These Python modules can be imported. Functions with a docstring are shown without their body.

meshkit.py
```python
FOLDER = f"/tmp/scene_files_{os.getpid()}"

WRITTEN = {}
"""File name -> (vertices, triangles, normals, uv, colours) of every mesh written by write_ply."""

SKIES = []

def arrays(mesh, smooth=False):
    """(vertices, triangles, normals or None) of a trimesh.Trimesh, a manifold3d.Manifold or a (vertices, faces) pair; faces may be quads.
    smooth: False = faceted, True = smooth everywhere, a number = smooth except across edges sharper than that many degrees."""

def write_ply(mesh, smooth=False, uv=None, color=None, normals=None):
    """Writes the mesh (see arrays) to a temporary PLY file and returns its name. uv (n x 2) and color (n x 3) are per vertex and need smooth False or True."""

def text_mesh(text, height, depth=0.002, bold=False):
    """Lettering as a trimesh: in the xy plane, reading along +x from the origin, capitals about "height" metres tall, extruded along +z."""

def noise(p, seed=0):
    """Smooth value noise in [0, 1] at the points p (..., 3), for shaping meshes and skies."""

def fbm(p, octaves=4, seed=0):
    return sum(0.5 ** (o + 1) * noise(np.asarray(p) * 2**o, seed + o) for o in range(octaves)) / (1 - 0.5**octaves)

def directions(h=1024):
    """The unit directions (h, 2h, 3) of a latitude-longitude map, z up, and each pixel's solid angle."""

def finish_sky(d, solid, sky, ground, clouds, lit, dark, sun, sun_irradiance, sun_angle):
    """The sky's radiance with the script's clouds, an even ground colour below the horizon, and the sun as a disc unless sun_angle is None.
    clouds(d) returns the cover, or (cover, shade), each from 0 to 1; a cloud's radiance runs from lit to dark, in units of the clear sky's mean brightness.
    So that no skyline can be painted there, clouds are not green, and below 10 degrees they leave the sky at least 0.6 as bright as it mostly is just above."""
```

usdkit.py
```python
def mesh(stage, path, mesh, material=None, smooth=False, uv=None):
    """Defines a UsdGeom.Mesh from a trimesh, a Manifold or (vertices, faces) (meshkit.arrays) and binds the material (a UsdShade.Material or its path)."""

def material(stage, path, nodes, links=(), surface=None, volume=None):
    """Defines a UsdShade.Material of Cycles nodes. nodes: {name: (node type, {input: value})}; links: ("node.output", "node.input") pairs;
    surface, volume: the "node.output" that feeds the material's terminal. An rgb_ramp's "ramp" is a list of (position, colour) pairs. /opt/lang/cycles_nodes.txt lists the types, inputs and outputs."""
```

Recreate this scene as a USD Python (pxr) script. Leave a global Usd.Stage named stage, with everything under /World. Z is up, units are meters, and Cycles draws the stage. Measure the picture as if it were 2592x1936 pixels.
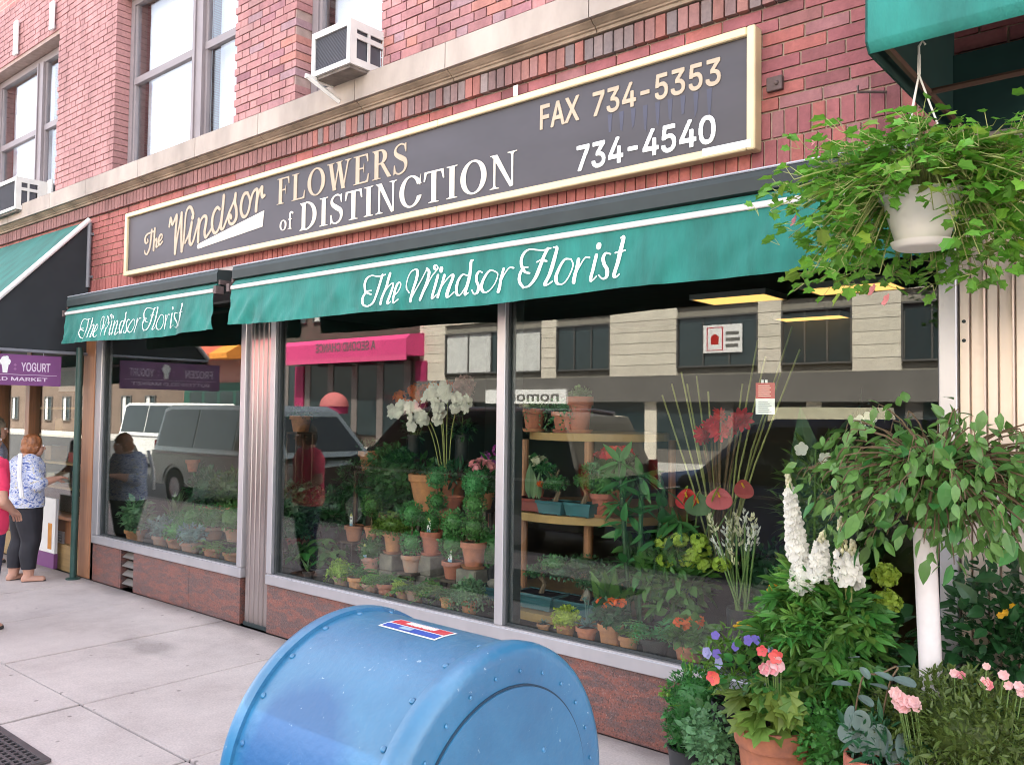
import math, random, numpy as np, trimesh, manifold3d as m3, usdkit, meshkit
from shapely.geometry import Polygon, MultiPolygon, box as sbox, LineString, Point, MultiPoint
from shapely.ops import unary_union
from shapely import affinity
from pxr import Usd, UsdGeom, UsdLux, UsdShade, Gf, Sdf

stage = Usd.Stage.CreateInMemory()
UsdGeom.SetStageUpAxis(stage, 'Z'); UsdGeom.SetStageMetersPerUnit(stage, 1.0)
W_ = UsdGeom.Xform.Define(stage, '/World'); stage.SetDefaultPrim(W_.GetPrim())
UsdGeom.Scope.Define(stage, '/World/Looks')

# ------------------------------------------------------------ camera, sky, sun, exposure
EXPOSURE = 2.84
SUN_EL, SUN_AZ = math.radians(57), math.radians(14)       # azimuth = atan2(x, y) of the direction towards the sun
SKY, SUN = 0.13, 1.25
CAM = np.array([0.0, -3.95, 1.73])
YAW, PITCH, ROLL, FPX, PW, PH = 0.70246036, 0.03691779, 0.01188842, 2162.07, 2592.0, 1936.0
cf = np.array([-math.sin(YAW)*math.cos(PITCH), math.cos(YAW)*math.cos(PITCH), math.sin(PITCH)])
cr = np.array([math.cos(YAW), math.sin(YAW), 0.0]); cu = np.cross(cr, cf)
cr, cu = cr*math.cos(ROLL)+cu*math.sin(ROLL), -cr*math.sin(ROLL)+cu*math.cos(ROLL)
cam = UsdGeom.Camera.Define(stage, '/World/Camera')
cam.CreateHorizontalApertureAttr(36.0); cam.CreateVerticalApertureAttr(36.0*764/1024)
cam.CreateFocalLengthAttr(36.0*FPX/PW); cam.CreateClippingRangeAttr(Gf.Vec2f(0.05, 2000)); cam.CreateExposureAttr(EXPOSURE)
mt = np.eye(4); mt[0, :3], mt[1, :3], mt[2, :3], mt[3, :3] = cr, cu, -cf, CAM
cam.AddTransformOp().Set(Gf.Matrix4d(mt.tolist()))

def ray(u, v): return cf*FPX + cr*(u-PW/2) - cu*(v-PH/2)
def atY(u, v, Y):                                        # the point of the plane y = Y seen at that place of the photograph
    d = ray(u, v); return CAM + d*((Y-CAM[1])/d[1])
def atZ(u, v, Z):
    d = ray(u, v); return CAM + d*((Z-CAM[2])/d[2])
def atX(u, v, X):
    d = ray(u, v); return CAM + d*((X-CAM[0])/d[0])
K = 2592/2212.0

dome = UsdLux.DomeLight.Define(stage, '/World/sky'); dome.GetPrim().SetCustomDataByKey('kind', 'structure')
sky_m = usdkit.material(stage, '/World/Looks/sky_air', {
    's': ('sky_texture', {'sky_type': 'single_scattering', 'sun_disc': False, 'sun_elevation': SUN_EL, 'sun_rotation': SUN_AZ, 'aerosol_density': 2.2, 'air_density': 1.0, 'ozone_density': 1.0}),
    'h': ('hsv', {'saturation': 0.5}), 'tn': ('mix_color', {'blend_type': 'multiply', 'fac': 1.0, 'b': (1.04, 0.985, 0.955), 'use_clamp': False}),
    'b': ('background_shader', {'strength': SKY})},
    [('s.color', 'h.color'), ('h.color', 'tn.a'), ('tn.result', 'b.color')], surface='b.background')
UsdShade.MaterialBindingAPI.Apply(dome.GetPrim()).Bind(sky_m)
sun = UsdLux.DistantLight.Define(stage, '/World/sun')
sun.CreateNormalizeAttr(True); sun.CreateIntensityAttr(SUN); sun.CreateAngleAttr(0.53); sun.CreateColorAttr(Gf.Vec3f(1.0, 0.94, 0.84))
sd = np.array([math.sin(SUN_AZ)*math.cos(SUN_EL), math.cos(SUN_AZ)*math.cos(SUN_EL), math.sin(SUN_EL)])
sx = np.cross([0, 0, 1.0], sd); sx /= np.linalg.norm(sx); sy = np.cross(sd, sx)
sm = np.eye(4); sm[0, :3], sm[1, :3], sm[2, :3] = sx, sy, sd
sun.AddTransformOp().Set(Gf.Matrix4d(sm.tolist()))

# ------------------------------------------------------------ helpers: prims
used = {}
def path_for(name, parent):
    base = (str(parent.GetPath()) if parent is not None else '/World') + '/' + name
    k = used.get(base, -1) + 1; used[base] = k
    return base if k == 0 else '%s_%03d' % (base, k)
def tag(p, label=None, cat=None, group=None, kind=None):
    for k, v in (('label', label), ('category', cat), ('group', group), ('kind', kind)):
        if v: p.SetCustomDataByKey(k, v)
    return p
def thing(name, label=None, cat=None, loc=(0, 0, 0), rz=0.0, group=None, kind=None, parent=None):
    x = UsdGeom.Xform.Define(stage, path_for(name, parent))
    if any(loc): x.AddTranslateOp().Set(Gf.Vec3d(*map(float, loc)))
    if rz: x.AddRotateZOp().Set(float(rz))
    return tag(x.GetPrim(), label, cat, group, kind)
def obj(name, mesh, mat, parent=None, smooth=False, label=None, cat=None, group=None, kind=None):
    if isinstance(mesh, MB): mesh = mesh.get()
    m = usdkit.mesh(stage, path_for(name, parent), mesh, mat, smooth)
    return tag(m.GetPrim(), label, cat, group, kind)

# ------------------------------------------------------------ helpers: shapes
class MB:
    def __init__(s): s.v, s.f, s.n = [], [], 0
    def add(s, m):
        if isinstance(m, MB): m = m.get()
        if isinstance(m, tuple): v, f = np.asarray(m[0], float), np.asarray(m[1], int)
        else: v, f = np.asarray(m.vertices), np.asarray(m.faces)
        if f.shape[1] == 4: f = np.vstack([f[:, [0, 1, 2]], f[:, [0, 2, 3]]])
        s.v.append(v); s.f.append(f+s.n); s.n += len(v); return s
    def box(s, x0, x1, y0, y1, z0, z1, c=0.0): return s.add(bx(x0, x1, y0, y1, z0, z1, c))
    def tube(s, pts, r, k=8): return s.add(tube(pts, r, k))
    def get(s): return (np.vstack(s.v), np.vstack(s.f))
BQ = np.array([[0, 2, 3, 1], [4, 5, 7, 6], [0, 1, 5, 4], [2, 6, 7, 3], [0, 4, 6, 2], [1, 3, 7, 5]])
def bx(x0, x1, y0, y1, z0, z1, c=0.0):
    if c:
        m = m3.Manifold.batch_hull([m3.Manifold.cube((x1-x0-a*c, y1-y0-b*c, z1-z0-d*c), True) for a, b, d in ((2, 2, 0), (2, 0, 2), (0, 2, 2))]).translate(((x0+x1)/2, (y0+y1)/2, (z0+z1)/2)).to_mesh()
        return (np.array(m.vert_properties[:, :3]), np.array(m.tri_verts))
    v = np.array([(x, y, z) for z in (z0, z1) for y in (y0, y1) for x in (x0, x1)], float)
    return (v, np.vstack([BQ[:, [0, 1, 2]], BQ[:, [0, 2, 3]]]))
def frame_of(t):
    t = t/np.linalg.norm(t); a = np.cross(t, [0, 0, 1.0] if abs(t[2]) < 0.9 else [1.0, 0, 0]); a /= np.linalg.norm(a)
    return t, a, np.cross(t, a)
def tube(pts, r, k=8, cap=True):
    p = np.asarray(pts, float); n = len(p); r = np.broadcast_to(np.asarray(r, float), (n,))
    t = np.gradient(p, axis=0) if n > 2 else np.repeat((p[1:]-p[:1]), 2, 0)
    t /= np.linalg.norm(t, axis=1, keepdims=True)+1e-12
    _, a, _ = frame_of(t[0]); A = []
    for i in range(n):
        a = a-t[i]*(a@t[i]); a /= np.linalg.norm(a)+1e-12; A.append(a)
    A = np.array(A); B = np.cross(t, A); g = np.arange(k)*2*np.pi/k
    v = (p[:, None]+r[:, None, None]*(np.cos(g)[None, :, None]*A[:, None]+np.sin(g)[None, :, None]*B[:, None])).reshape(-1, 3)
    f = []
    for i in range(n-1):
        for j in range(k):
            q = (i*k+j, i*k+(j+1) % k, (i+1)*k+(j+1) % k, (i+1)*k+j); f += [(q[0], q[1], q[2]), (q[0], q[2], q[3])]
    if cap:
        for j in range(1, k-1): f += [(0, j+1, j), ((n-1)*k, (n-1)*k+j, (n-1)*k+j+1)]
    return (v, np.array(f))
def lathe(prof, k=24, c=(0, 0, 0)):
    pr = np.asarray(prof, float); n = len(pr); g = np.arange(k)*2*np.pi/k
    v = np.stack([pr[:, None, 0]*np.cos(g), pr[:, None, 0]*np.sin(g), np.broadcast_to(pr[:, None, 1], (n, k))], -1).reshape(-1, 3)+np.asarray(c)
    f = []
    for i in range(n-1):
        for j in range(k):
            q = (i*k+j, i*k+(j+1) % k, (i+1)*k+(j+1) % k, (i+1)*k+j); f += [(q[0], q[1], q[2]), (q[0], q[2], q[3])]
    return (v, np.array(f))
def polys(g): return [p for p in getattr(g, 'geoms', [g]) if isinstance(p, Polygon) and p.area > 1e-9]
def ext(poly, d0, d1, axes='xz'):
    """A polygon drawn in (x, z) (seen from the street) made solid from y = d0 to y = d1; axes 'yz': drawn in (y, z), solid along x."""
    out = MB()
    for p in polys(poly):
        m = trimesh.creation.extrude_polygon(p, abs(d1-d0), engine='earcut'); v = np.array(m.vertices); f = np.array(m.faces)
        lo = min(d0, d1)
        if axes == 'xz': v = np.stack([v[:, 0], lo+v[:, 2], v[:, 1]], 1); f = f[:, ::-1]
        elif axes == 'yz': v = np.stack([lo+v[:, 2], v[:, 0], v[:, 1]], 1)
        else: v = v+[0, 0, lo]
        out.add((v, f))
    return out.get()
def xf(m, loc=(0, 0, 0), rz=0.0, s=1.0, R=None):
    v, f = m.get() if isinstance(m, MB) else m if isinstance(m, tuple) else (np.asarray(m.vertices), np.asarray(m.faces))
    c, q = math.cos(rz), math.sin(rz); M = np.array([[c, -q, 0], [q, c, 0], [0, 0, 1.0]])
    if R is not None: M = M@R
    return ((np.asarray(v)*s)@M.T+np.asarray(loc), f)
def rotx(a):
    a = math.radians(a); return np.array([[1, 0, 0], [0, math.cos(a), -math.sin(a)], [0, math.sin(a), math.cos(a)]])
def roty(a):
    a = math.radians(a); return np.array([[math.cos(a), 0, math.sin(a)], [0, 1, 0], [-math.sin(a), 0, math.cos(a)]])
def ball(c, r, sub=2):
    m = trimesh.creation.icosphere(sub, 1.0); return (np.asarray(m.vertices)*np.broadcast_to(r, 3)+c, np.asarray(m.faces))
def wall_text(s, h, x, z, y, bold=False, face=-1, width=None, depth=0.002):
    """Lettering on a wall: face -1 reads from the street in front of this shop (from -y), +1 reads from +y."""
    m = meshkit.text_mesh(s, h, depth, bold); v = np.array(m.vertices); f = np.array(m.faces)
    if width: v[:, 0] *= width/(v[:, 0].max()-v[:, 0].min())
    if face < 0: return (np.stack([x+v[:, 0], y-v[:, 2], z+v[:, 1]], 1), f)
    return (np.stack([x-v[:, 0], y+v[:, 2], z+v[:, 1]], 1), f)

# ------------------------------------------------------------ helpers: materials
MATS = {}
def mat(name, col, rough=0.6, var=0.2, scale=5.0, bump=0.0, bscale=40.0, metal=0.0, coat=0.0, rnd=0.0, trans=0.0, spec=0.5, col2=None, stretch=(1, 1, 1), detail=5.0, sheen=0.0, emit=0.0):
    """Base colour col, mottled by noise towards col2 (or a darker shade), varied by rnd from piece to piece."""
    if name in MATS: return MATS[name]
    c = np.array(col, float); c2 = np.array(col2, float) if col2 is not None else c*(1-var)
    N = {'g': ('geometry', {}), 'mp': ('mapping', {'scale': stretch}), 'n': ('noise_texture', {'scale': scale, 'detail': detail, 'roughness': 0.6}),
         'r': ('rgb_ramp', {'ramp': [(0.3, tuple(c2)), (0.7, tuple(np.minimum(c*(1+var*0.5), 0.95)))]}),
         'p': ('principled_bsdf', {'roughness': rough, 'metallic': metal, 'specular_ior_level': spec, 'coat_weight': coat, 'coat_roughness': 0.15, 'sheen_weight': sheen})}
    L = [('g.position', 'mp.vector'), ('mp.vector', 'n.vector'), ('n.fac', 'r.fac')]
    src = 'r.color'
    if rnd:
        N['oi'] = ('object_info', {}); N['ad'] = ('math', {'math_type': 'add'}); N['fr'] = ('math', {'math_type': 'fraction'})
        N['mr'] = ('map_range', {'from_min': 0.0, 'from_max': 1.0, 'to_min': 1-rnd, 'to_max': 1+rnd}); N['hs'] = ('hsv', {})
        N['m5'] = ('math', {'math_type': 'multiply', 'value2': 7.31}); N['f5'] = ('math', {'math_type': 'fraction'})
        N['mh'] = ('map_range', {'from_min': 0.0, 'from_max': 1.0, 'to_min': 0.5-0.035*min(rnd, 0.6)/0.4, 'to_max': 0.5+0.03*min(rnd, 0.6)/0.4})
        L += [('oi.random', 'ad.value1'), ('g.random_per_island', 'ad.value2'), ('ad.value', 'fr.value1'), ('fr.value', 'mr.value'), ('mr.result', 'hs.value'), (src, 'hs.color'),
              ('fr.value', 'm5.value1'), ('m5.value', 'f5.value1'), ('f5.value', 'mh.value'), ('mh.result', 'hs.hue')]
        src = 'hs.color'
    L.append((src, 'p.base_color'))
    if bump:
        N['nb'] = ('noise_texture', {'scale': bscale, 'detail': 4.0}); N['b'] = ('bump', {'strength': 0.6, 'distance': bump})
        L += [('mp.vector', 'nb.vector'), ('nb.fac', 'b.height'), ('b.normal', 'p.normal')]
    out = 'p.BSDF'
    if trans:
        N['t'] = ('translucent_bsdf', {}); N['mx'] = ('mix_closure', {'fac': trans}); L += [(src, 't.color'), ('p.BSDF', 'mx.closure1'), ('t.BSDF', 'mx.closure2')]; out = 'mx.closure'
    if emit: N['p'][1]['emission_strength'] = emit; N['p'][1]['emission_color'] = tuple(c)
    MATS[name] = usdkit.material(stage, '/World/Looks/'+name, N, L, surface=out); return MATS[name]
def glass(name, r0=0.045, tint=(0.93, 0.965, 0.95)):
    N = {'lw': ('layer_weight', {'blend': 0.5}), 'pw': ('math', {'math_type': 'power', 'value2': 5.0}), 'ma': ('math', {'math_type': 'multiply_add', 'value2': 1-r0, 'value3': r0}),
         't': ('transparent_bsdf', {'color': tint}), 'gl': ('glossy_bsdf', {'color': (0.97, 0.98, 0.97), 'roughness': 0.0}), 'mx': ('mix_closure', {})}
    MATS[name] = usdkit.material(stage, '/World/Looks/'+name, N, [('lw.facing', 'pw.value1'), ('pw.value', 'ma.value1'), ('ma.value', 'mx.fac'), ('t.BSDF', 'mx.closure1'), ('gl.BSDF', 'mx.closure2')], surface='mx.closure')
    return MATS[name]

# ============================================================ materials
def brick_mat(name, cols, bump=0.004):
    N = {'g': ('geometry', {}), 'oi': ('object_info', {}), 'ad': ('math', {'math_type': 'add'}), 'fr': ('math', {'math_type': 'fraction'}),
         'r': ('rgb_ramp', {'interpolate': False, 'ramp': cols}), 'n': ('noise_texture', {'scale': 34.0, 'detail': 6.0, 'roughness': 0.7}),
         'nr': ('map_range', {'from_min': 0.25, 'from_max': 0.75, 'to_min': 0.78, 'to_max': 1.16}), 'h': ('hsv', {}),
         'mp2': ('mapping', {'scale': (2.6, 1, .55)}), 'n2': ('noise_texture', {'scale': 1.5, 'detail': 5.0, 'roughness': .6}), 'r2': ('map_range', {'from_min': 0.36, 'from_max': 0.62, 'to_min': 0.74, 'to_max': 1.10, 'clamp': True}), 'mu': ('math', {'math_type': 'multiply'}),
         'b': ('bump', {'strength': 0.7, 'distance': bump}), 'p': ('principled_bsdf', {'roughness': 0.85, 'specular_ior_level': 0.3})}
    return usdkit.material(stage, '/World/Looks/'+name, N, [('oi.random', 'ad.value1'), ('g.random_per_island', 'ad.value2'), ('ad.value', 'fr.value1'), ('fr.value', 'r.fac'), ('g.position', 'n.vector'), ('n.fac', 'nr.value'),
        ('g.position', 'mp2.vector'), ('mp2.vector', 'n2.vector'), ('n2.fac', 'r2.value'), ('nr.result', 'mu.value1'), ('r2.result', 'mu.value2'), ('mu.value', 'h.value'), ('r.color', 'h.color'), ('h.color', 'p.base_color'), ('n.fac', 'b.height'), ('b.normal', 'p.normal')], surface='p.BSDF')
BRICK_HI = brick_mat('red_brick_upper', [(0, (.40, .19, .185)), (.16, (.36, .17, .17)), (.30, (.43, .22, .21)), (.45, (.35, .165, .18)), (.58, (.38, .195, .20)), (.68, (.45, .20, .165)), (.76, (.35, .215, .23)), (.84, (.26, .12, .135)), (.92, (.40, .22, .21)), (.965, (.52, .38, .36))])
BRICK_LO = brick_mat('red_brick_lower', [(0, (.32, .115, .12)), (.2, (.35, .125, .13)), (.4, (.30, .105, .115)), (.55, (.38, .13, .115)), (.7, (.32, .145, .15)), (.82, (.25, .095, .10)), (.92, (.29, .125, .12))])
BRICK_SO = brick_mat('weathered_soldier_brick', [(0, (.29, .15, .14)), (.2, (.24, .155, .15)), (.35, (.34, .14, .12)), (.48, (.23, .175, .17)), (.62, (.28, .14, .13)), (.74, (.20, .16, .16)), (.86, (.33, .26, .25)), (.93, (.31, .15, .13))])
MORTAR = mat('mortar', (.42, .33, .26), .95, .25, 12, .003, 90)
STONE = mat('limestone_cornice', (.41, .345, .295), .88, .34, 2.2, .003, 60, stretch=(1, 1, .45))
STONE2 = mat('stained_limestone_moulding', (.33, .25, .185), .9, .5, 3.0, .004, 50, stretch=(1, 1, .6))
def granite():
    N = {'g': ('geometry', {}), 'v': ('voronoi_texture', {'scale': 150.0}), 'n': ('noise_texture', {'scale': 9.0, 'detail': 5.0, 'distortion': 1.2}), 'mp': ('mapping', {'scale': (.55, 1, 2.2)}),
         'bw': ('rgb_to_bw', {}), 'r': ('rgb_ramp', {'ramp': [(.0, (.05, .038, .037)), (.3, (.125, .078, .07)), (.55, (.185, .085, .065)), (.8, (.15, .107, .10)), (1, (.26, .17, .15))]}),
         'r2': ('rgb_ramp', {'ramp': [(.42, (.7, .75, .8)), (.6, (1.25, .85, .75))]}), 'm': ('mix_color', {'blend_type': 'multiply', 'fac': .85}), 'p': ('principled_bsdf', {'roughness': .32})}
    return usdkit.material(stage, '/World/Looks/red_granite', N, [('g.position', 'v.vector'), ('v.color', 'bw.color'), ('bw.val', 'r.fac'), ('g.position', 'mp.vector'), ('mp.vector', 'n.vector'), ('n.fac', 'r2.fac'), ('r.color', 'm.a'), ('r2.color', 'm.b'), ('m.result', 'p.base_color')], surface='p.BSDF')
GRANITE = granite()
ALU = mat('brushed_aluminium', (.50, .485, .495), .40, .08, 6, metal=.75, stretch=(1, 1, .1))
STEEL = mat('stainless_steel', (.55, .50, .48), .24, .1, 3, metal=1.0, stretch=(4, 4, .3))
WARMSTEEL = mat('satin_metal_cladding', (.70, .59, .51), .38, .1, 3, metal=.55, stretch=(3, 3, .3))
TAUPE = mat('taupe_window_frame', (.25, .215, .22), .5, .1, 4)
GASKET = mat('dark_glazing_gasket', (.03, .035, .035), .6)
PANE = glass('shop_window_glass', 0.048, (.955, .985, .965)); PANE2 = glass('upper_window_glass', 0.09, (.93, .95, .97))
BLIND = mat('white_blind', (.80, .80, .82), .7, .06, 4)
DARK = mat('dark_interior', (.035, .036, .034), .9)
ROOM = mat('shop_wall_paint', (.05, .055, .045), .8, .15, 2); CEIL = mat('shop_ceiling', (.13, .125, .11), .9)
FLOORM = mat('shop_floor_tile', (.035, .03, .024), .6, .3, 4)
GREEN = mat('green_awning_canvas', (.008, .172, .140), .8, .38, 3.5, .004, 60, stretch=(1.6, 1, .35), sheen=.1)
GREENDK = mat('dark_green_canvas', (.012, .05, .045), .8, .2, 3)
HOOD = mat('dark_painted_hood', (.018, .028, .028), .6, .35, 3.0)
BARM = mat('off_white_awning_bar', (.56, .53, .51), .5, .1, 8)
WHITE = mat('white_paint', (.80, .79, .77), .5, .05, 8); WHITEL = mat('white_lettering', (.85, .87, .84), .6, .05, 20)
GOLD = mat('gold_sign_frame', (.76, .62, .37), .42, .12, 3.0, stretch=(.6, 1, 1)); TAN = mat('faded_gold_lettering', (.47, .375, .265), .6, .1, 8); CREAM = mat('cream_lettering', (.80, .74, .62), .6, .08, 8)
SIGNBG = mat('sign_board_paint', (.048, .043, .052), .45, .3, 1.6, stretch=(.6, 1, 1.5))
LEDGE = mat('weathered_ledge', (.40, .345, .33), .8, .25, 5)
WOODR = mat('reddish_wood', (.27, .115, .05), .45, .3, 6, stretch=(6, 6, .4), coat=.2); WOODY = mat('pale_plywood', (.36, .235, .10), .55, .2, 5, stretch=(.5, 3, 8)); WOODD = mat('dark_wood', (.06, .04, .025), .6, .3, 6)
POLEG = mat('green_painted_pole', (.02, .055, .045), .4, .2, 8)
TERRA = mat('terracotta', (.40, .15, .07), .85, .3, 16, .002, 120, rnd=.2, col2=(.27, .11, .065)); TERRAD = mat('old_terracotta', (.33, .14, .085), .9, .4, 14, .002, 120, rnd=.15, col2=(.30, .21, .17))
SOIL = mat('potting_soil', (.035, .024, .016), .95, .5, 60)
BLOCK = mat('rough_stone_block', (.19, .165, .13), .95, .35, 14, .006, 40)
GLAZE = mat('blue_green_glaze', (.03, .095, .10), .2, .25, 6, coat=.5); GLAZER = mat('red_brown_glaze', (.16, .03, .02), .25, .2, 6, coat=.5); BLACKPOT = mat('black_plastic_pot', (.02, .021, .022), .5); GREYPOT = mat('grey_pot', (.12, .12, .125), .7)
def concrete():
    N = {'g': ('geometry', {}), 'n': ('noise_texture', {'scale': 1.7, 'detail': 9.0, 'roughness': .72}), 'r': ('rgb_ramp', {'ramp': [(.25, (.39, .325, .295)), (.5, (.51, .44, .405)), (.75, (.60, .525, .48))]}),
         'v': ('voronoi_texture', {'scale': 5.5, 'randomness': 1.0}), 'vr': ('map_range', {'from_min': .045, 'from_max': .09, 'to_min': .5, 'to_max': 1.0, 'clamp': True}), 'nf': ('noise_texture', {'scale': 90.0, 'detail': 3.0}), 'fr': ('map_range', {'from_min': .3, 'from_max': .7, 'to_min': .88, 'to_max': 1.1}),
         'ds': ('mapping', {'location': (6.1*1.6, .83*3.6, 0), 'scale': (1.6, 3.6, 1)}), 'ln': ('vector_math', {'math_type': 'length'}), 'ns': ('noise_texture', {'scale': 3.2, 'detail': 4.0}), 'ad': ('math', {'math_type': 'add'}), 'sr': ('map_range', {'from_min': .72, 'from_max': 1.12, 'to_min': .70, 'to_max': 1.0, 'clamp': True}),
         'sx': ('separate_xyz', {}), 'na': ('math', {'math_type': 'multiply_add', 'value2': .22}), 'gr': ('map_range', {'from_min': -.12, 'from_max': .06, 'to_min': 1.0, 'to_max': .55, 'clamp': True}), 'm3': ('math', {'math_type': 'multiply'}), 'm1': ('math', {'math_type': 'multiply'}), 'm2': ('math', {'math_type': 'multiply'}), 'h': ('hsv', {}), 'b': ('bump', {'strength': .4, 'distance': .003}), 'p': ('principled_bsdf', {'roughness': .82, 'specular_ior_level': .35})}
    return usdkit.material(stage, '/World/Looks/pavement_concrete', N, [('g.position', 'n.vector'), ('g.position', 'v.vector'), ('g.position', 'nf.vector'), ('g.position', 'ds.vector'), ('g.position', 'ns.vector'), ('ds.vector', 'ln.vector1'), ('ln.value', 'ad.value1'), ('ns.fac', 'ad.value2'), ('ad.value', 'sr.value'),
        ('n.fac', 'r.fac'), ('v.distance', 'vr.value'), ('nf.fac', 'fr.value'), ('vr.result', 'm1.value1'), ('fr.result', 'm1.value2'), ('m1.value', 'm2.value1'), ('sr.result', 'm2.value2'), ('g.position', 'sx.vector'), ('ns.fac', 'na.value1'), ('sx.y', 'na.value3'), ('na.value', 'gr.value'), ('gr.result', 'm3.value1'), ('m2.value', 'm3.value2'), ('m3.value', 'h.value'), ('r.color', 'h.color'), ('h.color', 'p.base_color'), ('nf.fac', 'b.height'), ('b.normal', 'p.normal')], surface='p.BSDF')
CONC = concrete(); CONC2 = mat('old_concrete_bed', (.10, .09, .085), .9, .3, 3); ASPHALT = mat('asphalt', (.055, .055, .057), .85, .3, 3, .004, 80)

# ============================================================ ground
rng = random.Random(7)
obj('terrain', bx(-120, 120, -120, 60, -.9, -.20), mat('distant_ground', (.12, .115, .11), .9), kind='structure')
obj('road', bx(-110, 110, -19.6, -4.45, -.3, -.13), ASPHALT, kind='structure')
sw = thing('sidewalk', kind='structure')
obj('concrete_bed', bx(-24, 12, -4.25, -.02, -.3, -.022), CONC2, sw)
ys = [-.025, -1.69, -2.95, -4.245]; xs = [-6.40+1.205*k for k in range(-7, 9)]
for i in range(len(xs)-1):
    for j in range(3):
        t = rng.uniform(-.003, .003); g = .009 if j else .007
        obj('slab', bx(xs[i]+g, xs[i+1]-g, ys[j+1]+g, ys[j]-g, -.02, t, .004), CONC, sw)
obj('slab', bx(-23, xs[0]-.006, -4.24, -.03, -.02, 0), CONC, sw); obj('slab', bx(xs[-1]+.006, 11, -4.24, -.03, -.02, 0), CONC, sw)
for k in range(12):
    x = -24+3*k; obj('kerb_stone', bx(x+.006, x+2.994, -4.44, -4.252, -.3, .004, .012), mat('kerb_granite', (.30, .29, .28), .8, .2, 30, rnd=.1), sw)
obj('far_sidewalk', bx(-110, 110, -24.0, -19.6, -.3, .0), mat('far_pavement', (.40, .385, .36), .85, .15, 2), kind='structure')
gr = thing('cellar_grate', 'dark steel pavement grate at the bottom left corner of the picture', 'grate', (-5.6, -2.75, .004))
m = MB().box(-1.15, 1.15, -.60, -.565, 0, .014).box(-1.15, 1.15, .565, .60, 0, .014).box(-1.15, -1.115, -.565, .565, 0, .014).box(1.115, 1.15, -.565, .565, 0, .014)
obj('frame', m, mat('worn_steel', (.13, .115, .115), .5, .2, 12, metal=.6), gr)
obj('pit', bx(-1.114, 1.114, -.564, .564, .001, .004), mat('painted_pit_shade', (.012, .011, .011), .95), gr)  # flat plate painted black for the shade under the bars; no hole below
m = MB()
for k in range(45): m.box(-1.114+k*.0495+.01, -1.114+k*.0495+.024, -.564, .564, .005, .0125)
for k in range(30): m.box(-1.114, 1.114, -.56+k*.0372+.006, -.56+k*.0372+.02, .005, .0115)
obj('grating', m, MATS['worn_steel'], gr)

# ============================================================ the brick building
bb = thing('brick_building', 'red brick building with limestone cornice above the florist shop front', 'building')
XL, XR = -22.0, 6.0
wins = [(-12.40, -10.166, 4.12, 6.0, 'two'), (-8.735, -6.5, 4.12, 6.0, 'two'), (-5.62, -4.6, 4.12, 6.0, 'one')]
shop = (-13.4, 0.5, 0.0, 2.93)
wall = sbox(XL, -.5, XR, 14.0).difference(unary_union([sbox(a-.014, c, b+.014, d+.01) for a, b, c, d, _ in wins]+[sbox(shop[0], -1, shop[1], shop[3])]))
near = sbox(-13.2, 2.9, 1.7, 6.75)
obj('wall', ext(wall.intersection(sbox(-13.2, 2.9, 1.7, 4.0)), .012, .33), MORTAR, bb); obj('wall', ext(wall.intersection(sbox(-13.2, 4.0, 1.7, 6.75)), .012, .33), mat('pinkish_mortar', (.40, .285, .25), .95, .25, 12, .003, 90), bb)
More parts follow.
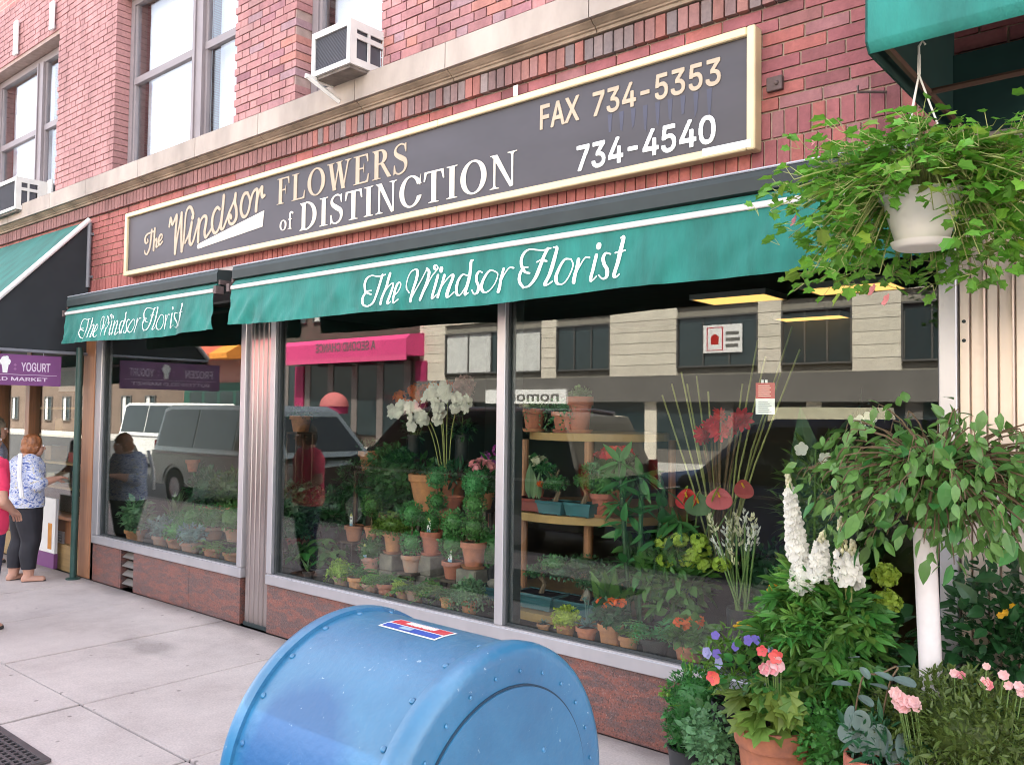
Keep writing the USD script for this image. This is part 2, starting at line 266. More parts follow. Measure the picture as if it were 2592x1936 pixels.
def upper_brick():
    N = {'g': ('geometry', {}), 'sp': ('separate_xyz', {}), 'cb': ('combine_xyz', {}), 'br': ('brick_texture', {'color1': (.36, .13, .115), 'color2': (.44, .18, .15), 'mortar': (.42, .33, .27), 'scale': 1.0, 'mortar_size': .006, 'brick_width': .213, 'row_height': .0667}), 'p': ('principled_bsdf', {'roughness': .85})}
    return usdkit.material(stage, '/World/Looks/far_brickwork', N, [('g.position', 'sp.vector'), ('sp.x', 'cb.x'), ('sp.z', 'cb.y'), ('cb.vector', 'br.vector'), ('br.color', 'p.base_color')], surface='p.BSDF')
FARBRICK = upper_brick()
obj('outer_wall', ext(wall.difference(near), 0, .33), FARBRICK, bb)
obj('roof_and_back', MB().box(XL, XR, .33, 12, 13.7, 14.0).box(XL, XR, 11.7, 12, -.5, 13.7).box(XL, XL+.3, .33, 11.7, -.5, 13.7).box(XR-.3, XR, .33, 11.7, -.5, 13.7), FARBRICK, bb)
obj('upper_floor', bx(XL+.3, XR-.3, .34, 11.7, 3.05, 3.3), DARK, bb)
# every brick of the part of the wall in the picture
bricks = []
def course(z0, z1, x0, x1, pattern, y=0.0, off=0.0, holes=(), m='hi', depth=.05):
    segs = [(x0, x1)]
    for a, b, c, d, _ in holes:
        if c < z1-.01 and d > z0+.01: segs = [q for s, e in segs for q in ((s, min(e, a)), (max(s, b), e)) if q[1]-q[0] > .02]
    x, k = x0-off, 0
    while x < x1:
        L = pattern[k % len(pattern)]; k += 1
        for s, e in segs:
            a, b = max(x+.005, s), min(x+L-.005, e)
            if b-a > .03:
                j = lambda q: rng.uniform(-q, q)
                dp = .152 if m == 'hi' and any(abs(a-q[1]) < .006 or abs(b-q[0]) < .006 for q in holes) else depth
                v, f = bx(a, b, y+j(.0025), y+dp, z0+.0045+j(.001), z1-.0045+j(.001))
                v = v+np.array([[j(.0012), 0, j(.0012)] for _ in range(8)]); bricks.append((v, f, m))
        x += L
c = .0667; z = 4.115; k = 0
while z < 6.75:
    course(z, z+c, -13.15, 1.65, [.213, .1065] if k % 2 else [.213, .1065], off=(.16 if k % 2 else 0)+rng.choice([0, 0, .03]), holes=wins, m='hi'); z += c; k += 1
h = .0653
for k in range(8): course(3.220+k*h, 3.220+(k+1)*h, -13.15, 1.65, [.213], off=.1065*(k % 2)+(.02 if k % 3 == 0 else 0), m='lo')
course(3.745, 3.872, -13.15, 1.65, [.0667], y=-.028, m='so', depth=.08)
course(3.083, 3.218, -13.15, 1.65, [.0667], off=.03, m='lo'); course(2.95, 3.081, -13.15, 1.65, [.0667], m='lo')
# largest in view first: the first 300 are prims of their own
def bsize(b):
    q = b[0].mean(0)-CAM; d = q@cf
    return np.ptp(b[0][:, 0])*np.ptp(b[0][:, 2])/max(d, .1)**2*abs(q[1])/np.linalg.norm(q) if d > .3 and abs(q@cr)/d < .63 and abs(q@cu)/d < .47 and not (-8.2 < b[0][:, 0].mean() < -1.8 and b[0][:, 2].max() < 3.64) else 0
bricks.sort(key=bsize, reverse=True)
BM = {'hi': BRICK_HI, 'lo': BRICK_LO, 'so': BRICK_SO}
for v, f, m in bricks[:300]: obj('brick', (v, f), BM[m], bb)
for m, nm in (('hi', 'upper_brickwork'), ('lo', 'lower_brickwork'), ('so', 'soldier_brickwork')):
    q = MB()
    for v, f, mm in bricks[300:]:
        if mm == m: q.add((v, f))
    if q.n: obj(nm, q, BM[m], bb, kind='stuff')
# limestone cornice, block by block
prof = Polygon([(.0, 3.877), (-.045, 3.877), (-.05, 3.893), (-.062, 3.897), (-.064, 3.905), (-.075, 3.91), (-.10, 3.926), (-.103, 3.934), (.0, 3.934)])
fasc = Polygon([(.0, 3.936), (-.128, 3.936), (-.128, 4.100), (-.122, 4.107), (.02, 4.15), (.02, 3.936)])
fasc = Polygon([(.008, 3.936), (-.128, 3.936), (-.128, 4.100), (-.122, 4.107), (.008, 4.135)])
x = -13.15; k = 0
while x < 1.6:
    L = [1.04, .96, 1.2, .9, 1.12][k % 5]; k += 1
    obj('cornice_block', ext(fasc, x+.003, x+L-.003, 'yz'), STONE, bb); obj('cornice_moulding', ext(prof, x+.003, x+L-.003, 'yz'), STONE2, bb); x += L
obj('ledge', bx(-9.25, .5, -.022, .012, 2.86, 2.947), LEDGE, bb)
# windows of the upper floor
def upper_window(x0, x1, z0, z1, kind):
    w = thing('upper_window', parent=bb); yf, yb = .15, .21
    obj('frame', MB().box(x0, x0+.075, yf, yb, z0, z1).box(x1-.075, x1, yf, yb, z0, z1).box(x0+.075, x1-.075, yf, yb, z1-.08, z1).box(x0+.075, x1-.075, yf, yb, z0, z0+.06), TAUPE, w)
    lights = [(x0+.075, x1-.075)]
    if kind == 'two':
        mx = x0+(x1-x0)*.615; obj('mullion', MB().box(mx-.09, mx+.09, yf-.02, yb, z0+.06, z1-.08).box(mx-.045, mx-.02, yf-.035, yf-.02, z0+.06, z1-.08), TAUPE, w); lights = [(x0+.075, mx-.09), (mx+.09, x1-.075)]
    for a, b in lights:
        zm = z0+(z1-z0)*.53
        m = MB().box(a, b, yf+.01, yb, zm-.035, zm+.035)
        for q, r in ((z0+.06, zm-.035), (zm+.035, z1-.08)): m.box(a, a+.035, yf+.015, yb, q, r).box(b-.035, b, yf+.015, yb, q, r)
        m.box(a+.035, b-.035, yf+.015, yb, z0+.06, z0+.115)
        obj('sash', m, TAUPE, w)
        obj('pane', bx(a+.035, b-.035, yf+.03, yf+.036, zm+.035, z1-.08), PANE2, w); obj('pane', bx(a+.035, b-.035, yf+.045, yf+.051, z0+.115, zm-.035), PANE2, w)
        m = MB(); n = int((b-a)/.085)
        for i in range(n):
            q = a+(b-a)*(i+.5)/n; m.add(xf(bx(-.044, .044, -.0015, .0015, z0+.03, z1), (q, yb+.12, 0), rng.uniform(.15, .3)))
        obj('blind', m, BLIND, w)
for w_ in wins: upper_window(*w_)
# shop front: plinth, aluminium frames, glass, fluted pillar, metal cladding
obj('granite_panel', bx(-8.93, -8.30, -.02, .10, 0, .372), GRANITE, bb)
px0 = atY(305, 1450, -.02)[0]; px1 = atY(337, 1450, -.02)[0]
obj('granite_panel', bx(px1+.0, -7.0, -.02, .10, 0, .372), GRANITE, bb); obj('granite_panel', bx(-6.996, -6.20, -.02, .10, 0, .372), GRANITE, bb)
obj('granite_panel', bx(-8.297, px0, -.02, .10, 0, .372), GRANITE, bb)
vt = thing('vent_grille', parent=bb); m = MB()
obj('recess', bx(px0, px1, .06, .10, 0, .372), DARK, vt)
for k in range(4): m.add(xf(bx(px0+.004, px1-.004, -.034, .034, -.005, .005), (0, .022, .065+k*.085), R=rotx(38)))
obj('louvre', m, mat('worn_louvre', (.24, .22, .20), .6), vt)
for a, b in ((-5.82, -4.62), (-4.616, -3.42), (-3.416, -2.2), (-2.196, -.87)): obj('granite_panel', bx(a, b, -.02, .10, 0, .372), GRANITE, bb)
def shop_window(x0, x1, sl, sr, mull=None):
    w = thing('shop_window', parent=bb); z0, z1 = .376, 2.66
    obj('sill', MB().box(x0, x1, -.035, .06, z0, .452, .004).box(x0+.01, x1-.01, -.022, .06, .452, .459), ALU, w)
    obj('head', bx(x0, x1, -.02, .06, z1, z1+.08), ALU, w)
    obj('stile', bx(x0, x0+sl, -.03, .06, .461, z1-.002, .004), ALU, w); obj('stile', bx(x1-sr, x1, -.03, .06, .461, z1-.002, .004), ALU, w)
    obj('inner_stile', bx(x0+sl, x0+sl+.03, .0, .06, .461, z1-.002), GASKET, w)
    spans = [(x0+sl, x1-sr)]
    if mull:
        obj('mullion', bx(mull-.033, mull+.033, -.03, .06, .461, z1-.002, .004), ALU, w); spans = [(x0+sl, mull-.033), (mull+.033, x1-sr)]
        obj('inner_stile', bx(mull+.034, mull+.07, .028, .10, .461, z1-.002), GASKET, w)
    for a, b in spans:
        obj('gasket', MB().box(a, b, .004, .018, .460, .476).box(a, a+.01, .004, .018, .476, z1).box(b-.01, b, .004, .018, .476, z1), GASKET, w)
        obj('pane', bx(a, b, .019, .025, .46, z1), PANE, w)
shop_window(-8.88, -6.18, .10, .07); shop_window(-5.83, -.885, .065, .07, -3.41)
fl = [(-6.178, .10), (-6.178, .02)]; n = 5
for k in range(n):
    a = -6.165+k*.066; fl += [(a, .02), (a+.008, .002), (a+.05, .002), (a+.058, .02)]
fl += [(-5.832, .02), (-5.832, .10)]
obj('fluted_pillar', ext(Polygon(fl), .03, 2.66, 'xy'), STEEL, bb); obj('pillar_base', bx(-6.17, -5.84, -.004, .10, 0, .03), HOOD, bb)
obj('shop_front_head', bx(-13.4, .5, .0, .32, 2.745, 2.93), HOOD, bb)
m = MB(); x = -.883
cl = thing('metal_cladding', parent=bb)
obj('sheet', bx(-.883, .5, .02, .10, 0, 2.744), WARMSTEEL, cl); k = 0
while x < .45:
    w = .043 if k % 2 == 0 else .052
    obj('pleat', ext(Polygon([(x+.003, .02), (x+.006, .004 if k % 2 else -.004), (x+w-.003, .004 if k % 2 else -.004), (x+w, .02)]), 0, 2.744, 'xy'), WARMSTEEL, cl); x += w; k += 1
    if k % 2 == 0: obj('rib', ext(Polygon([(x, .02), (x+.001, -.014), (x+.008, -.016), (x+.009, .02)]), 0, 2.744, 'xy'), WARMSTEEL, cl); x += .009
for z in (2.14, 2.06, 1.60, 1.54): obj('screw', ball((-.862, -.006, z), (.008, .005, .008), 1), HOOD, cl)
# inside of the shop
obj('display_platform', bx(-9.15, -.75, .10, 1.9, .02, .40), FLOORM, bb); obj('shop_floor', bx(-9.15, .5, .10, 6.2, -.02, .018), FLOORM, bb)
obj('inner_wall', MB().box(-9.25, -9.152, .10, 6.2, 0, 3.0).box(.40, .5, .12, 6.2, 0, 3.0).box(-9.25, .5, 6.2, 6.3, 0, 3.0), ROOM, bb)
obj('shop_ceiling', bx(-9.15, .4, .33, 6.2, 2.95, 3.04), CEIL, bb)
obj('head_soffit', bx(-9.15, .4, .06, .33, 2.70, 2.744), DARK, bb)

# ============================================================ lettering drawn as pen strokes
def spline(p, n=6):
    p = np.asarray(p, float)
    if len(p) < 3: return np.array([p[0]+(p[-1]-p[0])*t for t in np.linspace(0, 1, 5)])
    q = np.vstack([2*p[0]-p[1], p, 2*p[-1]-p[-2]]); out = []
    for i in range(1, len(q)-2):
        for t in np.arange(n)/n:
            a, b, c, d = q[i-1:i+3]; out.append(.5*((2*b)+(-a+c)*t+(2*a-5*b+4*c-d)*t*t+(-a+3*b-3*c+d)*t**3))
    return np.array(out+[p[-1]])
def pen(pts, thick, thin, power=1.3):
    s = spline(pts); d = np.gradient(s, axis=0); L = np.linalg.norm(d, axis=1)+1e-9
    w = thin+(thick-thin)*np.clip(-d[:, 1]/L, 0, 1)**power
    w = np.convolve(np.pad(w, 2, 'edge'), np.ones(5)/5, 'valid')
    return unary_union([MultiPoint([*s[i:i+2]]).buffer(1e-5) if 0 else unary_union([Point(s[i]).buffer(w[i]/2, 6), Point(s[i+1]).buffer(w[i+1]/2, 6)]).convex_hull for i in range(len(s)-1)])
VAL = {'T': [[(285, 395), (230, 408), (180, 402), (145, 425), (128, 470), (133, 515), (150, 530), (178, 540)], [(178, 512), (150, 518), (126, 545), (118, 580), (128, 618), (162, 630)], [(262, 400), (240, 480), (218, 560), (195, 608), (162, 630)]],
       'h': [[(318, 388), (300, 450), (275, 540), (258, 610)], [(275, 545), (300, 490), (330, 460), (345, 475), (330, 540), (312, 598), (320, 610), (338, 596)]],
       'e': [[(362, 548), (390, 520), (405, 480), (398, 455), (380, 465), (362, 520), (357, 575), (370, 605), (402, 580)]],
       'W': [[(470, 530), (452, 490), (450, 430), (470, 380), (500, 358), (520, 370), (515, 430), (495, 520), (480, 590)], [(482, 585), (530, 480), (575, 385), (590, 350)], [(588, 350), (605, 375), (595, 430), (570, 510), (550, 578)], [(550, 578), (590, 480), (625, 405), (655, 365), (668, 345), (655, 325), (640, 338), (648, 356), (662, 350)]],
       'i1': [[(668, 402), (652, 480), (640, 560), (650, 570), (672, 545)], [(693, 352), (692, 362)]],
       'n': [[(715, 402), (700, 480), (687, 560)], [(700, 490), (735, 430), (765, 395), (776, 410), (757, 490), (745, 550), (756, 560), (792, 525)]],
       'd': [[(888, 402), (845, 395), (815, 440), (808, 500), (820, 545), (845, 540), (880, 480)], [(925, 287), (910, 300), (900, 380), (885, 480), (875, 540), (897, 530)]],
       's': [[(990, 378), (965, 370), (945, 400), (950, 440), (970, 480), (965, 525), (940, 537), (920, 510)]],
       'o': [[(1075, 365), (1040, 370), (1005, 430), (992, 490), (1010, 525), (1050, 505), (1090, 440), (1102, 385), (1075, 365)]],
       'r': [[(1148, 355), (1130, 430), (1112, 518)], [(1128, 450), (1160, 390), (1195, 345), (1226, 345)]],
       'F': [[(1500, 200), (1450, 214), (1400, 213), (1340, 210), (1300, 240), (1282, 290), (1290, 335), (1315, 375), (1352, 386)], [(1335, 342), (1305, 345), (1276, 395), (1278, 450), (1310, 490)], [(1478, 205), (1450, 260), (1420, 350), (1390, 430), (1352, 480), (1310, 490)], [(1402, 303), (1435, 285), (1465, 295)]],
       'l': [[(1520, 195), (1546, 200), (1520, 285), (1490, 390), (1462, 465), (1480, 470), (1512, 445)]],
       'o2': [[(1650, 280), (1600, 285), (1555, 350), (1535, 410), (1550, 460), (1595, 460), (1640, 400), (1665, 325), (1650, 280)]],
       'r2': [[(1705, 285), (1688, 370), (1666, 450)], [(1685, 390), (1720, 320), (1755, 270), (1787, 270)]],
       'i2': [[(1840, 255), (1820, 340), (1795, 430), (1812, 435), (1842, 408)], [(1857, 180), (1856, 190)]],
       's2': [[(1948, 245), (1915, 240), (1895, 275), (1905, 320), (1925, 360), (1920, 410), (1890, 427), (1860, 400)]],
       't': [[(2018, 125), (2040, 120), (2025, 200), (2000, 310), (1975, 400), (1990, 415), (2016, 393)], [(1985, 237), (2050, 217)]]}
def px_xz(cx, cy, ox, oy, s, Y): q = atY(ox+cx/s, oy+cy/s, Y); return (q[0], q[2])
val_xz = {k: [[px_xz(x, y, 880, 560, 2.911, -.387) for x, y in st] for st in v] for k, v in VAL.items()}
def valance_script(fit=None, worn=()):
    out = []
    for k, sts in val_xz.items():
        for st in sts:
            p = np.array(st)
            if fit: p = np.stack([fit[0]+(p[:, 0]+4.284)/(4.284-2.293)*(fit[1]-fit[0]), fit[2]+(p[:, 1]-2.41)*fit[3]], 1)
            dot = len(st) == 2 and k[0] == 'i'
            sc = 1.0 if not fit else .62
            g = pen(p, (.030 if dot else .021)*sc, (.028 if dot else .0075)*sc)
            if k in worn: g = g.difference(unary_union([Point(p[0]+(p[-1]-p[0])*random.Random(3+i).random()+[.0, .04*(i % 3-1)]).buffer(.022) for i in range(4)]))
            out.append(g)
    return unary_union(out)

# serif capitals: thick stems, thin hairlines and bracketed serifs, in a box one unit high
def stem(x0, x1, w, z0=0.0, z1=1.0): return Polygon([(x0-w/2, z0), (x0+w/2, z0), (x1+w/2, z1), (x1-w/2, z1)])
def serif(x, z, w, up, t=.045): d = t if up else -t; return Polygon([(x-w/2, z), (x+w/2, z), (x+w/2, z+d*.5), (x+w*.2, z+d), (x+w*.12, z+d*2.2), (x-w*.12, z+d*2.2), (x-w*.2, z+d), (x-w/2, z+d*.5)])
TK, TN = .165, .055
def ring(cx, rx, t=TK): return affinity.scale(Point(cx, .5).buffer(1, 24), rx, .515).difference(affinity.scale(Point(cx, .5).buffer(1, 24), rx-t, .515-TN))
def glyph(ch):
    U = unary_union; sb = sbox
    if ch == 'I': return U([stem(.2, .2, TK), serif(.2, 0, .36, True), serif(.2, 1, .36, False)]), .4
    if ch == 'L': return U([stem(.2, .2, TK), serif(.2, 0, .36, True), serif(.2, 1, .36, False), sb(.2, 0, .62, TN), Polygon([(.50, TN*.5), (.66, 0), (.69, .30), (.655, .30), (.60, .09)])]), .72
    if ch == 'F': return U([stem(.2, .2, TK), serif(.2, 0, .36, True), serif(.2, 1, .36, False), sb(.2, 1-TN, .62, 1), Polygon([(.5, 1-TN*.5), (.64, 1), (.655, .72), (.625, .72), (.57, .92)]), sb(.2, .5, .46, .5+TN), Polygon([(.44, .5), (.475, .35), (.475, .70), (.44, .55)])]), .70
    if ch == 'E': return U([glyph('F')[0], sb(.2, 0, .62, TN), Polygon([(.50, TN*.5), (.66, 0), (.69, .30), (.655, .30), (.60, .09)])]), .74
    if ch == 'T': return U([stem(.36, .36, TK), serif(.36, 0, .36, True), sb(.04, 1-TN, .68, 1), Polygon([(.16, 1-TN*.5), (.03, 1), (.0, .70), (.035, .70), (.10, .92)]), Polygon([(.56, 1-TN*.5), (.69, 1), (.72, .70), (.685, .70), (.62, .92)])]), .72
    if ch == 'D': return U([stem(.2, .2, TK), serif(.12, 0, .2, True), serif(.12, 1, .2, False), ring(.30, .50).intersection(sb(.30, -.1, 1.2, 1.1)), sb(.15, 0, .32, TN), sb(.15, 1-TN, .32, 1)]), .86
    if ch == 'O': return ring(.44, .42), .88
    if ch == 'C': return U([ring(.44, .42).difference(Polygon([(.5, .33), (1.2, .33), (1.2, .70), (.5, .70)])), Polygon([(.75, .80), (.80, 1.0), (.785, .66), (.77, .66), (.70, .84)]), Polygon([(.74, .22), (.80, .30), (.78, .34), (.70, .20)])]), .84
    if ch == 'N': return U([stem(.16, .16, TN), stem(.70, .70, TN), Polygon([(.08, 1), (.24, 1), (.73, 0), (.64, -.02)]), serif(.16, 0, .28, True, .04), serif(.70, 1, .28, False, .04), serif(.12, 1, .2, False, .035)]), .86
    if ch == 'W': return U([stem(.36, .17, TK*.95), stem(.36, .56, TN), stem(.76, .55, TK*.95), stem(.76, .97, TN), serif(.17, 1, .34, False, .04), serif(.56, 1, .3, False, .04), serif(.97, 1, .28, False, .04)]), 1.12
    if ch == 'R': return U([stem(.2, .2, TK), serif(.2, 0, .36, True), serif(.12, 1, .2, False), affinity.scale(Point(.36, .745).buffer(1, 20), .27, .255).difference(affinity.scale(Point(.36, .745).buffer(1, 20), .27-TK, .255-TN)).intersection(sb(.36, .3, 1, 1.1)), sb(.2, .49, .38, .49+TN), sb(.15, 1-TN, .38, 1), Polygon([(.36, .51), (.50, .51), (.80, .02), (.80, 0), (.66, 0)])]), .80
    if ch == 'S':
        p = [(.50, .80), (.46, .93), (.32, .99), (.17, .94), (.09, .82), (.13, .68), (.30, .55), (.47, .43), (.52, .26), (.45, .08), (.28, .0), (.13, .06), (.07, .22)]
        s = spline(p, 6); t = np.linspace(0, 1, len(s)); w = TN+(TK-TN)*np.exp(-((t-.52)/.17)**2)
        return U([U([Point(s[i]).buffer(w[i]/2), Point(s[i+1]).buffer(w[i+1]/2)]).convex_hull for i in range(len(s)-1)]+[Polygon([(.49, 1.0), (.525, 1.0), (.525, .70), (.50, .70), (.46, .88)]), Polygon([(.05, .32), (.08, .32), (.12, .10), (.06, -.01), (.03, 0)])]), .6
    if ch == 'o': return affinity.scale(Point(.3, .31).buffer(1, 20), .28, .32).difference(affinity.scale(Point(.3, .31).buffer(1, 20), .28-.12, .32-.045)), .60
    if ch == 'f': return U([stem(.2, .2, .12, 0, .82), serif(.2, 0, .34, True, .035), sb(.05, .57, .36, .615), U([Point(q).buffer(.055) for q in spline([(.2, .80), (.22, .93), (.32, .99), (.42, .93)], 8)])]), .42
def serif_text(s, x0, x1, z0, z1, gap=.07):
    gs = []; x = 0
    for ch in s:
        g, w = glyph(ch); gs.append(affinity.translate(g, x, 0)); x += w+gap
    g = unary_union(gs); a, _, b, _ = g.bounds
    return affinity.affine_transform(g, [(x1-x0)/(b-a), 0, 0, z1-z0, x0-a*(x1-x0)/(b-a), z0])

# ============================================================ the long shop sign
sg = thing('shop_sign', 'long dark shop sign with gold frame and serif gold lettering over the awnings', 'sign')
SX0, SX1, SZ0, SZ1, SY = -8.25, -1.752, 3.025, 3.638, -.075
obj('board', bx(SX0+.03, SX1-.03, SY+.012, -.012, SZ0+.03, SZ1-.03), SIGNBG, sg)
fw = .044
def gold_bar(x0, x1, z0, z1): obj('frame_strip', bx(x0, x1, SY-.012, -.006, z0, z1, .006), GOLD, sg)
for k in range(3):
    a = SX0+fw+(SX1-SX0-2*fw)*k/3+.001; b = SX0+fw+(SX1-SX0-2*fw)*(k+1)/3-.001
    gold_bar(a, b, SZ1-fw, SZ1); gold_bar(a, b, SZ0, SZ0+fw)
gold_bar(SX0, SX0+fw, SZ0, SZ1); gold_bar(SX1-fw, SX1, SZ0, SZ1)
LY0, LY1 = SY+.0118, SY+.008
SW = {'T': [[(350, 1215), (300, 1235), (250, 1262), (222, 1310), (220, 1370), (240, 1392), (262, 1370), (256, 1335)], [(318, 1200), (310, 1300), (295, 1420), (275, 1500), (245, 1555), (218, 1545), (213, 1505)]],
      'h': [[(365, 1175), (358, 1280), (350, 1395), (345, 1490)], [(352, 1400), (370, 1345), (390, 1330), (390, 1380), (385, 1440), (402, 1445), (422, 1415)]],
      'e': [[(422, 1372), (455, 1340), (475, 1290), (465, 1260), (440, 1280), (422, 1345), (422, 1392), (445, 1412), (477, 1368)]],
      'W': [[(580, 1140), (600, 1020), (630, 1110), (690, 975), (680, 1150), (668, 1350), (665, 1540)], [(665, 1540), (700, 1300), (740, 1080), (765, 945)], [(765, 945), (762, 1100), (760, 1300), (765, 1505)], [(765, 1505), (795, 1350), (810, 1150), (830, 950), (870, 858), (910, 870), (938, 955)]],
      'i': [[(815, 1385), (870, 1260), (915, 1085)], [(915, 1085), (890, 1250), (882, 1370), (905, 1412), (940, 1350), (990, 1160), (1018, 1060)], [(930, 1005), (930, 1015)]],
      'n': [[(1020, 1040), (1015, 1200), (1010, 1365)], [(1012, 1250), (1040, 1080), (1095, 990), (1135, 1010), (1125, 1110), (1107, 1230), (1125, 1300), (1180, 1230), (1228, 1140)]],
      'd': [[(1335, 885), (1295, 860), (1245, 940), (1220, 1060), (1225, 1180), (1262, 1240), (1310, 1190), (1350, 1070)], [(1395, 685), (1385, 800), (1370, 950), (1355, 1080), (1352, 1165), (1385, 1170), (1430, 1060), (1480, 920), (1540, 780), (1570, 660)]],
      's': [[(1570, 660), (1560, 780), (1580, 880), (1580, 1010), (1530, 1100), (1480, 1090), (1467, 1010), (1492, 975), (1502, 1010)]],
      'o': [[(1750, 640), (1700, 660), (1660, 770), (1650, 900), (1680, 990), (1730, 980), (1770, 880), (1785, 750), (1750, 640)]],
      'r': [[(1785, 790), (1830, 640), (1888, 590), (1895, 680), (1882, 800), (1875, 905)], [(1893, 730), (1930, 610), (1965, 555), (1960, 630), (1972, 700), (2002, 680)]]}
top, low = [], []
for k, sts in SW.items():
    for st in sts:
        p = np.array([px_xz(x, y, 330, 380, 5.9, LY1) for x, y in st]); small = k in 'The'
        (low if small else top).append(pen(p, .036 if not small else .030, .026 if not small else .017, 1.0) if len(st) > 2 or k != 'i' else Point(p[0]).buffer(.024))
obj('lettering', ext(unary_union(top), LY0, LY1), TAN, sg); obj('lettering', ext(unary_union(low), LY0, LY1), TAN, sg)
obj('underline', ext(Polygon([px_xz(x, y, 330, 380, 5.9, LY1) for x, y in ((993, 1440), (1000, 1470), (1015, 1475), (1970, 1145), (1995, 903), (1010, 1405))]), LY0, LY1), CREAM, sg)
obj('lettering', ext(serif_text('FLOWERS', -5.735, -4.235, 3.350, 3.555), LY0, LY1), TAN, sg); obj('lettering', ext(serif_text('of', -5.69, -5.515, 3.138, 3.268), LY0, LY1), CREAM, sg)
obj('lettering', ext(serif_text('DISTINCTION', -5.43, -3.27, 3.105, 3.315), LY0, LY1), CREAM, sg)
def sign_num(s, x0, x1, z0, h, m): obj('lettering', wall_text(s, h, x0, z0, LY0, True, -1, x1-x0, .004), m, sg)
sign_num('FAX', -3.108, -2.825, 3.402, .138, TAN); sign_num('734-5353', -2.735, -1.955, 3.398, .130, TAN); sign_num('734-4540', -2.843, -1.985, 3.108, .137, WHITEL)
# old runs of paint below the numbers
m = MB(); r2 = random.Random(4)
for k in range(9): a = -2.62+k*.075; m.add(ext(Polygon([(a, 3.385), (a+.03, 3.385), (a+.022, 3.30-r2.random()*.06), (a+.008, 3.29-r2.random()*.04)]), LY0, LY0-.001))
obj('paint_run', m, mat('blue_grey_stain', (.050, .053, .088), .45), sg)
obj('paper_strip', bx(-2.03, -1.772, SY-.0135, SY-.0125, SZ0+.012, SZ0+.05), WHITEL, sg)
obj('paper_tag', bx(-3.335, -3.30, -.030, -.028, 3.665, 3.73), WHITE, thing('paper_tag', 'small white tag sticking up behind the sign frame below the cornice', 'tag'))
for u, v, nm, lb in ((1960, 212, 'wall_bracket', 'small rusty square bracket on brick right of the sign'), (2210, 235, 'iron_hook', 'small bent iron hook in the brick wall near the green canopy')):
    q = atY(u, v, -.02); t = thing(nm, lb, 'bracket', q)
    rs = mat('rusty_iron', (.13, .09, .085), .7, .3, 30, metal=.3)
    if nm == 'wall_bracket': obj('plate', bx(-.04, .04, -.004, .02, -.035, .035, .003), rs, t); obj('bolt', ball((.012, -.006, 0), (.012, .008, .012), 1), rs, t)
    else: obj('rod', tube([(.06, .0, -.012), (.0, -.03, -.006), (-.05, -.045, .0), (-.052, -.045, .03)], .006, 6), rs, t)

# ============================================================ awnings of the florist
def awning(x0, x1, label, text_fit, seed, worn=()):
    a = thing('awning', label, 'awning'); r = random.Random(seed)
    obj('hood', ext(Polygon([(.0, 2.856), (-.355, 2.834), (-.365, 2.828), (-.374, 2.80), (-.372, 2.738), (-.34, 2.728), (.0, 2.722)]), x0-.02, x1+.02, 'yz'), HOOD, a)
    obj('hood_lip', tube([(x0-.02, -.362, 2.836), (x1+.02, -.362, 2.836)], .006, 6), mat('pale_metal_lip', (.45, .47, .50), .35, metal=.6), a)
    obj('rolled_canvas', tube([(x0, -.325, 2.695), (x1, -.325, 2.695)], .030, 14), GREEN, a, True)
    obj('front_bar', bx(x0, x1, -.398, -.376, 2.651, 2.681, .004), BARM, a)
    obj('canvas_top', ext(Polygon([(-.352, 2.727), (-.384, 2.690), (-.382, 2.682), (-.346, 2.722)]), x0, x1, 'yz'), GREEN, a)
    n, mz = int((x1-x0)/.022), 12; gx = np.linspace(x0, x1, n+1); gz = np.linspace(0, 1, mz+1)
    X, T = np.meshgrid(gx, gz, indexing='ij')
    ph = meshkit.fbm(np.stack([X*3.1+seed, T*1.1, X*0], -1), 4, seed)-.5; w2 = meshkit.fbm(np.stack([X*11+seed*3+T*2.6, T*1.3, X*0], -1), 3, seed+5)-.5; ed_ = np.exp(-((X-x0)/.7)**2)+.5*np.exp(-((X-x1)/.9)**2)
    drop = .288+.016*np.sin(X*1.1+seed)+.008*np.sin(X*3.3)
    Yv = -.387-(.075*ph+.034*w2*(1+1.3*ed_))*np.minimum(1, T*3)*(.35+.65*T)-.012*T; Zv = 2.652-T*drop
    V = np.stack([X, Yv, Zv], -1).reshape(-1, 3); V2 = V+[0, .003, 0]; N_ = len(V); f = []
    for i in range(n):
        for j in range(mz): q = i*(mz+1)+j; f += [(q, q+1, q+mz+2), (q, q+mz+2, q+mz+1)]
    f = np.array(f)
    va = obj('valance', (np.vstack([V, V2]), np.vstack([f, f[:, ::-1]+N_])), GREEN, a, True)
    g = valance_script(text_fit, worn)
    out = MB()
    for p in polys(g):
        p = Polygon(p.exterior.segmentize(.02), [h.segmentize(.02) for h in p.interiors]); tr = trimesh.creation.extrude_polygon(p, .001, engine='earcut'); v = np.array(tr.vertices)
        ix = np.clip((v[:, 0]-x0)/(x1-x0)*n, 0, n-.001); it = np.clip((2.652-v[:, 1])/.29*mz, 0, mz-.001); i0 = ix.astype(int); j0 = it.astype(int); fx, fz = ix-i0, it-j0
        yv = (Yv[i0, j0]*(1-fx)+Yv[i0+1, j0]*fx)*(1-fz)+(Yv[i0, j0+1]*(1-fx)+Yv[i0+1, j0+1]*fx)*fz
        out.add((np.stack([v[:, 0], yv-.0025-v[:, 2], v[:, 1]], 1), np.array(tr.faces)[:, ::-1]))
    obj('lettering', out, WHITEL, va)
    # bracket arms at both ends
    for x in (x0-.035, x1+.035): obj('arm', MB().box(x-.012, x+.012, -.36, .0, 2.715, 2.75).box(x-.018, x+.018, -.40, -.33, 2.64, 2.70), MATS.get('rusty_iron'), a)
awning(-8.80, -6.085, 'short green canvas awning over the left window with worn white script', (-8.44, -6.54, 2.405, .95), 3, ('W',))
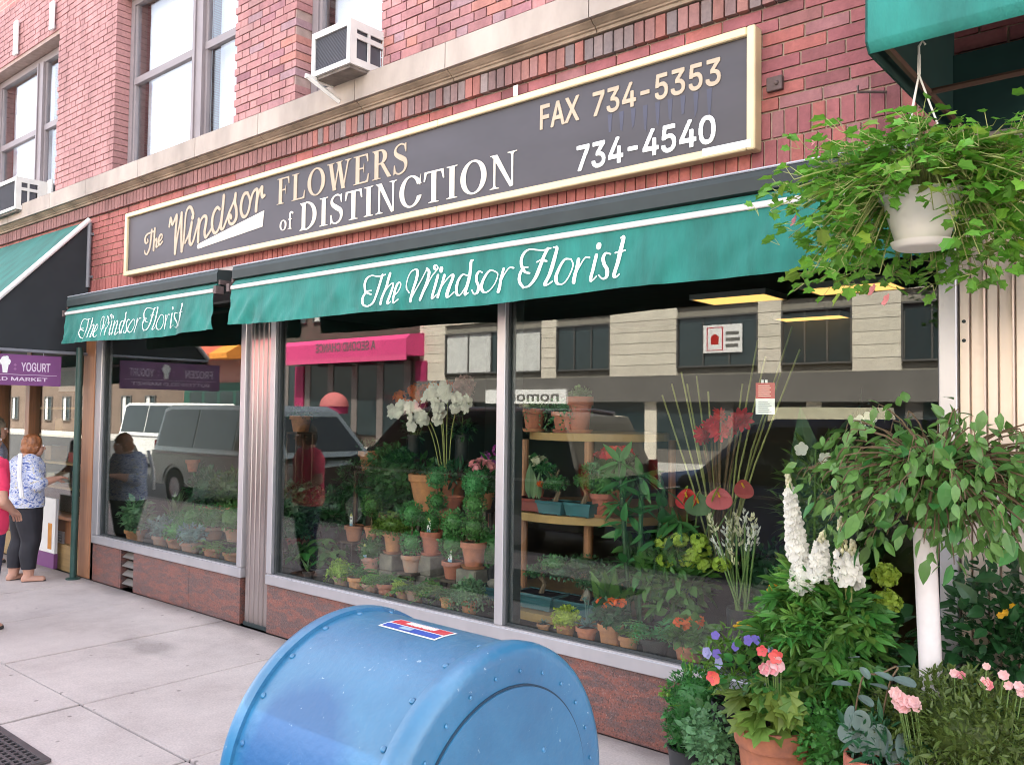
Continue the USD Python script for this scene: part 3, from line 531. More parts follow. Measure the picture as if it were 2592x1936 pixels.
awning(-5.83, -.80, 'long green canvas awning over the two right windows with white script', None, 11)

# ============================================================ air conditioners in the upper windows
def air_conditioner(label, xa, xb, zb, zt, yf, yb=.18):
    t = thing('air_conditioner', label, 'air conditioner', ((xa+xb)/2, yf, zb)); w, h, d = xb-xa, zt-zb, yb-yf
    wm = mat('yellowed_white_metal', (.68, .66, .62), .5, .12, 5); dk = mat('dark_condenser_fins', (.085, .085, .10), .6)
    b = .035
    obj('case', MB().box(-w/2, w/2, .012, d, h-.012, h).box(-w/2, w/2, .012, d, 0, .012).box(-w/2, -w/2+.012, .012, d, .012, h-.012).box(w/2-.012, w/2, d*.62, d, .012, h-.012)
        .box(w/2-.012, w/2, .012, .06, .012, h-.012).box(w/2-.012, w/2, .06, d*.62, .012, .05).box(w/2-.012, w/2, .06, d*.62, h-.06, h-.012).box(w/2-.012, w/2, .06, d*.62, h*.60, h*.60+.035).box(w/2-.012, w/2, d*.335, d*.335+.02, .05, h*.6).box(w/2-.012, w/2, d*.335, d*.335+.02, h*.6+.035, h-.06), wm, t)
    obj('front_rim', MB().box(-w/2, w/2, 0, .012, h-b-.01, h).box(-w/2, w/2, 0, .012, 0, b).box(-w/2, -w/2+b, 0, .012, b, h-b-.01).box(w/2-b, w/2, 0, .012, b, h-b-.01), wm, t)
    m = MB().box(-w/2+b, w/2-b, .03, .05, b, h-b)
    for k in range(26): z = b+(h-2*b)*(k+.5)/26; m.box(-w/2+b, w/2-b, .012, .03, z-.0025, z+.0025)
    obj('condenser', m, dk, t); obj('side_vent', bx(w/2-.03, w/2-.02, .05, d*.6, .02, h-.03), dk, t)
    obj('base_pan', bx(-w/2+.02, w/2-.02, .02, d-.05, -.022, -.001), mat('rusty_pan', (.20, .17, .15), .8, .4, 12), t)
    obj('support_arm', tube([(-w*.42, -.06, -.015), (-w*.20, .28, -.20)], .018, 4), wm, t); obj('support_arm', bx(-w*.45, -w*.40, -.07, .30, -.03, .0), wm, t)
    obj('window_panel', MB().box(w/2, w/2+.12, d-.04, d-.02, 0, h+.02).box(-w/2-.08, -w/2, d-.04, d-.02, 0, h+.02), wm, t)
    return t
ya = -.30
air_conditioner('white window air conditioner with dark grille jutting over the cornice', atY(788.7, 140, ya)[0], atY(886, 100, ya)[0], atY(886, 158, ya)[2], atY(888, 44, ya)[2], ya)
air_conditioner('small cream air conditioner at the lower left pane of the leftmost upper window', atY(-60, 480, -.2)[0], atY(40, 480, -.2)[0], atY(20, 535, -.2)[2], atY(20, 455, -.2)[2], -.2)
for (u, v, u2, v2), lb in (((42, 55, 40, 140), 'added white bar standing in for a bright blur high at the left edge'), ((142, 0, 132, 76), 'added white bar for a bright blur on brick at the top of the leftmost window')):
    a, b = atY(u, v, -.03), atY(u2, v2, -.03); t = thing('wall_bar', lb, 'bar', (b[0], -.03, b[2]))  # added white bars, shaped after two bright blurs on the wall
    obj('bar', bx(-.05, .05, -.02, .01, 0, a[2]-b[2], .006), WHITE, t); obj('fixing', MB().box(-.02, .02, .01, .03, .02, .06).box(-.02, .02, .01, .03, a[2]-b[2]-.06, a[2]-b[2]-.02), ALU, t)

# ============================================================ the market next door (left)
mk = bb
mf = thing('market_front', parent=bb); Ym = .10
WL = -13.38
obj('wood_post', bx(-9.20, -8.935, -.03, .12, 0, 2.74, .006), WOODR, mf); obj('steel_trim', bx(-8.932, -8.882, -.02, .1, .0, 2.66), ALU, mf)
qa = atY(82, 1050, Ym)[0]; qb = atY(4, 1050, Ym)[0]
zs = atY(150, 1298, Ym)[2]
for x in (qa, qb, -12.3, WL+.06): obj('wood_post', bx(x-.06, x+.06, Ym-.06, Ym+.06, zs, 2.45, .004), WOODR, mf)
obj('sill_board', bx(WL, -9.21, Ym-.10, Ym+.10, zs-.04, zs-.002, .004), WOODR, mf)
for k in range(4): a = WL+(-9.21-WL)*k/4; b = WL+(-9.21-WL)*(k+1)/4; obj('wood_panel', bx(a+.004, b-.004, Ym-.02, Ym+.06, .26, zs-.042, .004), WOODR, mf)
obj('kick_board', bx(WL, -9.21, Ym-.06, Ym+.05, -.02, .258), WOODY, mf)
g0, g1 = atY(112, 1390, Ym-.03), atY(160, 1350, Ym-.03)
vg = thing('floor_vent', parent=mf); gm = mat('painted_vent', (.38, .36, .34), .5)
obj('frame', MB().box(g0[0], g1[0], Ym-.045, Ym-.022, g0[2]-.02, g0[2]).box(g0[0], g1[0], Ym-.045, Ym-.022, g1[2], g1[2]+.02).box(g0[0]-.02, g0[0], Ym-.045, Ym-.022, g0[2]-.02, g1[2]+.02).box(g1[0], g1[0]+.02, Ym-.045, Ym-.022, g0[2]-.02, g1[2]+.02), gm, vg)
m = MB(); n = 8
for k in range(n): z = g0[2]+(g1[2]-g0[2])*(k+.5)/n; m.box(g0[0], g1[0], Ym-.04, Ym-.024, z-.009, z+.009)
obj('slats', m, gm, vg); obj('back', bx(g0[0], g1[0], Ym-.0215, Ym-.0205, g0[2], g1[2]), DARK, vg)
obj('transom', bx(WL, -9.21, Ym-.05, Ym+.05, 2.33, 2.46), WOODD, mf); obj('fascia', bx(WL, -9.21, .02, .10, 2.47, 2.745), WOODD, mf)
obj('pane', bx(WL, -9.21, Ym+.01, Ym+.016, zs, 2.33), PANE, mf)
obj('room', MB().box(WL, -9.27, 3.0, 3.05, 0, 2.9).box(WL-.05, WL, Ym, 3, 0, 2.9).box(WL, -9.27, .3, 3, 2.9, 2.93).box(WL, -9.27, .2, 3, -.02, .02), mat('market_wall', (.10, .07, .055), .8), mf)
wb = [atY(150, 931, .5), atY(190, 990, .5)]
obj('white_board', bx(wb[0][0], wb[1][0]+.1, .50, .52, wb[1][2], wb[0][2]), WHITE, mf)
sh = thing('market_shelf', 'wooden shelves of goods behind the market window left of the green pole', 'shelf', (-10.7, .75, .02))
for z in (.72, 1.02, 1.36, 1.70): obj('shelf_board', bx(-1.3, 1.35, -.2, .25, z, z+.03), WOODY, sh)
for x in (-1.3, 0, 1.32): obj('upright', bx(x, x+.03, -.2, .25, 0, 1.85), WOODD, sh)
GOODS = {n: mat('goods_'+n, c, .6) for n, c in (('cream', (.5, .44, .34)), ('brown', (.30, .16, .07)), ('kraft', (.36, .25, .14)), ('grey', (.3, .3, .3)), ('dark', (.06, .05, .05)), ('red', (.35, .05, .04)))}
for z, w, h_, x, c, lb in ((.77, .24, .16, -.9, 'cream', 'wide cream box on the lowest market shelf'), (.77, .15, .22, -.2, 'dark', 'tall black box on the lowest market shelf'), (.77, .22, .18, .55, 'grey', 'grey box on the lowest market shelf'), (1.07, .22, .2, -1.0, 'brown', 'brown box on the second market shelf'), (1.07, .16, .14, -.3, 'red', 'small red box on the second market shelf'), (1.07, .25, .2, .85, 'kraft', 'large kraft paper box on the second market shelf'),
        (1.41, .2, .22, -.7, 'kraft', 'square kraft carton on the third market shelf'), (1.41, .26, .14, .1, 'cream', 'flat cream carton on the third market shelf'), (1.41, .18, .2, .8, 'brown', 'brown carton on the third market shelf'), (1.75, .24, .2, -.4, 'dark', 'dark carton on the top market shelf'), (1.75, .2, .16, .6, 'grey', 'grey carton on the top market shelf')):
    t = thing('carton', lb, 'box', (-10.7+x, .72, z-.02), 4*math.sin(x*7), 'boxes on the market shelves')
    obj('carton_body', bx(-w/2, w/2, -.1, .1, 0, h_, .004), GOODS[c], t); obj('lid_tape', bx(-w/2+.01, w/2-.01, -.02, .02, h_, h_+.002), GOODS['cream'], t)
pl = atZ(187, 1465, 0)
gp = thing('green_pole', 'thin dark green pole standing at the corner of the market front', 'pole', (-9.06, -.13, 0))
obj('shaft', tube([(0, 0, .012), (0, 0, 2.36)], .033, 16), POLEG, gp, True); obj('foot', lathe([(0, 0), (.07, 0), (.07, .012), (.035, .02), (0, .02)], 16), POLEG, gp)
dp = thing('wall_conduit', 'grey vertical conduit on the brick between the market awning and sign', 'pipe', (atY(225, 680, -.03)[0], -.035, 3.0))
obj('pipe', tube([(0, 0, 0), (0, 0, .68)], .022, 10), mat('grey_conduit', (.20, .20, .22), .5), dp, True); obj('strap', MB().box(-.03, .03, -.005, .035, .1, .125).box(-.03, .03, -.005, .035, .55, .575), MATS['grey_conduit'], dp)
# its big awning with the side panel, and the purple sign hanging from it
aw = thing('market_awning', 'large teal market awning with white edge and dark side panel at the left', 'awning'); XA = -9.14
XE = -14.0; yo, zo = -1.30, 2.31
obj('canopy_top', ext(Polygon([(-.03, 3.69), (-.03, 3.705), (yo-.012, zo+.005), (yo, zo)]), XE, XA-.02, 'yz'), GREEN, aw)
obj('white_edge', tube([(XA, -.04, 3.712), (XA, yo-.01, zo+.012)], .026, 8), WHITE, aw, True)
obj('side_panel', ext(Polygon([(-.03, 3.67), (yo+.01, zo), (-.03, zo)]), XA-.012, XA-.004, 'yz'), mat('shade_painted_side_canvas', (.022, .026, .03), .85, .2, 3), aw)  # shade on the awning end is put into this near-black canvas colour
obj('front_valance', bx(XE, XA, yo-.006, yo, zo-.24, zo), GREEN, aw)
obj('frame_bar', tube([(XA+.012, -.02, zo-.01), (XA+.012, yo, zo-.01)], .016, 8), mat('grey_tube', (.28, .29, .32), .4, metal=.5), aw, True); obj('frame_bar', tube([(XE, yo+.03, zo), (XA, yo+.03, zo)], .016, 8), MATS['grey_tube'], aw, True)
ps = thing('hanging_sign', 'purple frozen yogurt sign hanging under the market awning edge', 'sign')
PUR = mat('purple_sign', (.20, .065, .20), .45, .08, 4); PURL = mat('pale_purple_lettering', (.72, .60, .72), .6)
sy0, sy1 = -.28, -1.46
obj('board', bx(XA-.006, XA+.006, sy1, sy0, 1.955, 2.258), PUR, ps)
for y in (-.45, -1.3): obj('hook', tube([(XA, y, 2.255), (XA, y, 2.30)], .004, 6), MATS['grey_tube'], ps)
def side_text(s, h, y0, z, width):                              # reads from +x: left to right runs towards the wall
    m = meshkit.text_mesh(s, h, .002, True); v = np.array(m.vertices); v[:, 0] = (v[:, 0]-v[:, 0].min())*width/np.ptp(v[:, 0])
    return (np.stack([XA+.0065+v[:, 2], y0+v[:, 0], z+v[:, 1]], 1), np.array(m.faces))
obj('lettering', side_text('FROZEN', .082, -1.37, 2.098, .34), PURL, ps); obj('lettering', side_text('YOGURT', .082, -.655, 2.098, .27), PURL, ps)
obj('lettering', side_text('BUTTERFIELD MARKET', .034, -1.33, 2.0, .92), PURL, ps); obj('rule', bx(XA+.006, XA+.008, -1.42, -.32, 2.058, 2.062), PURL, ps)
cone = unary_union([Polygon([(-.032, 2.165), (.032, 2.165), (.020, 2.075), (-.020, 2.075)]), sbox(-.042, 2.155, .042, 2.18), Point(-.022, 2.185).buffer(.027), Point(.022, 2.185).buffer(.027), Point(-.008, 2.205).buffer(.03), Point(.012, 2.222).buffer(.018)])
obj('cone_emblem', ext(affinity.translate(cone, -.80, 0), XA+.0065, XA+.0085, 'yz'), WHITEL, ps)
for dy in (-.09, .09): obj('ornament', ext(unary_union([Polygon([(-.80+dy, 2.10), (-.785+dy, 2.115), (-.80+dy, 2.13), (-.815+dy, 2.115)]), Polygon([(-.80+dy, 2.14), (-.785+dy, 2.155), (-.80+dy, 2.17), (-.815+dy, 2.155)])]), XA+.0065, XA+.0075, 'yz'), mat('mid_purple', (.36, .16, .34), .5), ps)
sb = thing('sidewalk_board', 'low purple and white board standing behind the woman in black trousers', 'sign', (-10.05, -.02, -.0)); obj('base', bx(-.28, .28, -.02, .02, 0, .16), PUR, sb); obj('white_panel', bx(-.28, .28, -.015, .015, .161, .75), WHITE, sb); obj('orange_patch', bx(.10, .2, -.017, -.0155, .2, .48), mat('orange_paint', (.6, .25, .04), .6), sb)

# ============================================================ canopy over the entrance at the right, metal frame inside
cn = thing('entrance_canopy', 'deep green canvas canopy jutting out above the hanging basket', 'canopy'); X0, X1, YF, ZB = -.895, 3.6, -1.135, 2.918
P_ = [(YF+.03, ZB), (YF, ZB+.03), (YF+.012, ZB+.55), (YF+.30, ZB+.95), (.0, ZB+1.25)]; T_ = [(y+.006, z-.002) for y, z in P_]
obj('front_cover', ext(Polygon(P_+[(.0, ZB+1.243)]+[(YF+.304, ZB+.942), (YF+.02, ZB+.545), (YF+.008, ZB+.034), (YF+.034, ZB+.006)]), X0, X1, 'yz'), GREEN, cn, 50)
obj('side_cover', ext(Polygon(P_+[(.0, ZB)]), X0-.004, X0+.004, 'yz'), GREENDK, cn)
obj('back_valance', bx(X0+.005, X1, -.03, -.012, ZB, ZB+.35), GREENDK, cn)
m = MB()
for x in (X0+.04, .6, 2.0): m.tube([(x, -.03, ZB+.03), (x, YF+.05, ZB+.03)], .014, 6)
m.tube([(X0+.04, YF+.05, ZB+.03), (X1, YF+.05, ZB+.03)], .014, 6).tube([(X0+.04, YF+.06, ZB+.5), (X1, YF+.06, ZB+.5)], .014, 6).tube([(X0+.04, -.55, ZB+.03), (X1, -.55, ZB+.03)], .012, 6)
obj('frame', m, mat('rusted_frame', (.10, .05, .035), .7), cn)

# ============================================================ the mailbox
def mailbox_paint(name, patch):
    C0 = patch; N = {'g': ('geometry', {}), 'n': ('noise_texture', {'scale': 5.0, 'detail': 6.0, 'roughness': .62}), 'r': ('rgb_ramp', {'ramp': [(.3, (.012, .108, .222)), (.7, (.026, .168, .315))]}),
        'vs': ('vector_math', {'math_type': 'distance', 'vector2': tuple(C0)}), 'nn': ('noise_texture', {'scale': 22.0, 'detail': 4.0}), 'ma': ('math', {'math_type': 'multiply_add', 'value2': .05}), 'ms': ('map_range', {'from_min': .145, 'from_max': .19, 'to_min': 1.0, 'to_max': 0.0, 'clamp': True}),
        'mx': ('mix_color', {'b': (.006, .085, .225)}), 'ch': ('noise_texture', {'scale': 48.0, 'detail': 5.0, 'roughness': .7}), 'cm': ('map_range', {'from_min': .66, 'from_max': .70, 'to_min': 0.0, 'to_max': .7, 'clamp': True}), 'mc': ('mix_color', {'b': (.42, .55, .62)}),
        'rr': ('map_range', {'from_min': 0, 'from_max': 1, 'to_min': .36, 'to_max': .55}), 'nb': ('noise_texture', {'scale': 60.0, 'detail': 3.0}), 'b': ('bump', {'strength': .5, 'distance': .003}), 'p': ('principled_bsdf', {'specular_ior_level': .7, 'coat_weight': .4, 'coat_roughness': .34, 'coat_ior': 1.6})}
    return usdkit.material(stage, '/World/Looks/'+name, N, [('g.position', 'n.vector'), ('n.fac', 'r.fac'), ('g.position', 'vs.vector1'), ('g.position', 'nn.vector'), ('nn.fac', 'ma.value1'), ('vs.value', 'ma.value3'), ('ma.value', 'ms.value'), ('r.color', 'mx.a'), ('ms.result', 'mx.fac'),
        ('g.position', 'ch.vector'), ('ch.fac', 'cm.value'), ('mx.result', 'mc.a'), ('cm.result', 'mc.fac'), ('mc.result', 'p.base_color'), ('ms.result', 'rr.value'), ('rr.result', 'p.roughness'), ('g.position', 'nb.vector'), ('nb.fac', 'b.height'), ('b.normal', 'p.normal')], surface='p.BSDF')
MR, MXA, MXB, MYC, MZC = .31, -1.514, -1.025, -2.734, .994
d = ray(745, 1885); o = CAM-np.array([0, MYC, MZC]); A_, B_, C_ = d[1]**2+d[2]**2, 2*(o[1]*d[1]+o[2]*d[2]), o[1]**2+o[2]**2-(MR-.012)**2
tt = (-B_-math.sqrt(max(B_*B_-4*A_*C_, 0)))/(2*A_); patch = CAM+d*tt
BLUE = mailbox_paint('blue_mailbox_paint', patch-np.array([0, 0, .03]))
BLUED = mat('blue_mailbox_end', (.008, .066, .158), .55, .22, 6, .0012, 70, spec=.5)
mb = thing('mailbox', 'rounded blue steel street mailbox seen from behind in the foreground', 'mailbox', ((MXA+MXB)/2, MYC, 0), -1.0); hx = (MXB-MXA)/2
def dome(r, x0, x1, zb=.24, k=64):
    a = np.linspace(0, math.pi, k+1); return ext(Polygon([(r*math.cos(q), MZC+r*math.sin(q)) for q in a]+[(-r, zb), (r, zb)]), x0, x1, 'yz')
obj('barrel', dome(MR-.010, -hx+.02, hx-.02), BLUE, mb, 40)
for s in (-1, 1):
    hull = m3.Manifold.batch_hull([m3.Manifold(m3.Mesh(np.asarray(v, np.float32), np.asarray(f, np.uint32))) for v, f in [dome(MR-o_, s*hx-s*.004-.002-s*q, s*hx-s*.004+.002-s*q, .24+o_) for q, o_ in ((.042, .002), (.032, .0004), (.026, 0), (.0190, .0010), (.013, .0035), (.008, .0076), (.0035, .013), (.0010, .019), (0, .026))]])
    obj('end_cap', hull, BLUE, mb, 60)
    m = MB().add(dome(MR-.0035, s*(hx-.043)-.003, s*(hx-.043)+.003)); obj('seam', m, mat('dark_seam', (.012, .04, .075), .6), mb)
    obj('end_plate', dome(MR-.078, s*hx+s*.001-.004, s*hx+s*.001+.003, .32), BLUE, mb, 40)
    obj('seam', dome(MR-.074, s*hx-.0032, s*hx+s*.0005+.0005 if s > 0 else -hx+.003, .316), MATS['dark_seam'], mb)
def rivet(c, n, r=.0065):
    _, a, b = frame_of(np.array(n, float)); v, f = ball((0, 0, 0), 1, 1); B3 = np.stack([a, b, np.array(n, float)/np.linalg.norm(n)]); obj('rivet', ((v*[r, r, r*.55])@B3+c, f), BLUE, mb, True)
for s in (-1, 1):
    for k in range(10):
        a = math.radians(180-20-k*17.3+(1.5 if s > 0 else 0)); rivet((s*(hx-.062), (MR-.009)*math.cos(a), MZC+(MR-.009)*math.sin(a)), (0, math.cos(a), math.sin(a)))
for k in range(12): a = math.radians(7.5+k*15); rivet((hx-.0, (MR-.05)*math.cos(a), MZC+(MR-.05)*math.sin(a)), (1, 0, 0), .0042)
for y, z in ((-.10, .17), (.02, .12), (.10, .16), (.07, .075), (-.02, .02)): rivet((hx+.004, y, MZC+z*.6), (1, 0, 0), .006)
for x in (-hx+.05, hx-.05):
    for y in (-.24, .24): obj('leg', bx(x-.03, x+.03, y-.03, y+.03, .0, .245, .003), BLUE, mb)
obj('flap', bx(-.19, .19, MR-.012, MR+.006, .80, .98, .004), BLUE, mb)
a0, a1 = math.radians(83), math.radians(95); st = thing('sticker', parent=mb)
def patch_on(r, x0, x1, q0, q1, n=8):
    v = [(x+sh_, -r*math.cos(q) , MZC+r*math.sin(q)) for q in np.linspace(q0, q1, n+1) for x, sh_ in ((x0, 0), (x1, 0))]; f = []
    for i in range(n): f += [(2*i, 2*i+1, 2*i+3), (2*i, 2*i+3, 2*i+2)]
    v = np.array(v); o2 = v+[0, 0, -.0006]; f = np.array(f); return (np.vstack([v, o2]), np.vstack([f, f[:, ::-1]+len(v)]))
RB = MR-.010
obj('border', patch_on(RB+.0012, -.082, .085, a0, a1), WHITEL, st); obj('red_band', patch_on(RB+.0020, -.077, .080, a0+.10, a1-.015), mat('sticker_red', (.55, .04, .06), .4), st); obj('blue_band', patch_on(RB+.0020, -.077, .080, a0+.015, a0+.085), mat('sticker_blue', (.03, .08, .40), .4), st)
m = MB(); r5 = random.Random(5)
for k in range(16): x = -.040+k*.0052; m.add(patch_on(RB+.0028, x, x+.0030+.0015*r5.random(), a0+.12+.01*r5.random(), a1-.03, 3))
obj('faded_print', m, WHITEL, st); obj('pale_print', patch_on(RB+.0028, -.03, .005, a0+.03, a0+.07, 3), mat('sticker_pale', (.30, .45, .60), .5), st)

# ============================================================ people
def limb_union(bones, edge=.022, it=12):
    ms = []
    for ch in bones:
        for (p, r), (q, s) in zip(ch[:-1], ch[1:]):
            ms.append(m3.Manifold.batch_hull([m3.Manifold.sphere(r, 20).translate(tuple(p)), m3.Manifold.sphere(s, 20).translate(tuple(q))]))
    u = m3.Manifold.batch_boolean(ms, m3.OpType.Add).refine_to_length(edge).to_mesh()
    t = trimesh.Trimesh(np.array(u.vert_properties[:, :3]), np.array(u.tri_verts), process=False); trimesh.smoothing.filter_taubin(t, iterations=it)
    return t
def mf_of(t): return m3.Manifold(m3.Mesh(np.asarray(t.vertices, np.float32), np.asarray(t.faces, np.uint32)))
def slab(z0, z1): return m3.Manifold.cube((3, 3, z1-z0)).translate((-1.5, -1.5, z0))
SKIN = mat('skin', (.50, .27, .19), .55, .12, 14)
def person(label, loc, rz, H, J, shirt_m, trouser_m, hair_m, sleeve=.25, hem=.52, trouser_len=.12, neck=.835, bulk=1.0, hair_long=0.0, shoe=None):
    """J holds the joints as fractions of the height H (x to the right, y forward); every figure faces its own +y."""
    t = thing('person', label, 'person', loc, rz)
    j = {k: np.array(v, float)*H for k, v in J.items()}
    mir = lambda p: p*[-1, 1, 1]
    R = lambda r: r*H*bulk
    hd = j['head']; S = []
    def side(a): return [j[a+'R'], j[a+'L']]
    shR, shL = side('sh'); elR, elL = side('el'); wrR, wrL = side('wr'); hpR, hpL = side('hip'); knR, knL = side('kn'); anR, anL = side('an'); toR, toL = side('to')
    ch, wa = j['chest'], j['waist']; dx = np.array([.055*H, 0, 0])
    torso = [[(ch-dx, R(.068)), (ch+dx, R(.068))], [(shL, R(.037)), (ch-dx, R(.068)), (wa-dx, R(.064)), (hpL, R(.074))], [(shR, R(.037)), (ch+dx, R(.068)), (wa+dx, R(.064)), (hpR, R(.074))], [(shL, R(.037)), (shR, R(.037))], [(hpL, R(.074)), (hpR, R(.074))], [(wa-dx, R(.064)), (wa+dx, R(.064))]]
    legs = [[(hp, R(.070)), ((hp+kn)/2, R(.056)), (kn, R(.040)), (kn*.62+an*.38+[0, -.012*H, 0], R(.038)), (an, R(.024))] for hp, kn, an in ((hpR, knR, anR), (hpL, knL, anL))]
    feet = [[(an, R(.023)), (an+[0, -.02*H, -.028*H], R(.02)), (to, R(.016))] for an, to in ((anR, toR), (anL, toL))]
    arms = [[(s, R(.034)), ((s+e)/2, R(.030)), (e, R(.025)), (e*.7+w*.3, R(.025)), (w, R(.017))] for s, e, w in ((shR, elR, wrR), (shL, elL, wrL))]
    nk = j['neck']; head = [[(nk, R(.034)), (hd+[0, -.005*H, -.045*H], .034*H)], [(hd+[0, -.012*H, .014*H], .052*H), (hd+[0, .012*H, -.022*H], .043*H), (hd+[0, .028*H, -.048*H], .022*H)], [(hd+[0, .052*H, -.008*H], .008*H), (hd+[0, .060*H, -.020*H], .008*H)], [(hd+[.05*H, 0, -.01*H], .012*H), (hd+[.051*H, -.002*H, -.022*H], .009*H)], [(hd+[-.05*H, 0, -.01*H], .012*H), (hd+[-.051*H, -.002*H, -.022*H], .009*H)]]
    hands = []
    for (e, w), sx in (((elR, wrR), 1), ((elL, wrL), -1)):
        f = (w-e)/np.linalg.norm(w-e); a = np.cross(f, [0, 0, 1.0]); a = a/(np.linalg.norm(a)+1e-9); n = np.cross(a, f)
        pm = w+f*.05*H; hands += [[(w, R(.016)), (pm+a*.012*H, .011*H), (pm-a*.012*H, .011*H), (w, R(.016))]]
        for q, L in ((-.018, .044), (-.006, .050), (.006, .048), (.018, .038)):
            b = pm+a*q*H+f*.008*H; c = b+f*L*.5*H-n*.006*H; hands.append([(b, .0058*H), (c, .0052*H), (c+f*L*.45*H-n*.014*H, .0046*H)])
        b = w+f*.018*H-a*sx*.014*H; hands.append([(b, .0075*H), (b+f*.022*H-a*sx*.016*H, .0062*H), (b+f*.042*H-a*sx*.018*H, .0052*H)])
    body = limb_union(torso+legs+feet+arms+head+hands, .016*1.0, 6); obj('body', (np.array(body.vertices), np.array(body.faces)), SKIN, t, True)
    grow = lambda bones, d, g: [[(p, r+d*g) for p, r in c_] for c_ in bones]
    tr = mf_of(limb_union(grow(torso[1:], .010, 1)+grow(legs, .012, 1), .03, 6))^slab(trouser_len*H, (hem+.03)*H); u = tr.to_mesh()
    obj('trousers', (np.array(u.vert_properties[:, :3]), np.array(u.tri_verts)), trouser_m, t, 40)
    sl = [[(s, R(.034)+.014), ((s+e)/2, R(.032)+.014), (s+(e-s)*min(1, sleeve*2), R(.030)+.018)]+([] if sleeve <= .5 else [(e+(w-e)*(sleeve-.5)*2, R(.026)+.016)]) for s, e, w in ((shR, elR, wrR), (shL, elL, wrL))]
    st_ = mf_of(limb_union(grow(torso, .020, 1), .03, 6))^slab(hem*H, neck*H)
    st_ = st_+mf_of(limb_union(sl, .03, 4))
    tm = st_.refine_to_length(.03).to_mesh(); v = np.array(tm.vert_properties[:, :3]); v += (meshkit.fbm(v*9, 3, 5)[:, None]-.5)*.012*np.array([1, 1, .3])
    obj('shirt', (v, np.array(tm.tri_verts)), shirt_m, t, 50)
    hb = [[(hd+[0, -.018*H, .022*H], .064*H), (hd+[0, -.028*H, -.015*H], .061*H)], [(hd+[.018*H, -.012*H, -.01*H], .045*H), (hd+[-.018*H, -.012*H, -.01*H], .045*H)]]
    if hair_long: hb.append([(hd+[0, -.03*H, -.02*H], .046*H), (hd+[0, -.035*H, -hair_long*H], .035*H)])
    hr = limb_union(hb, .012, 4); v = np.array(hr.vertices); v += (meshkit.fbm(v*38, 4, 3)[:, None]-.5)*.03*((v-hd)/np.linalg.norm(v-hd, axis=1, keepdims=True)); obj('hair', (v, np.array(hr.faces)), hair_m, t, True)
    for c_ in feet:
        s = limb_union([[(c_[1][0]+[0, 0, -.008*H], .024*H), (c_[2][0]+[0, .004*H, -.004*H], .020*H)]], .02, 3); v = np.array(s.vertices); v[:, 2] = np.clip(v[:, 2]-.002, 0.001, .012 if shoe is None else 9); obj('sandal' if shoe is None else 'shoe', (v, np.array(s.faces)), mat('dark_sole', (.05, .035, .03), .6) if shoe is None else shoe, t, 40)
    for sx in (-1, 1): obj('eye', ball(hd+[sx*.019*H, .047*H, .0], .0065*H, 1), WHITE, t)
    obj('mouth', bx(hd[0]-.014*H, hd[0]+.014*H, hd[1]+.044*H, hd[1]+.052*H, hd[2]-.040*H, hd[2]-.036*H), mat('lips', (.35, .10, .09), .5), t)
    return t
STAND = dict(head=(0, .035, .925), neck=(0, .0, .855), chest=(0, .0, .755), waist=(0, .0, .625), shR=(.098, 0, .805), shL=(-.098, 0, .805), elR=(.135, .02, .635), elL=(-.135, .02, .635), wrR=(.12, .13, .60), wrL=(-.12, .13, .60),
             hipR=(.05, 0, .52), hipL=(-.05, 0, .52), knR=(.052, .012, .275), knL=(-.052, .012, .275), anR=(.05, -.012, .045), anL=(-.05, -.012, .045), toR=(.058, .075, .014), toL=(-.058, .075, .014))
def pattern(name, base, a, b):
    N = {'co': ('geometry', {}), 'mp': ('mapping', {'scale': (9, 9, 22)}), 'n': ('noise_texture', {'scale': 1.6, 'detail': 3.0, 'distortion': 1.6}), 'r': ('rgb_ramp', {'ramp': [(.30, base), (.42, (.10, .15, .36)), (.47, a), (.54, (.20, .27, .5)), (.60, a), (.66, b), (.72, base)]}), 'p': ('principled_bsdf', {'roughness': .8})}
    return usdkit.material(stage, '/World/Looks/'+name, N, [('co.position', 'mp.vector'), ('mp.vector', 'n.vector'), ('n.fac', 'r.fac'), ('r.color', 'p.base_color')], surface='p.BSDF')
BLOUSE = pattern('blue_patterned_blouse', (.06, .09, .28), (.68, .68, .72), (.52, .45, .20)); PALEB = pattern('pale_patterned_top', (.70, .70, .74), (.74, .72, .74), (.45, .47, .55))
AUBURN = mat('auburn_hair', (.26, .095, .035), .45, .5, 40, stretch=(1, 1, .3)); DARKH = mat('dark_hair', (.022, .016, .012), .45, .4, 40); GREYH = mat('grey_blond_hair', (.32, .27, .2), .5, .3, 40)
JW = dict(STAND); JW.update(head=(-.015, .05, .905), neck=(-.01, .015, .845), elR=(.155, .03, .655), wrR=(.09, .15, .68), elL=(-.14, .03, .65), wrL=(-.08, .15, .66), anL=(-.06, -.045, .045), toL=(-.085, .04, .014), anR=(.06, .02, .045), toR=(.095, .095, .014), knL=(-.06, -.005, .275), knR=(.058, .03, .275))
pw = person('woman with short auburn hair in blue patterned blouse and black cropped trousers', (-9.34, -.50, -.0), -8, 1.49, JW, BLOUSE, mat('black_trousers', (.016, .015, .02), .8, .3, 8), AUBURN, sleeve=.62, hem=.50, trouser_len=.085, bulk=1.30)
obj('white_strap', tube([(.20, -.10, 1.28), (.27, -.12, 1.08), (.315, -.10, .86)], .020, 6), WHITE, pw)
PINK = mat('hot_pink_shirt', (.70, .035, .11), .8, .15, 6); JEANS = mat('dark_navy_trousers', (.03, .035, .07), .8, .2, 6)
JP = dict(STAND); JP.update(elR=(.165, -.02, .64), wrR=(.10, .09, .58), elL=(-.16, -.02, .64), wrL=(-.08, .10, .58))
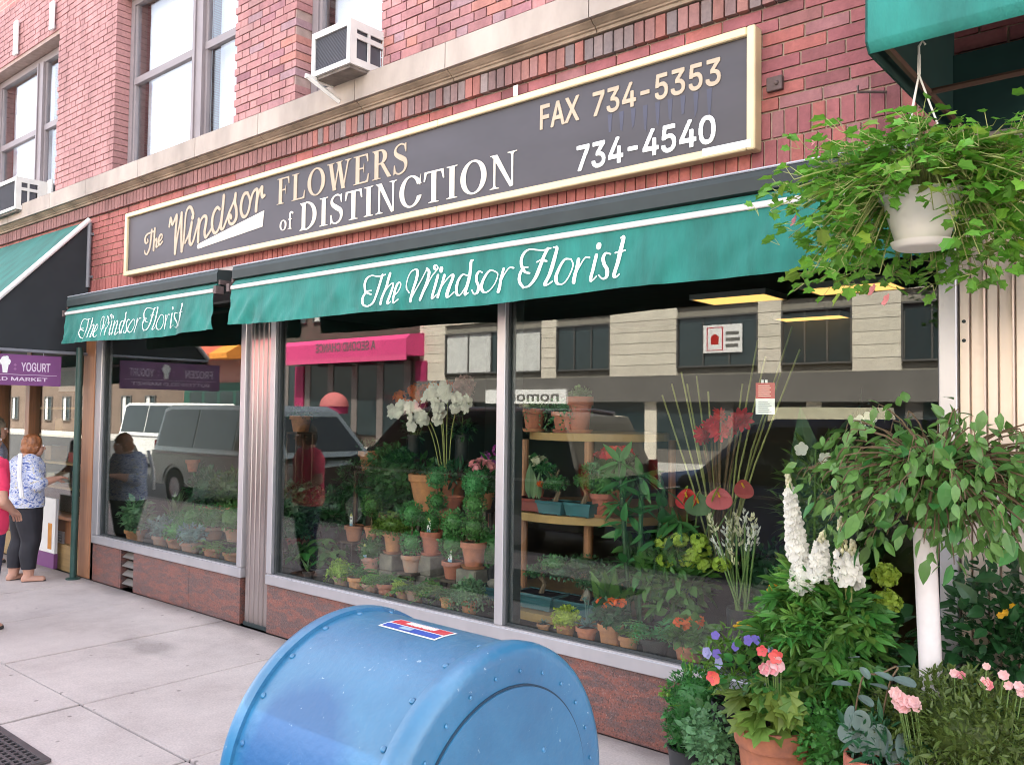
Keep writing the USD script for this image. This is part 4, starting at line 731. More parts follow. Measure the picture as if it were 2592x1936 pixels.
person('person in hot pink shirt and dark trousers cut off by the left picture edge', (-7.46, -1.52, 0), 20, 1.60, JP, PINK, JEANS, DARKH, sleeve=.30, hem=.47, trouser_len=.05, bulk=1.12, shoe=mat('dark_shoe', (.03, .03, .03), .5))
person('person in pale patterned top partly hidden behind the pink and blue shirts', (-10.55, -.42, 0), -30, 1.62, STAND, PALEB, JEANS, GREYH, sleeve=.4, hem=.48, trouser_len=.05, bulk=1.1, shoe=MATS['dark_shoe'])

# ============================================================ plants: leaves, stems, pots
def _fan(outline, z): v = np.array([(0.02, 0, 0)]+[(x, y, z(x, y)) for x, y in outline]); n = len(outline); return v, np.array([(0, i+1, i+2) for i in range(n-1)])
def leaf_ovate(W=.5, droop=.18, fold=.16, k=5):
    t = np.linspace(0, 1, k); hw = W/2*np.sin(np.pi*np.clip(t, .03, 1)**.75)**.9; hw[0] = .015; hw[-1] = .0
    v = []
    for ti, h in zip(t, hw): z = -droop*ti*ti; v += [(ti, -h, z+fold*h), (ti, 0, z), (ti, h, z+fold*h)]
    f = []
    for i in range(k-1):
        for s in (0, 1): a = 3*i+s; f += [(a, a+3, a+4), (a, a+4, a+1)]
    return np.array(v), np.array(f)
def leaf_lobed(lobes=5, depth=.30, spread=2.5, W=1.0):
    pts = []; n = lobes*2+1
    for i in range(n):
        a = -spread+2*spread*i/(n-1); r = (1.0 if i % 2 else 1-depth)*(1-.18*abs(a)/spread); pts.append((.42+.58*r*math.cos(a), .55*W*r*math.sin(a)))
    return _fan(pts, lambda x, y: .20*abs(y)-.22*x*x)
def leaf_cut(lobes=7):
    pts = []
    for i in range(lobes):
        a = -1.75+3.5*i/(lobes-1); r = 1-.25*abs(a)/1.75
        pts += [(.30*math.cos(a-.19), .30*math.sin(a-.19)), (.72*r*math.cos(a-.14), .72*r*math.sin(a-.14)), (r*math.cos(a), r*math.sin(a)), (.72*r*math.cos(a+.13), .72*r*math.sin(a+.13))]
    pts.append((.30*math.cos(1.94), .30*math.sin(1.94)))
    return _fan(pts, lambda x, y: -.25*(x*x+y*y)+.08*math.sin(9*math.atan2(y, x+.01)))
def leaf_round(): return _fan([(.5-.5*math.cos(a)*1.0, .42*math.sin(a)) for a in np.linspace(0, 2*np.pi, 13)], lambda x, y: .18*abs(y)-.10*x*x)
def leaf_blade(W=.06): t = np.linspace(0, 1, 5); v = []; [v.extend([(ti*(1-.12*ti), -W/2*(1-ti**2), -.35*ti*ti), (ti*(1-.12*ti), W/2*(1-ti**2), -.35*ti*ti)]) for ti in t]; f = []; [f.extend([(2*i, 2*i+2, 2*i+3), (2*i, 2*i+3, 2*i+1)]) for i in range(4)]; return np.array(v), np.array(f)
def leaf_petal(W=.8, cup=.25, k=6):
    t = np.linspace(0, 1, k); hw = W/2*np.sqrt(np.clip(1-((t-.56)/.45)**2, .02, 1)); v = []
    for ti, h in zip(t, hw): v += [(ti, -h, cup*ti*ti+.12*h), (ti, 0, cup*ti*ti), (ti, h, cup*ti*ti+.12*h)]
    f = []
    for i in range(k-1):
        for s in (0, 1): a = 3*i+s; f += [(a, a+3, a+4), (a, a+4, a+1)]
    return np.array(v), np.array(f)
def petal_flower(n=5, W=.85, cup=.25):
    lv, lf = leaf_petal(W, cup); V, F = [], []; m = 0
    for i in range(n):
        a = 2*np.pi*i/n; c, s = math.cos(a), math.sin(a); V.append(lv@np.array([[c, s, 0], [-s, c, 0], [0, 0, 1]])); F.append(lf+m); m += len(lv)
    v = np.vstack(V); return np.stack([v[:, 2], v[:, 0], v[:, 1]], 1), np.vstack(F)       # faces +x
OV, OVN, OVW, LOB, CUT, RND, BLD, FL5, FL6 = leaf_ovate(), leaf_ovate(.30), leaf_ovate(.75), leaf_lobed(), leaf_cut(), leaf_round(), leaf_blade(), petal_flower(5, .9), petal_flower(6, .62)
LOB3 = leaf_lobed(5, .40, 2.3, 1.1)
def units(r, n): v = r.normal(size=(n, 3)); return v/np.linalg.norm(v, axis=1, keepdims=True)
def frames(D, r, roll=.5, up=1.0):
    D = D/(np.linalg.norm(D, axis=1, keepdims=True)+1e-9); U = np.array([0, 0, up])+roll*r.normal(size=D.shape); Y = np.cross(U, D); Y /= np.linalg.norm(Y, axis=1, keepdims=True)+1e-9
    return np.stack([D, Y, np.cross(D, Y)], 1)
def put(proto, P, D, S, r, roll=.5):
    v, f = proto; R = frames(np.asarray(D, float), r, roll); n = len(P); S = np.broadcast_to(np.asarray(S, float), (n,))
    V = np.einsum('kj,njl->nkl', v, R)*S[:, None, None]+np.asarray(P)[:, None]; F = f[None]+(np.arange(n)*len(v))[:, None, None]
    return V.reshape(-1, 3), F.reshape(-1, 3)
def cloud(r, n, rad, c=(0, 0, 0), shell=.55, zmin=None):
    d = units(r, n); q = d*(shell+(1-shell)*r.random((n, 1))**.6)*np.asarray(rad); d2 = d/np.asarray(rad); d2 /= np.linalg.norm(d2, axis=1, keepdims=True)
    q = q*(1+.10*(meshkit.noise(d*3.1+r.random()*50, 3)[:, None]-.5)*2)
    if zmin is not None: k = q[:, 2] > zmin; q, d2 = q[k], d2[k]
    return q+np.asarray(c), d2
def bush(r, n, rad, c, size, proto=OV, shell=.55, core=True, jitter=.6, up=.25, zmin=None):
    P, D = cloud(r, n, rad, c, shell, zmin); D = D+jitter*r.normal(size=D.shape)+[0, 0, up]; m = MB().add(put(proto, P, D, size*np.clip(r.lognormal(-.05, .32, len(P)), .4, 1.9), r))
    if core: v, f = ball((0, 0, 0), 1, 2); m.add((v*np.asarray(rad)*(.66 if shell > .45 else .48)*(1+.15*meshkit.noise(v*4, 9)[:, None])+c, f))
    return m
def lf(name, col, tr=.25, rough=.45, rnd=.35, var=.25): return mat(name, col, rough, var, 9, rnd=rnd, trans=tr)
G_MID = lf('leaf_mid_green', (.065, .20, .038)); G_DK = lf('leaf_dark_green', (.028, .115, .034), .15, .4); G_BR = lf('leaf_bright_green', (.115, .27, .03)); G_LIME = lf('leaf_lime', (.32, .50, .05)); G_BLUE = lf('leaf_blue_grey', (.15, .27, .25), .1, .5, .2)
G_FERN = lf('leaf_fern', (.055, .235, .055)); G_BOX = lf('leaf_boxwood', (.06, .235, .055), .2, .4); G_PALE = lf('leaf_pale_green', (.15, .27, .12)); G_EUC = lf('leaf_eucalyptus', (.13, .19, .17), .1, .55, .2); G_OLIVE = lf('leaf_olive', (.10, .165, .032)); G_SHRUB = lf('leaf_shrub', (.085, .235, .055), .22, .38)
STEMG = mat('green_stem', (.12, .20, .05), .6, .2, 20); STEMB = mat('brown_stem', (.13, .085, .045), .8, .3, 30); STEMY = mat('yellow_green_stem', (.30, .33, .11), .6, .2, 20)
def fl(name, c, tr=.3): return mat(name, c, .55, .1, 20, rnd=.12, trans=tr)
F_WHITE = fl('petal_white', (.82, .82, .76)); F_CREAM = fl('petal_cream', (.78, .76, .52)); F_ORANGE = fl('petal_orange', (.80, .17, .02)); F_RED = fl('petal_red', (.62, .02, .025)); F_PINK = fl('petal_pink', (.80, .30, .33)); F_PALEPINK = fl('petal_pale_pink', (.86, .56, .55)); F_YEL = fl('petal_yellow', (.72, .42, .015)); F_PURP = fl('petal_purple', (.30, .04, .26)); F_VIOL = fl('petal_violet', (.17, .14, .52)); F_LAV = fl('petal_lavender', (.42, .42, .72)); F_CORAL = fl('petal_coral', (.82, .16, .12)); F_CHART = fl('petal_chartreuse', (.36, .50, .06))
SERIAL = [0]
def rs():
    SERIAL[0] += 1; return np.random.default_rng(100+SERIAL[0])
def pot_parts(t, R, h, m=TERRA, saucer=False, rim=True, soil=True):
    if rim: pr = [(0, 0), (R*.64, 0), (R*.66, .004), (R*.86, h*.74), (R*.985, h*.75), (R, h*.78), (R, h*.97), (R*.98, h), (R*.90, h), (R*.87, h*.93), (0, h*.93)]
    else: pr = [(0, 0), (R*.75, 0), (R*.78, .005), (R*.98, h*.96), (R, h), (R*.92, h), (R*.9, h*.93), (0, h*.93)]
    obj('pot', lathe(pr, 28), m, t, 45)
    if soil: obj('soil', lathe([(0, h*.945), (R*.86, h*.94), (R*.86, h*.935), (0, h*.935)], 20), SOIL, t)
    if saucer: obj('saucer', lathe([(0, -.018), (R*.80, -.018), (R*.98, .004), (R*.94, .004), (R*.78, -.001), (0, -.001)], 28), m, t, 40)
FLOOR = .402
def stand_on(label, x, y, z0, z1, w, wood=False):
    if z1-z0 < .03: return
    wd = label.split(); label = ' '.join(wd[:16]); k = label.split()
    while k[-1] in ('in', 'of', 'the', 'a', 'on', 'and', 'at', 'right', 'left', 'second', 'to', 'with', 'from'): k = k[:-1]
    label = ' '.join(k)
    t = thing('plant_riser' if wood else 'stone_block', label, 'stand' if wood else 'block', (x, y, z0), 9*math.sin(x*31))
    if wood:
        obj('board', bx(-w/2, w/2, -w/2, w/2, z1-z0-.022, z1-z0, .003), WOODD, t)
        for a in (-1, 1):
            for b in (-1, 1): obj('leg', bx(a*w*.42-.014, a*w*.42+.014, b*w*.42-.014, b*w*.42+.014, 0, z1-z0-.0225), WOODD, t)
    else:
        k = 2 if z1-z0 > .16 else 1; hh = (z1-z0)/k
        for i in range(k): obj('stone', bx(-w/2+.004*i, w/2-.005*i, -w/2, w/2, i*hh+.001, (i+1)*hh-.001, .008), BLOCK, t)
PY, PZ = [], []
def potted(name, label, cat, u, v, Y, R, h, build, m=TERRA, saucer=False, rim=True, group=None, base=None, stand=None, soil=True):
    """A pot whose rim centre is seen at (u, v) of the photograph and stands Y metres behind the glass plane."""
    q = atY(u, v, Y); zb = q[2]-h
    if base is not None: zb = base; q[2] = zb+h
    elif abs(zb-FLOOR) < .07: zb = FLOOR
    t = thing(name, label, cat, (q[0], Y, zb+(.019 if saucer else 0)), 0, group)
    pot_parts(t, R, h, m, saucer, rim, soil)
    build(t, h, rs())
    if base is None and zb > FLOOR+.03: stand_on((stand or 'dark wooden riser under the ')+label, q[0], Y, FLOOR if Y < 1.85 else .02, zb, R*1.9, 'stone' not in (stand or ''))
    return t
# --- builders: (thing, pot height, random) -> parts
def b_bush(n, rad, dz, size, m, proto=OV, **k): return lambda t, h, r: obj('foliage', bush(r, n, rad, (0, 0, h+dz), size, proto, **k), m, t)
def b_ball(*balls, m=G_BOX, tag_=False, n=520):
    def f(t, h, r):
        top = max(z+rr for z, rr in balls); obj('stem', tube([(0, 0, h*.9), (.004, .002, h+top*.5), (0, 0, h+top*.8)], .006, 6), STEMB, t)
        for z, rr in balls: obj('leaf_ball', bush(r, int(n*(rr/.07)**1.4), (rr, rr, rr), (0, 0, h+z), .017, OV, .82, True, .5), m, t)
        if tag_: plant_tag(t, h)
    return f
def plant_tag(t, h, x=.02, y=-.05):
    p = thing('plant_tag', parent=t); w, hh = .036, .085
    obj('card', ext(Polygon([(x-w/2, h), (x+w/2, h), (x+w/2, h+hh), (x, h+hh+.02), (x-w/2, h+hh)]), y-.001, y+.001), WHITE, p); obj('roof', ext(Polygon([(x-w/2-.003, h+hh-.004), (x+w/2+.003, h+hh-.004), (x, h+hh+.024)]), y-.0025, y-.0015), mat('tag_yellow_green', (.5, .5, .12), .5), p)
    obj('dot', ext(unary_union([Point(x, h+hh*.72).buffer(.009), sbox(x-.004, h+hh*.22, x+.004, h+hh*.38)]), y-.0022, y-.0014), DARK, p); obj('foot', ext(sbox(x-w/2, h, x+w/2, h+.018), y-.0024, y-.0013), mat('tag_blue', (.2, .38, .5), .5), p)
def b_fern(L, n, m, spread=.9, proto=None):
    def f(t, h, r):
        o = MB(); st = MB()
        for i in range(n):
            a = r.uniform(0, 2*np.pi); e = r.uniform(.35, 1.25); l = L*r.uniform(.6, 1.1); s = np.linspace(0, 1, 9)
            P = np.stack([np.cos(a)*spread*l*s*math.cos(e*.6), np.sin(a)*spread*l*s*math.cos(e*.6), h*.95+l*(s*math.sin(e)-.55*s*s)], 1); st.add(tube(P[::2], .0018, 3, False))
            T = np.gradient(P, axis=0); T /= np.linalg.norm(T, axis=1, keepdims=True); N = np.cross(T, [0, 0, 1.0]); k = np.repeat(np.arange(1, 9), 2); sg_ = np.tile([1, -1], 8)
            o.add(put(proto or OVN, P[k], N[k]*sg_[:, None]+.6*T[k]+.12*r.normal(size=(16, 3)), l*.26*(1.1-s[k]*.8), r, .25))
        obj('fronds', o, m, t); obj('frond_stems', st, STEMG, t)
    return f
def b_trail(rad, n, L, m, size=.02):
    def f(t, h, r):
        o = bush(r, n, rad, (0, 0, h+rad[2]*.55), size, OVW, .5, True); P = []
        for i in range(26):
            a = r.uniform(0, 2*np.pi); R = rad[0]*.95; k = np.linspace(0, 1, 12); P.append(np.stack([np.cos(a)*R*(.8+.35*k), np.sin(a)*R*(.8+.35*k), h+.02+.03*np.sin(k*3)-L*r.uniform(.3, 1)*k**1.4], 1))
        P = np.vstack(P); o.add(put(OVW, P+r.normal(size=P.shape)*.006, units(r, len(P))+[0, 0, -.3], size*r.uniform(.7, 1.2, len(P)), r)); obj('foliage', o, m, t)
    return f
def b_flowers(rad, dz, nleaf, lsize, lm, heads, fm, fsize=.013, per=16, lproto=OVW, hr=.026, fproto=FL5):
    """heads: n clusters of small flowers above a leafy cushion"""
    def f(t, h, r):
        obj('foliage', bush(r, nleaf, rad, (0, 0, h+dz), lsize, lproto, .5, True), lm, t); st = MB()
        for i in range(heads):
            a = 2*np.pi*i/heads+r.uniform(-.3, .3); R = rad[0]*r.uniform(.15, .75); c = np.array([math.cos(a)*R, math.sin(a)*R, h+dz+rad[2]*r.uniform(.9, 1.35)])
            st.add(tube([(c[0]*.4, c[1]*.4, h), c], .0025, 4)); P, D = cloud(r, per, (hr, hr, hr*.6), c, .8); obj('flower_head', put(fproto, P, D*.7+[0, -.2, .6], fsize*r.uniform(.8, 1.2, len(P)), r), fm, t)
        obj('flower_stems', st, STEMG, t)
    return f
def b_rosette(R, n, m, stalks=0, proto=OVN):
    def f(t, h, r):
        for i in range(n):
            a = i*2.4; e = .15+1.1*(i/n); l = R*(1-.45*i/n); d = np.array([[math.cos(a)*math.cos(e), math.sin(a)*math.cos(e), math.sin(e)]]); obj('leaf', put(proto, [[0, 0, h]], d, [l], r, .05), m, t)
        if stalks:
            for i in range(stalks):
                a = r.uniform(0, 6.28); P = np.array([(0, 0, h), (.02*math.cos(a), .02*math.sin(a), h+R*1.1), (.05*math.cos(a), .05*math.sin(a), h+R*1.7)]); o = MB().add(tube(P, .003, 5)); k = np.linspace(.4, 1, 10); Q = P[1]+(P[2]-P[1])*k[:, None]; o.add(put(OV, Q, units(r, 10)+[0, 0, .6], .022, r)); obj('flower_stalk', o, m, t)
    return f
def b_upright(n, L, m, proto=OVN, lean=.25, width=1.0):
    def f(t, h, r):
        for i in range(n): a = r.uniform(0, 6.28); q = r.uniform(0, lean); obj('leaf', put(proto, [[.01*math.cos(a), .01*math.sin(a), h*.95]], [[math.cos(a)*q, math.sin(a)*q, 1]], [L*r.uniform(.6, 1.05)], r, .4), m, t)
    return f
def b_bonsai(pads, m):
    def f(t, h, r):
        tr = MB().add(tube([(0, 0, h*.9), (.03, 0, h+.06), (-.02, .01, h+.12), (.03, 0, h+.2)], [.018, .015, .012, .006], 7)); o = []
        for x, z, rx in pads: tr.add(tube([(0, 0, h+z*.6), (x*.6, 0, h+z*.9), (x, 0, h+z)], .006, 5)); obj('leaf_pad', bush(r, 260, (rx, rx*.8, rx*.42), (x, 0, h+z), .018, OV, .6), m, t)
        obj('trunk', tr, STEMB, t)
    return f
def dish(t, w, d, h, m): obj('dish', MB().add(m3.Manifold.batch_hull([m3.Manifold.cube((w*a, d*a, .006), True).translate((0, 0, z)) for a, z in ((.84, .012), (1, h-.004))]) and _hull([(w*.84, d*.84, .010), (w, d, h)])).box(-w*.36, -w*.26, -d*.3, d*.3, 0, .012).box(w*.26, w*.36, -d*.3, d*.3, 0, .012), m, t); obj('lip', MB().box(-w*.53, w*.53, -d*.53, -d*.46, h-.014, h+.004).box(-w*.53, w*.53, d*.46, d*.53, h-.014, h+.004).box(-w*.53, -w*.48, -d*.46, d*.46, h-.014, h+.004).box(w*.48, w*.53, -d*.46, d*.46, h-.014, h+.004), m, t); obj('soil', bx(-w*.475, w*.475, -d*.455, d*.455, h-.012, h-.002), mat('pebble_soil', (.20, .17, .13), .9, .5, 90), t)
def _hull(ls):
    (w0, d0, z0), (w1, d1, z1) = ls; u = m3.Manifold.batch_hull([m3.Manifold.cube((w0, d0, .004), True).translate((0, 0, z0)), m3.Manifold.cube((w1, d1, .004), True).translate((0, 0, z1-.004))]).to_mesh(); return (np.array(u.vert_properties[:, :3]), np.array(u.tri_verts))
def dished(name, label, cat, u, v, Y, w, d, h, m, build, base=None):
    q = atY(u, v, Y); zb = q[2]-h if base is None else base
    t = thing(name, label, cat, (q[0], Y, zb)); dish(t, w, d, h, m); build(t, h, rs()); return t

# ============================================================ the window display. Coordinates (u, v) come from enlargements of the photograph
A = lambda x, y: (700+x/3.687, 1180+y/3.687)          # middle window, lower part
B = lambda x, y: (1300+x/3.687, 1300+y/3.687)         # right window, lower part
C5 = lambda x, y: (680+x/2.0653, 800+y/2.0653)        # middle window
D6 = lambda x, y: (1250+x/2.065, 700+y/2.065)         # right window
E3 = lambda x, y: (240+x/2.7525, 820+y/2.7525)        # left window
GR1 = 'small terracotta pots lined up behind the window glass'
# middle window, front row
FY = .17
for nm, lb, cat, px, R, h, bd, m in (
    ('sedum_pot', 'yellow green sedum mound in terracotta pot, leftmost of the front row in the middle window', 'plant', (600, 1075), .062, .10, b_trail((.105, .09, .075), 420, .06, G_LIME, .018), TERRAD),
    ('herb_pot', 'upright leafy herb in terracotta pot right of the yellow green sedum', 'plant', (745, 1040), .066, .115, b_fern(.22, 16, G_FERN, .7), TERRA),
    ('herb_pot', 'low green creeper in weathered pot second from the herb in the middle window', 'plant', (880, 1080), .066, .09, b_trail((.07, .06, .04), 200, .03, G_BR, .016), TERRAD),
    ('fern_pot', 'feathery fern in wide terracotta pot left of the second lime cushion', 'fern', (1030, 1098), .074, .115, b_fern(.22, 26, G_FERN, .9), TERRA),
    ('sedum_pot', 'small lime cushion in terracotta pot between two feathery ferns', 'plant', (1180, 1150), .055, .09, b_trail((.07, .06, .045), 240, .03, G_LIME, .016), TERRAD),
    ('fern_pot', 'feathery fern in terracotta pot with a chalky rim, centre of the middle window', 'fern', (1295, 1152), .068, .11, b_fern(.24, 28, G_FERN, .9), TERRAD),
    ('sedum_pot', 'spreading bright green creeper in dark pot left of the narrow terracotta pot', 'plant', (1440, 1195), .062, .09, b_trail((.09, .08, .05), 300, .05, G_BR, .018), BLACKPOT),
    ('fern_pot', 'dense fern in narrow terracotta pot beside the trailing plant', 'fern', (1600, 1205), .058, .115, b_fern(.24, 26, G_FERN, .95), TERRA),
    ('trailing_plant', 'round trailing plant spilling over its pot next to the mullion', 'plant', (1800, 1235), .060, .12, b_trail((.125, .10, .085), 560, .12, G_PALE, .022), TERRA)):
    potted(nm, lb, cat, *A(*px), FY, R, h, bd, m, group=None)
# middle window, second row: topiaries and ivy on stone blocks
potted('ivy_pot', 'variegated ivy in terracotta pot with saucer on a stone block', 'ivy', *A(1090, 622), .52, .082, .155, b_trail((.17, .14, .085), 420, .07, G_BR, .026), TERRA, True, stand='rough stone block under the ')
potted('topiary', 'two ball topiary in terracotta pot, left of the saucered topiary pot', 'topiary', *A(1258, 822), .42, .078, .125, b_ball((.085, .085), (.30, .086), tag_=False), TERRAD)
potted('topiary', 'one ball topiary with plant tag in saucered pot on a stone block', 'topiary', *A(1447, 628), .52, .086, .155, b_ball((.07, .08), tag_=True), TERRA, True, stand='rough stone block under the ')
potted('topiary', 'two ball topiary with plant tag in plain pot, right of the saucered pot', 'topiary', *A(1645, 880), .40, .080, .12, b_ball((.11, .095), (.27, .085), tag_=True), TERRA)
potted('topiary', 'three ball topiary in the largest saucered pot beside the mullion', 'topiary', *A(1845, 725), .44, .098, .165, b_ball((.10, .085), (.255, .08), (.40, .085)), TERRA, True, stand='rough stone block under the ')
potted('topiary', 'slim two ball topiary standing in front of the big leaning urn', 'topiary', *A(1495, 470), .75, .07, .12, b_ball((.12, .075), (.30, .078)), TERRA)
potted('topiary', 'small single ball topiary on a thin stem left of the tall ivy dome', 'topiary', *A(885, 560), .70, .062, .10, b_ball((.17, .085)), TERRA)
potted('topiary', 'airy lollipop tree in terracotta pot with plant tag at the left of the middle window', 'topiary', *A(725, 548), .80, .085, .13, lambda t, h, r: (obj('stem', tube([(0, 0, h*.9), (.01, 0, h+.2), (0, 0, h+.36)], .007, 6), STEMB, t), obj('leaf_ball', bush(r, 620, (.16, .16, .15), (0, 0, h+.42), .03, OVN, .45, False), G_DK, t), plant_tag(t, h)), TERRA)
potted('bush_pot', 'dark leafy bush behind the big leaved plant in the middle window', 'plant', *A(500, 560), .78, .09, .13, b_bush(520, (.19, .17, .18), .17, .04, G_DK), BLACKPOT)
potted('ivy_dome', 'tall dome of dark ivy in the centre of the middle window', 'ivy', *A(1080, 440), .95, .12, .15, b_bush(1100, (.22, .20, .30), .28, .045, G_DK, LOB3), TERRA)
def schefflera(t, h, r):
    st = MB()
    for i in range(13):
        a = i*2.4+.4; R = .06+.017*i; c = np.array([math.cos(a)*R, math.sin(a)*R*.7, h+.20-.012*i+.05*r.random()]); st.add(tube([(0, 0, h*.9), c*[.5, .5, 1]-[0, 0, .02], c], .004, 5))
        for k in range(6): b = 2*np.pi*k/6+a; obj('leaf', put(OV, [c], [[math.cos(b), math.sin(b), -.25]], [r.uniform(.10, .15)], r, .15), G_MID, t)
    obj('stems', st, STEMG, t)
potted('schefflera', 'plant with large glossy drooping leaves in a grey pot left in the middle window', 'plant', *A(400, 945), .42, .085, .14, schefflera, GREYPOT)
potted('young_plant', 'small seedling with pale star leaves beside the big leaved plant', 'plant', *A(300, 960), .22, .05, .07, b_upright(7, .12, G_PALE, OVN, 1.2), BLACKPOT)
potted('bush_pot', 'shadowy small leaved plant at the far left of the middle window', 'plant', *A(170, 660), .55, .08, .10, b_bush(300, (.13, .12, .10), .06, .03, G_DK), GLAZER)
potted('bush_pot', 'pale low plant in dark pot under the shadowy plant of the middle window', 'plant', *A(200, 800), .40, .07, .09, b_bush(220, (.11, .10, .07), .05, .035, G_MID), BLACKPOT)
potted('herb_pot', 'small plant with plant tag behind the front ferns', 'plant', *A(880, 840), .45, .075, .11, lambda t, h, r: (obj('foliage', bush(r, 240, (.11, .10, .09), (0, 0, h+.05), .03, OV, .5), G_DK, t), plant_tag(t, h, 0, -.06)), TERRAD)
potted('bush_pot', 'blue green bush at the right edge of the middle window', 'plant', *A(2010, 900), .55, .09, .12, b_bush(420, (.15, .13, .15), .10, .03, G_FERN), BLACKPOT)
# big empty terracotta pots and the orchids
def empty_pot(lb, u, v, Y, R, h, tilt=0):
    q = atY(u, v, Y); t = thing('terracotta_urn', lb, 'pot', (q[0], Y, q[2])); pr = [(0, 0), (R*.62, 0), (R*.92, h*.80), (R*1.0, h*.81), (R*1.02, h*.98), (R*.98, h), (R*.88, h), (R*.82, h*.75), (R*.5, .03), (0, .03)]
    v_, f_ = lathe(pr, 32); c, s = math.cos(tilt), math.sin(tilt); v_ = v_@np.array([[c, 0, -s], [0, 1, 0], [s, 0, c]]); v_[:, 2] -= v_[:, 2].min(); obj('urn_body', (v_, f_), TERRA, t, 40); stand_on('dark wooden riser under the '+lb, q[0], Y, .402, q[2], R*1.5, True)
empty_pot('large terracotta urn behind the slim two ball topiary', *A(1420, 410), 1.02, .17, .30, 0)
empty_pot('second terracotta urn low behind the one ball topiary', *A(1600, 470), .92, .13, .16, 0)
empty_pot('terracotta urn standing behind the three ball topiary', *A(1960, 620), 1.0, .16, .24, 0)
def orchid(t, h, r):
    obj('foliage', bush(r, 240, (.28, .2, .09), (0, 0, h+.03), .07, OVN, .4, False), G_DK, t)
    n = 0
    for i, (dx, dz, q) in enumerate(((-.44, .60, 14), (-.22, .50, 12), (-.08, .72, 12), (.10, .74, 12), (.28, .66, 12), (.0, .58, 10))):
        P = spline([(dx*.1, 0, h), (dx*.35, -.03, h+dz*.65), (dx*.8, -.06, h+dz), (dx*1.25, -.10, h+dz*.93)], 6); obj('flower_stem', tube(P, .004, 5), STEMY, t)
        k = np.linspace(len(P)*.55, len(P)-1, q).astype(int)
        for a in k: n += 1; obj('flower', put(FL5 if n % 2 else FL6, [P[a]+[r.uniform(-.05, .05), r.uniform(-.05, .0), r.uniform(-.05, .04)]], [[r.uniform(-.5, .5), -1, r.uniform(-.2, .4)]], [r.uniform(.045, .058)], r, .3), F_WHITE, t)
potted('orchid', 'white moth orchids arching from a large terracotta pot in the middle window', 'orchid', *C5(925, 850), 1.12, .19, .26, orchid, TERRA)
def cut_flowers(name, label, cat, u, v, Y, heads, fm, fs, proto=FL6, vase=None, per=18, hr=.05, leaf=G_DK):
    """Cut stems in a vase whose foot stands on the display; heads are offsets (x, z) from the vase mouth seen at (u, v)."""
    q = atY(u, v, Y); h = .22; zb = q[2]-h; t = thing(name, label, cat, (q[0], Y, zb)); obj('vase', lathe([(0, 0), (.05, 0), (.06, .02), (.055, h*.7), (.065, h), (.058, h), (.05, h*.7), (.05, .02), (0, .02)], 20), vase or BLACKPOT, t, 40); r = rs(); st = MB()
    for x, z in heads:
        y = r.uniform(-.06, .06); st.add(tube([(0, 0, h*.5), (x*.5, y*.5, h+z*.55), (x, y, h+z)], .004, 5)); P, D = cloud(r, per, (hr, hr, hr), (x, y, h+z), .75); obj('flower_head', put(proto, P, D+[0, -.3, .2], fs*r.uniform(.8, 1.2, len(P)), r), fm, t)
    obj('stems', st, STEMG, t)
    if leaf is not None: obj('foliage', bush(r, 120, (.12, .1, .12), (0, 0, h+.06), .06, OVN, .3, False), leaf, t)
    if zb > .43: stand_on('dark wooden riser under the '+label, q[0], Y, .402 if Y < 1.85 else .02, zb, .16, True)
    return t
cut_flowers('orange_flowers', 'bunch of orange flowers in a dark vase left of the white orchids', 'flowers', *C5(760, 620), 1.5, [(-.14, .35), (-.04, .42), (.05, .36), (-.02, .26), (.16, .40), (.26, .43), (.36, .44)], F_ORANGE, .035)
cut_flowers('peony', 'large pink and cream peony above the white orchids in a vase', 'flowers', *C5(1010, 620), 1.35, [(0, .42)], F_PALEPINK, .075, FL5, None, 26, .045)
cut_flowers('purple_flowers', 'purple phlox cluster in a vase beside the mullion of the middle window', 'flowers', *C5(1170, 860), .95, [(-.06, .18), (.0, .23), (.06, .20), (-.12, .10), (.04, .12)], F_PURP, .02, FL5, None, 16, .035)
potted('begonia', 'pink and yellow flowering begonia behind the three ball topiary', 'plant', *C5(1120, 920), .72, .09, .12, b_flowers((.15, .13, .11), .08, 320, .045, G_DK, 9, F_PINK, .024, 6, OVW, .03), TERRA)
def terr_high(lb, u, v, Y, R, h): 
    q = atY(u, v, Y); t = thing('pot_on_riser', lb, 'pot', (q[0], Y, q[2]-h)); pot_parts(t, R, h); obj('foliage', bush(rs(), 160, (R*1.3, R*1.2, R*.7), (0, 0, h+.02), .04, OVN, .3, False), G_DK, t); stand_on('dark wooden riser under the '+lb, q[0], Y, .402, q[2]-h, R*1.9, True)
terr_high('terracotta pot raised high left of the orchids in the middle window', *C5(530, 705), 1.0, .105, .17)
terr_high('terracotta pot in the shadow high at the left of the middle window', *C5(170, 520), 1.5, .12, .17)
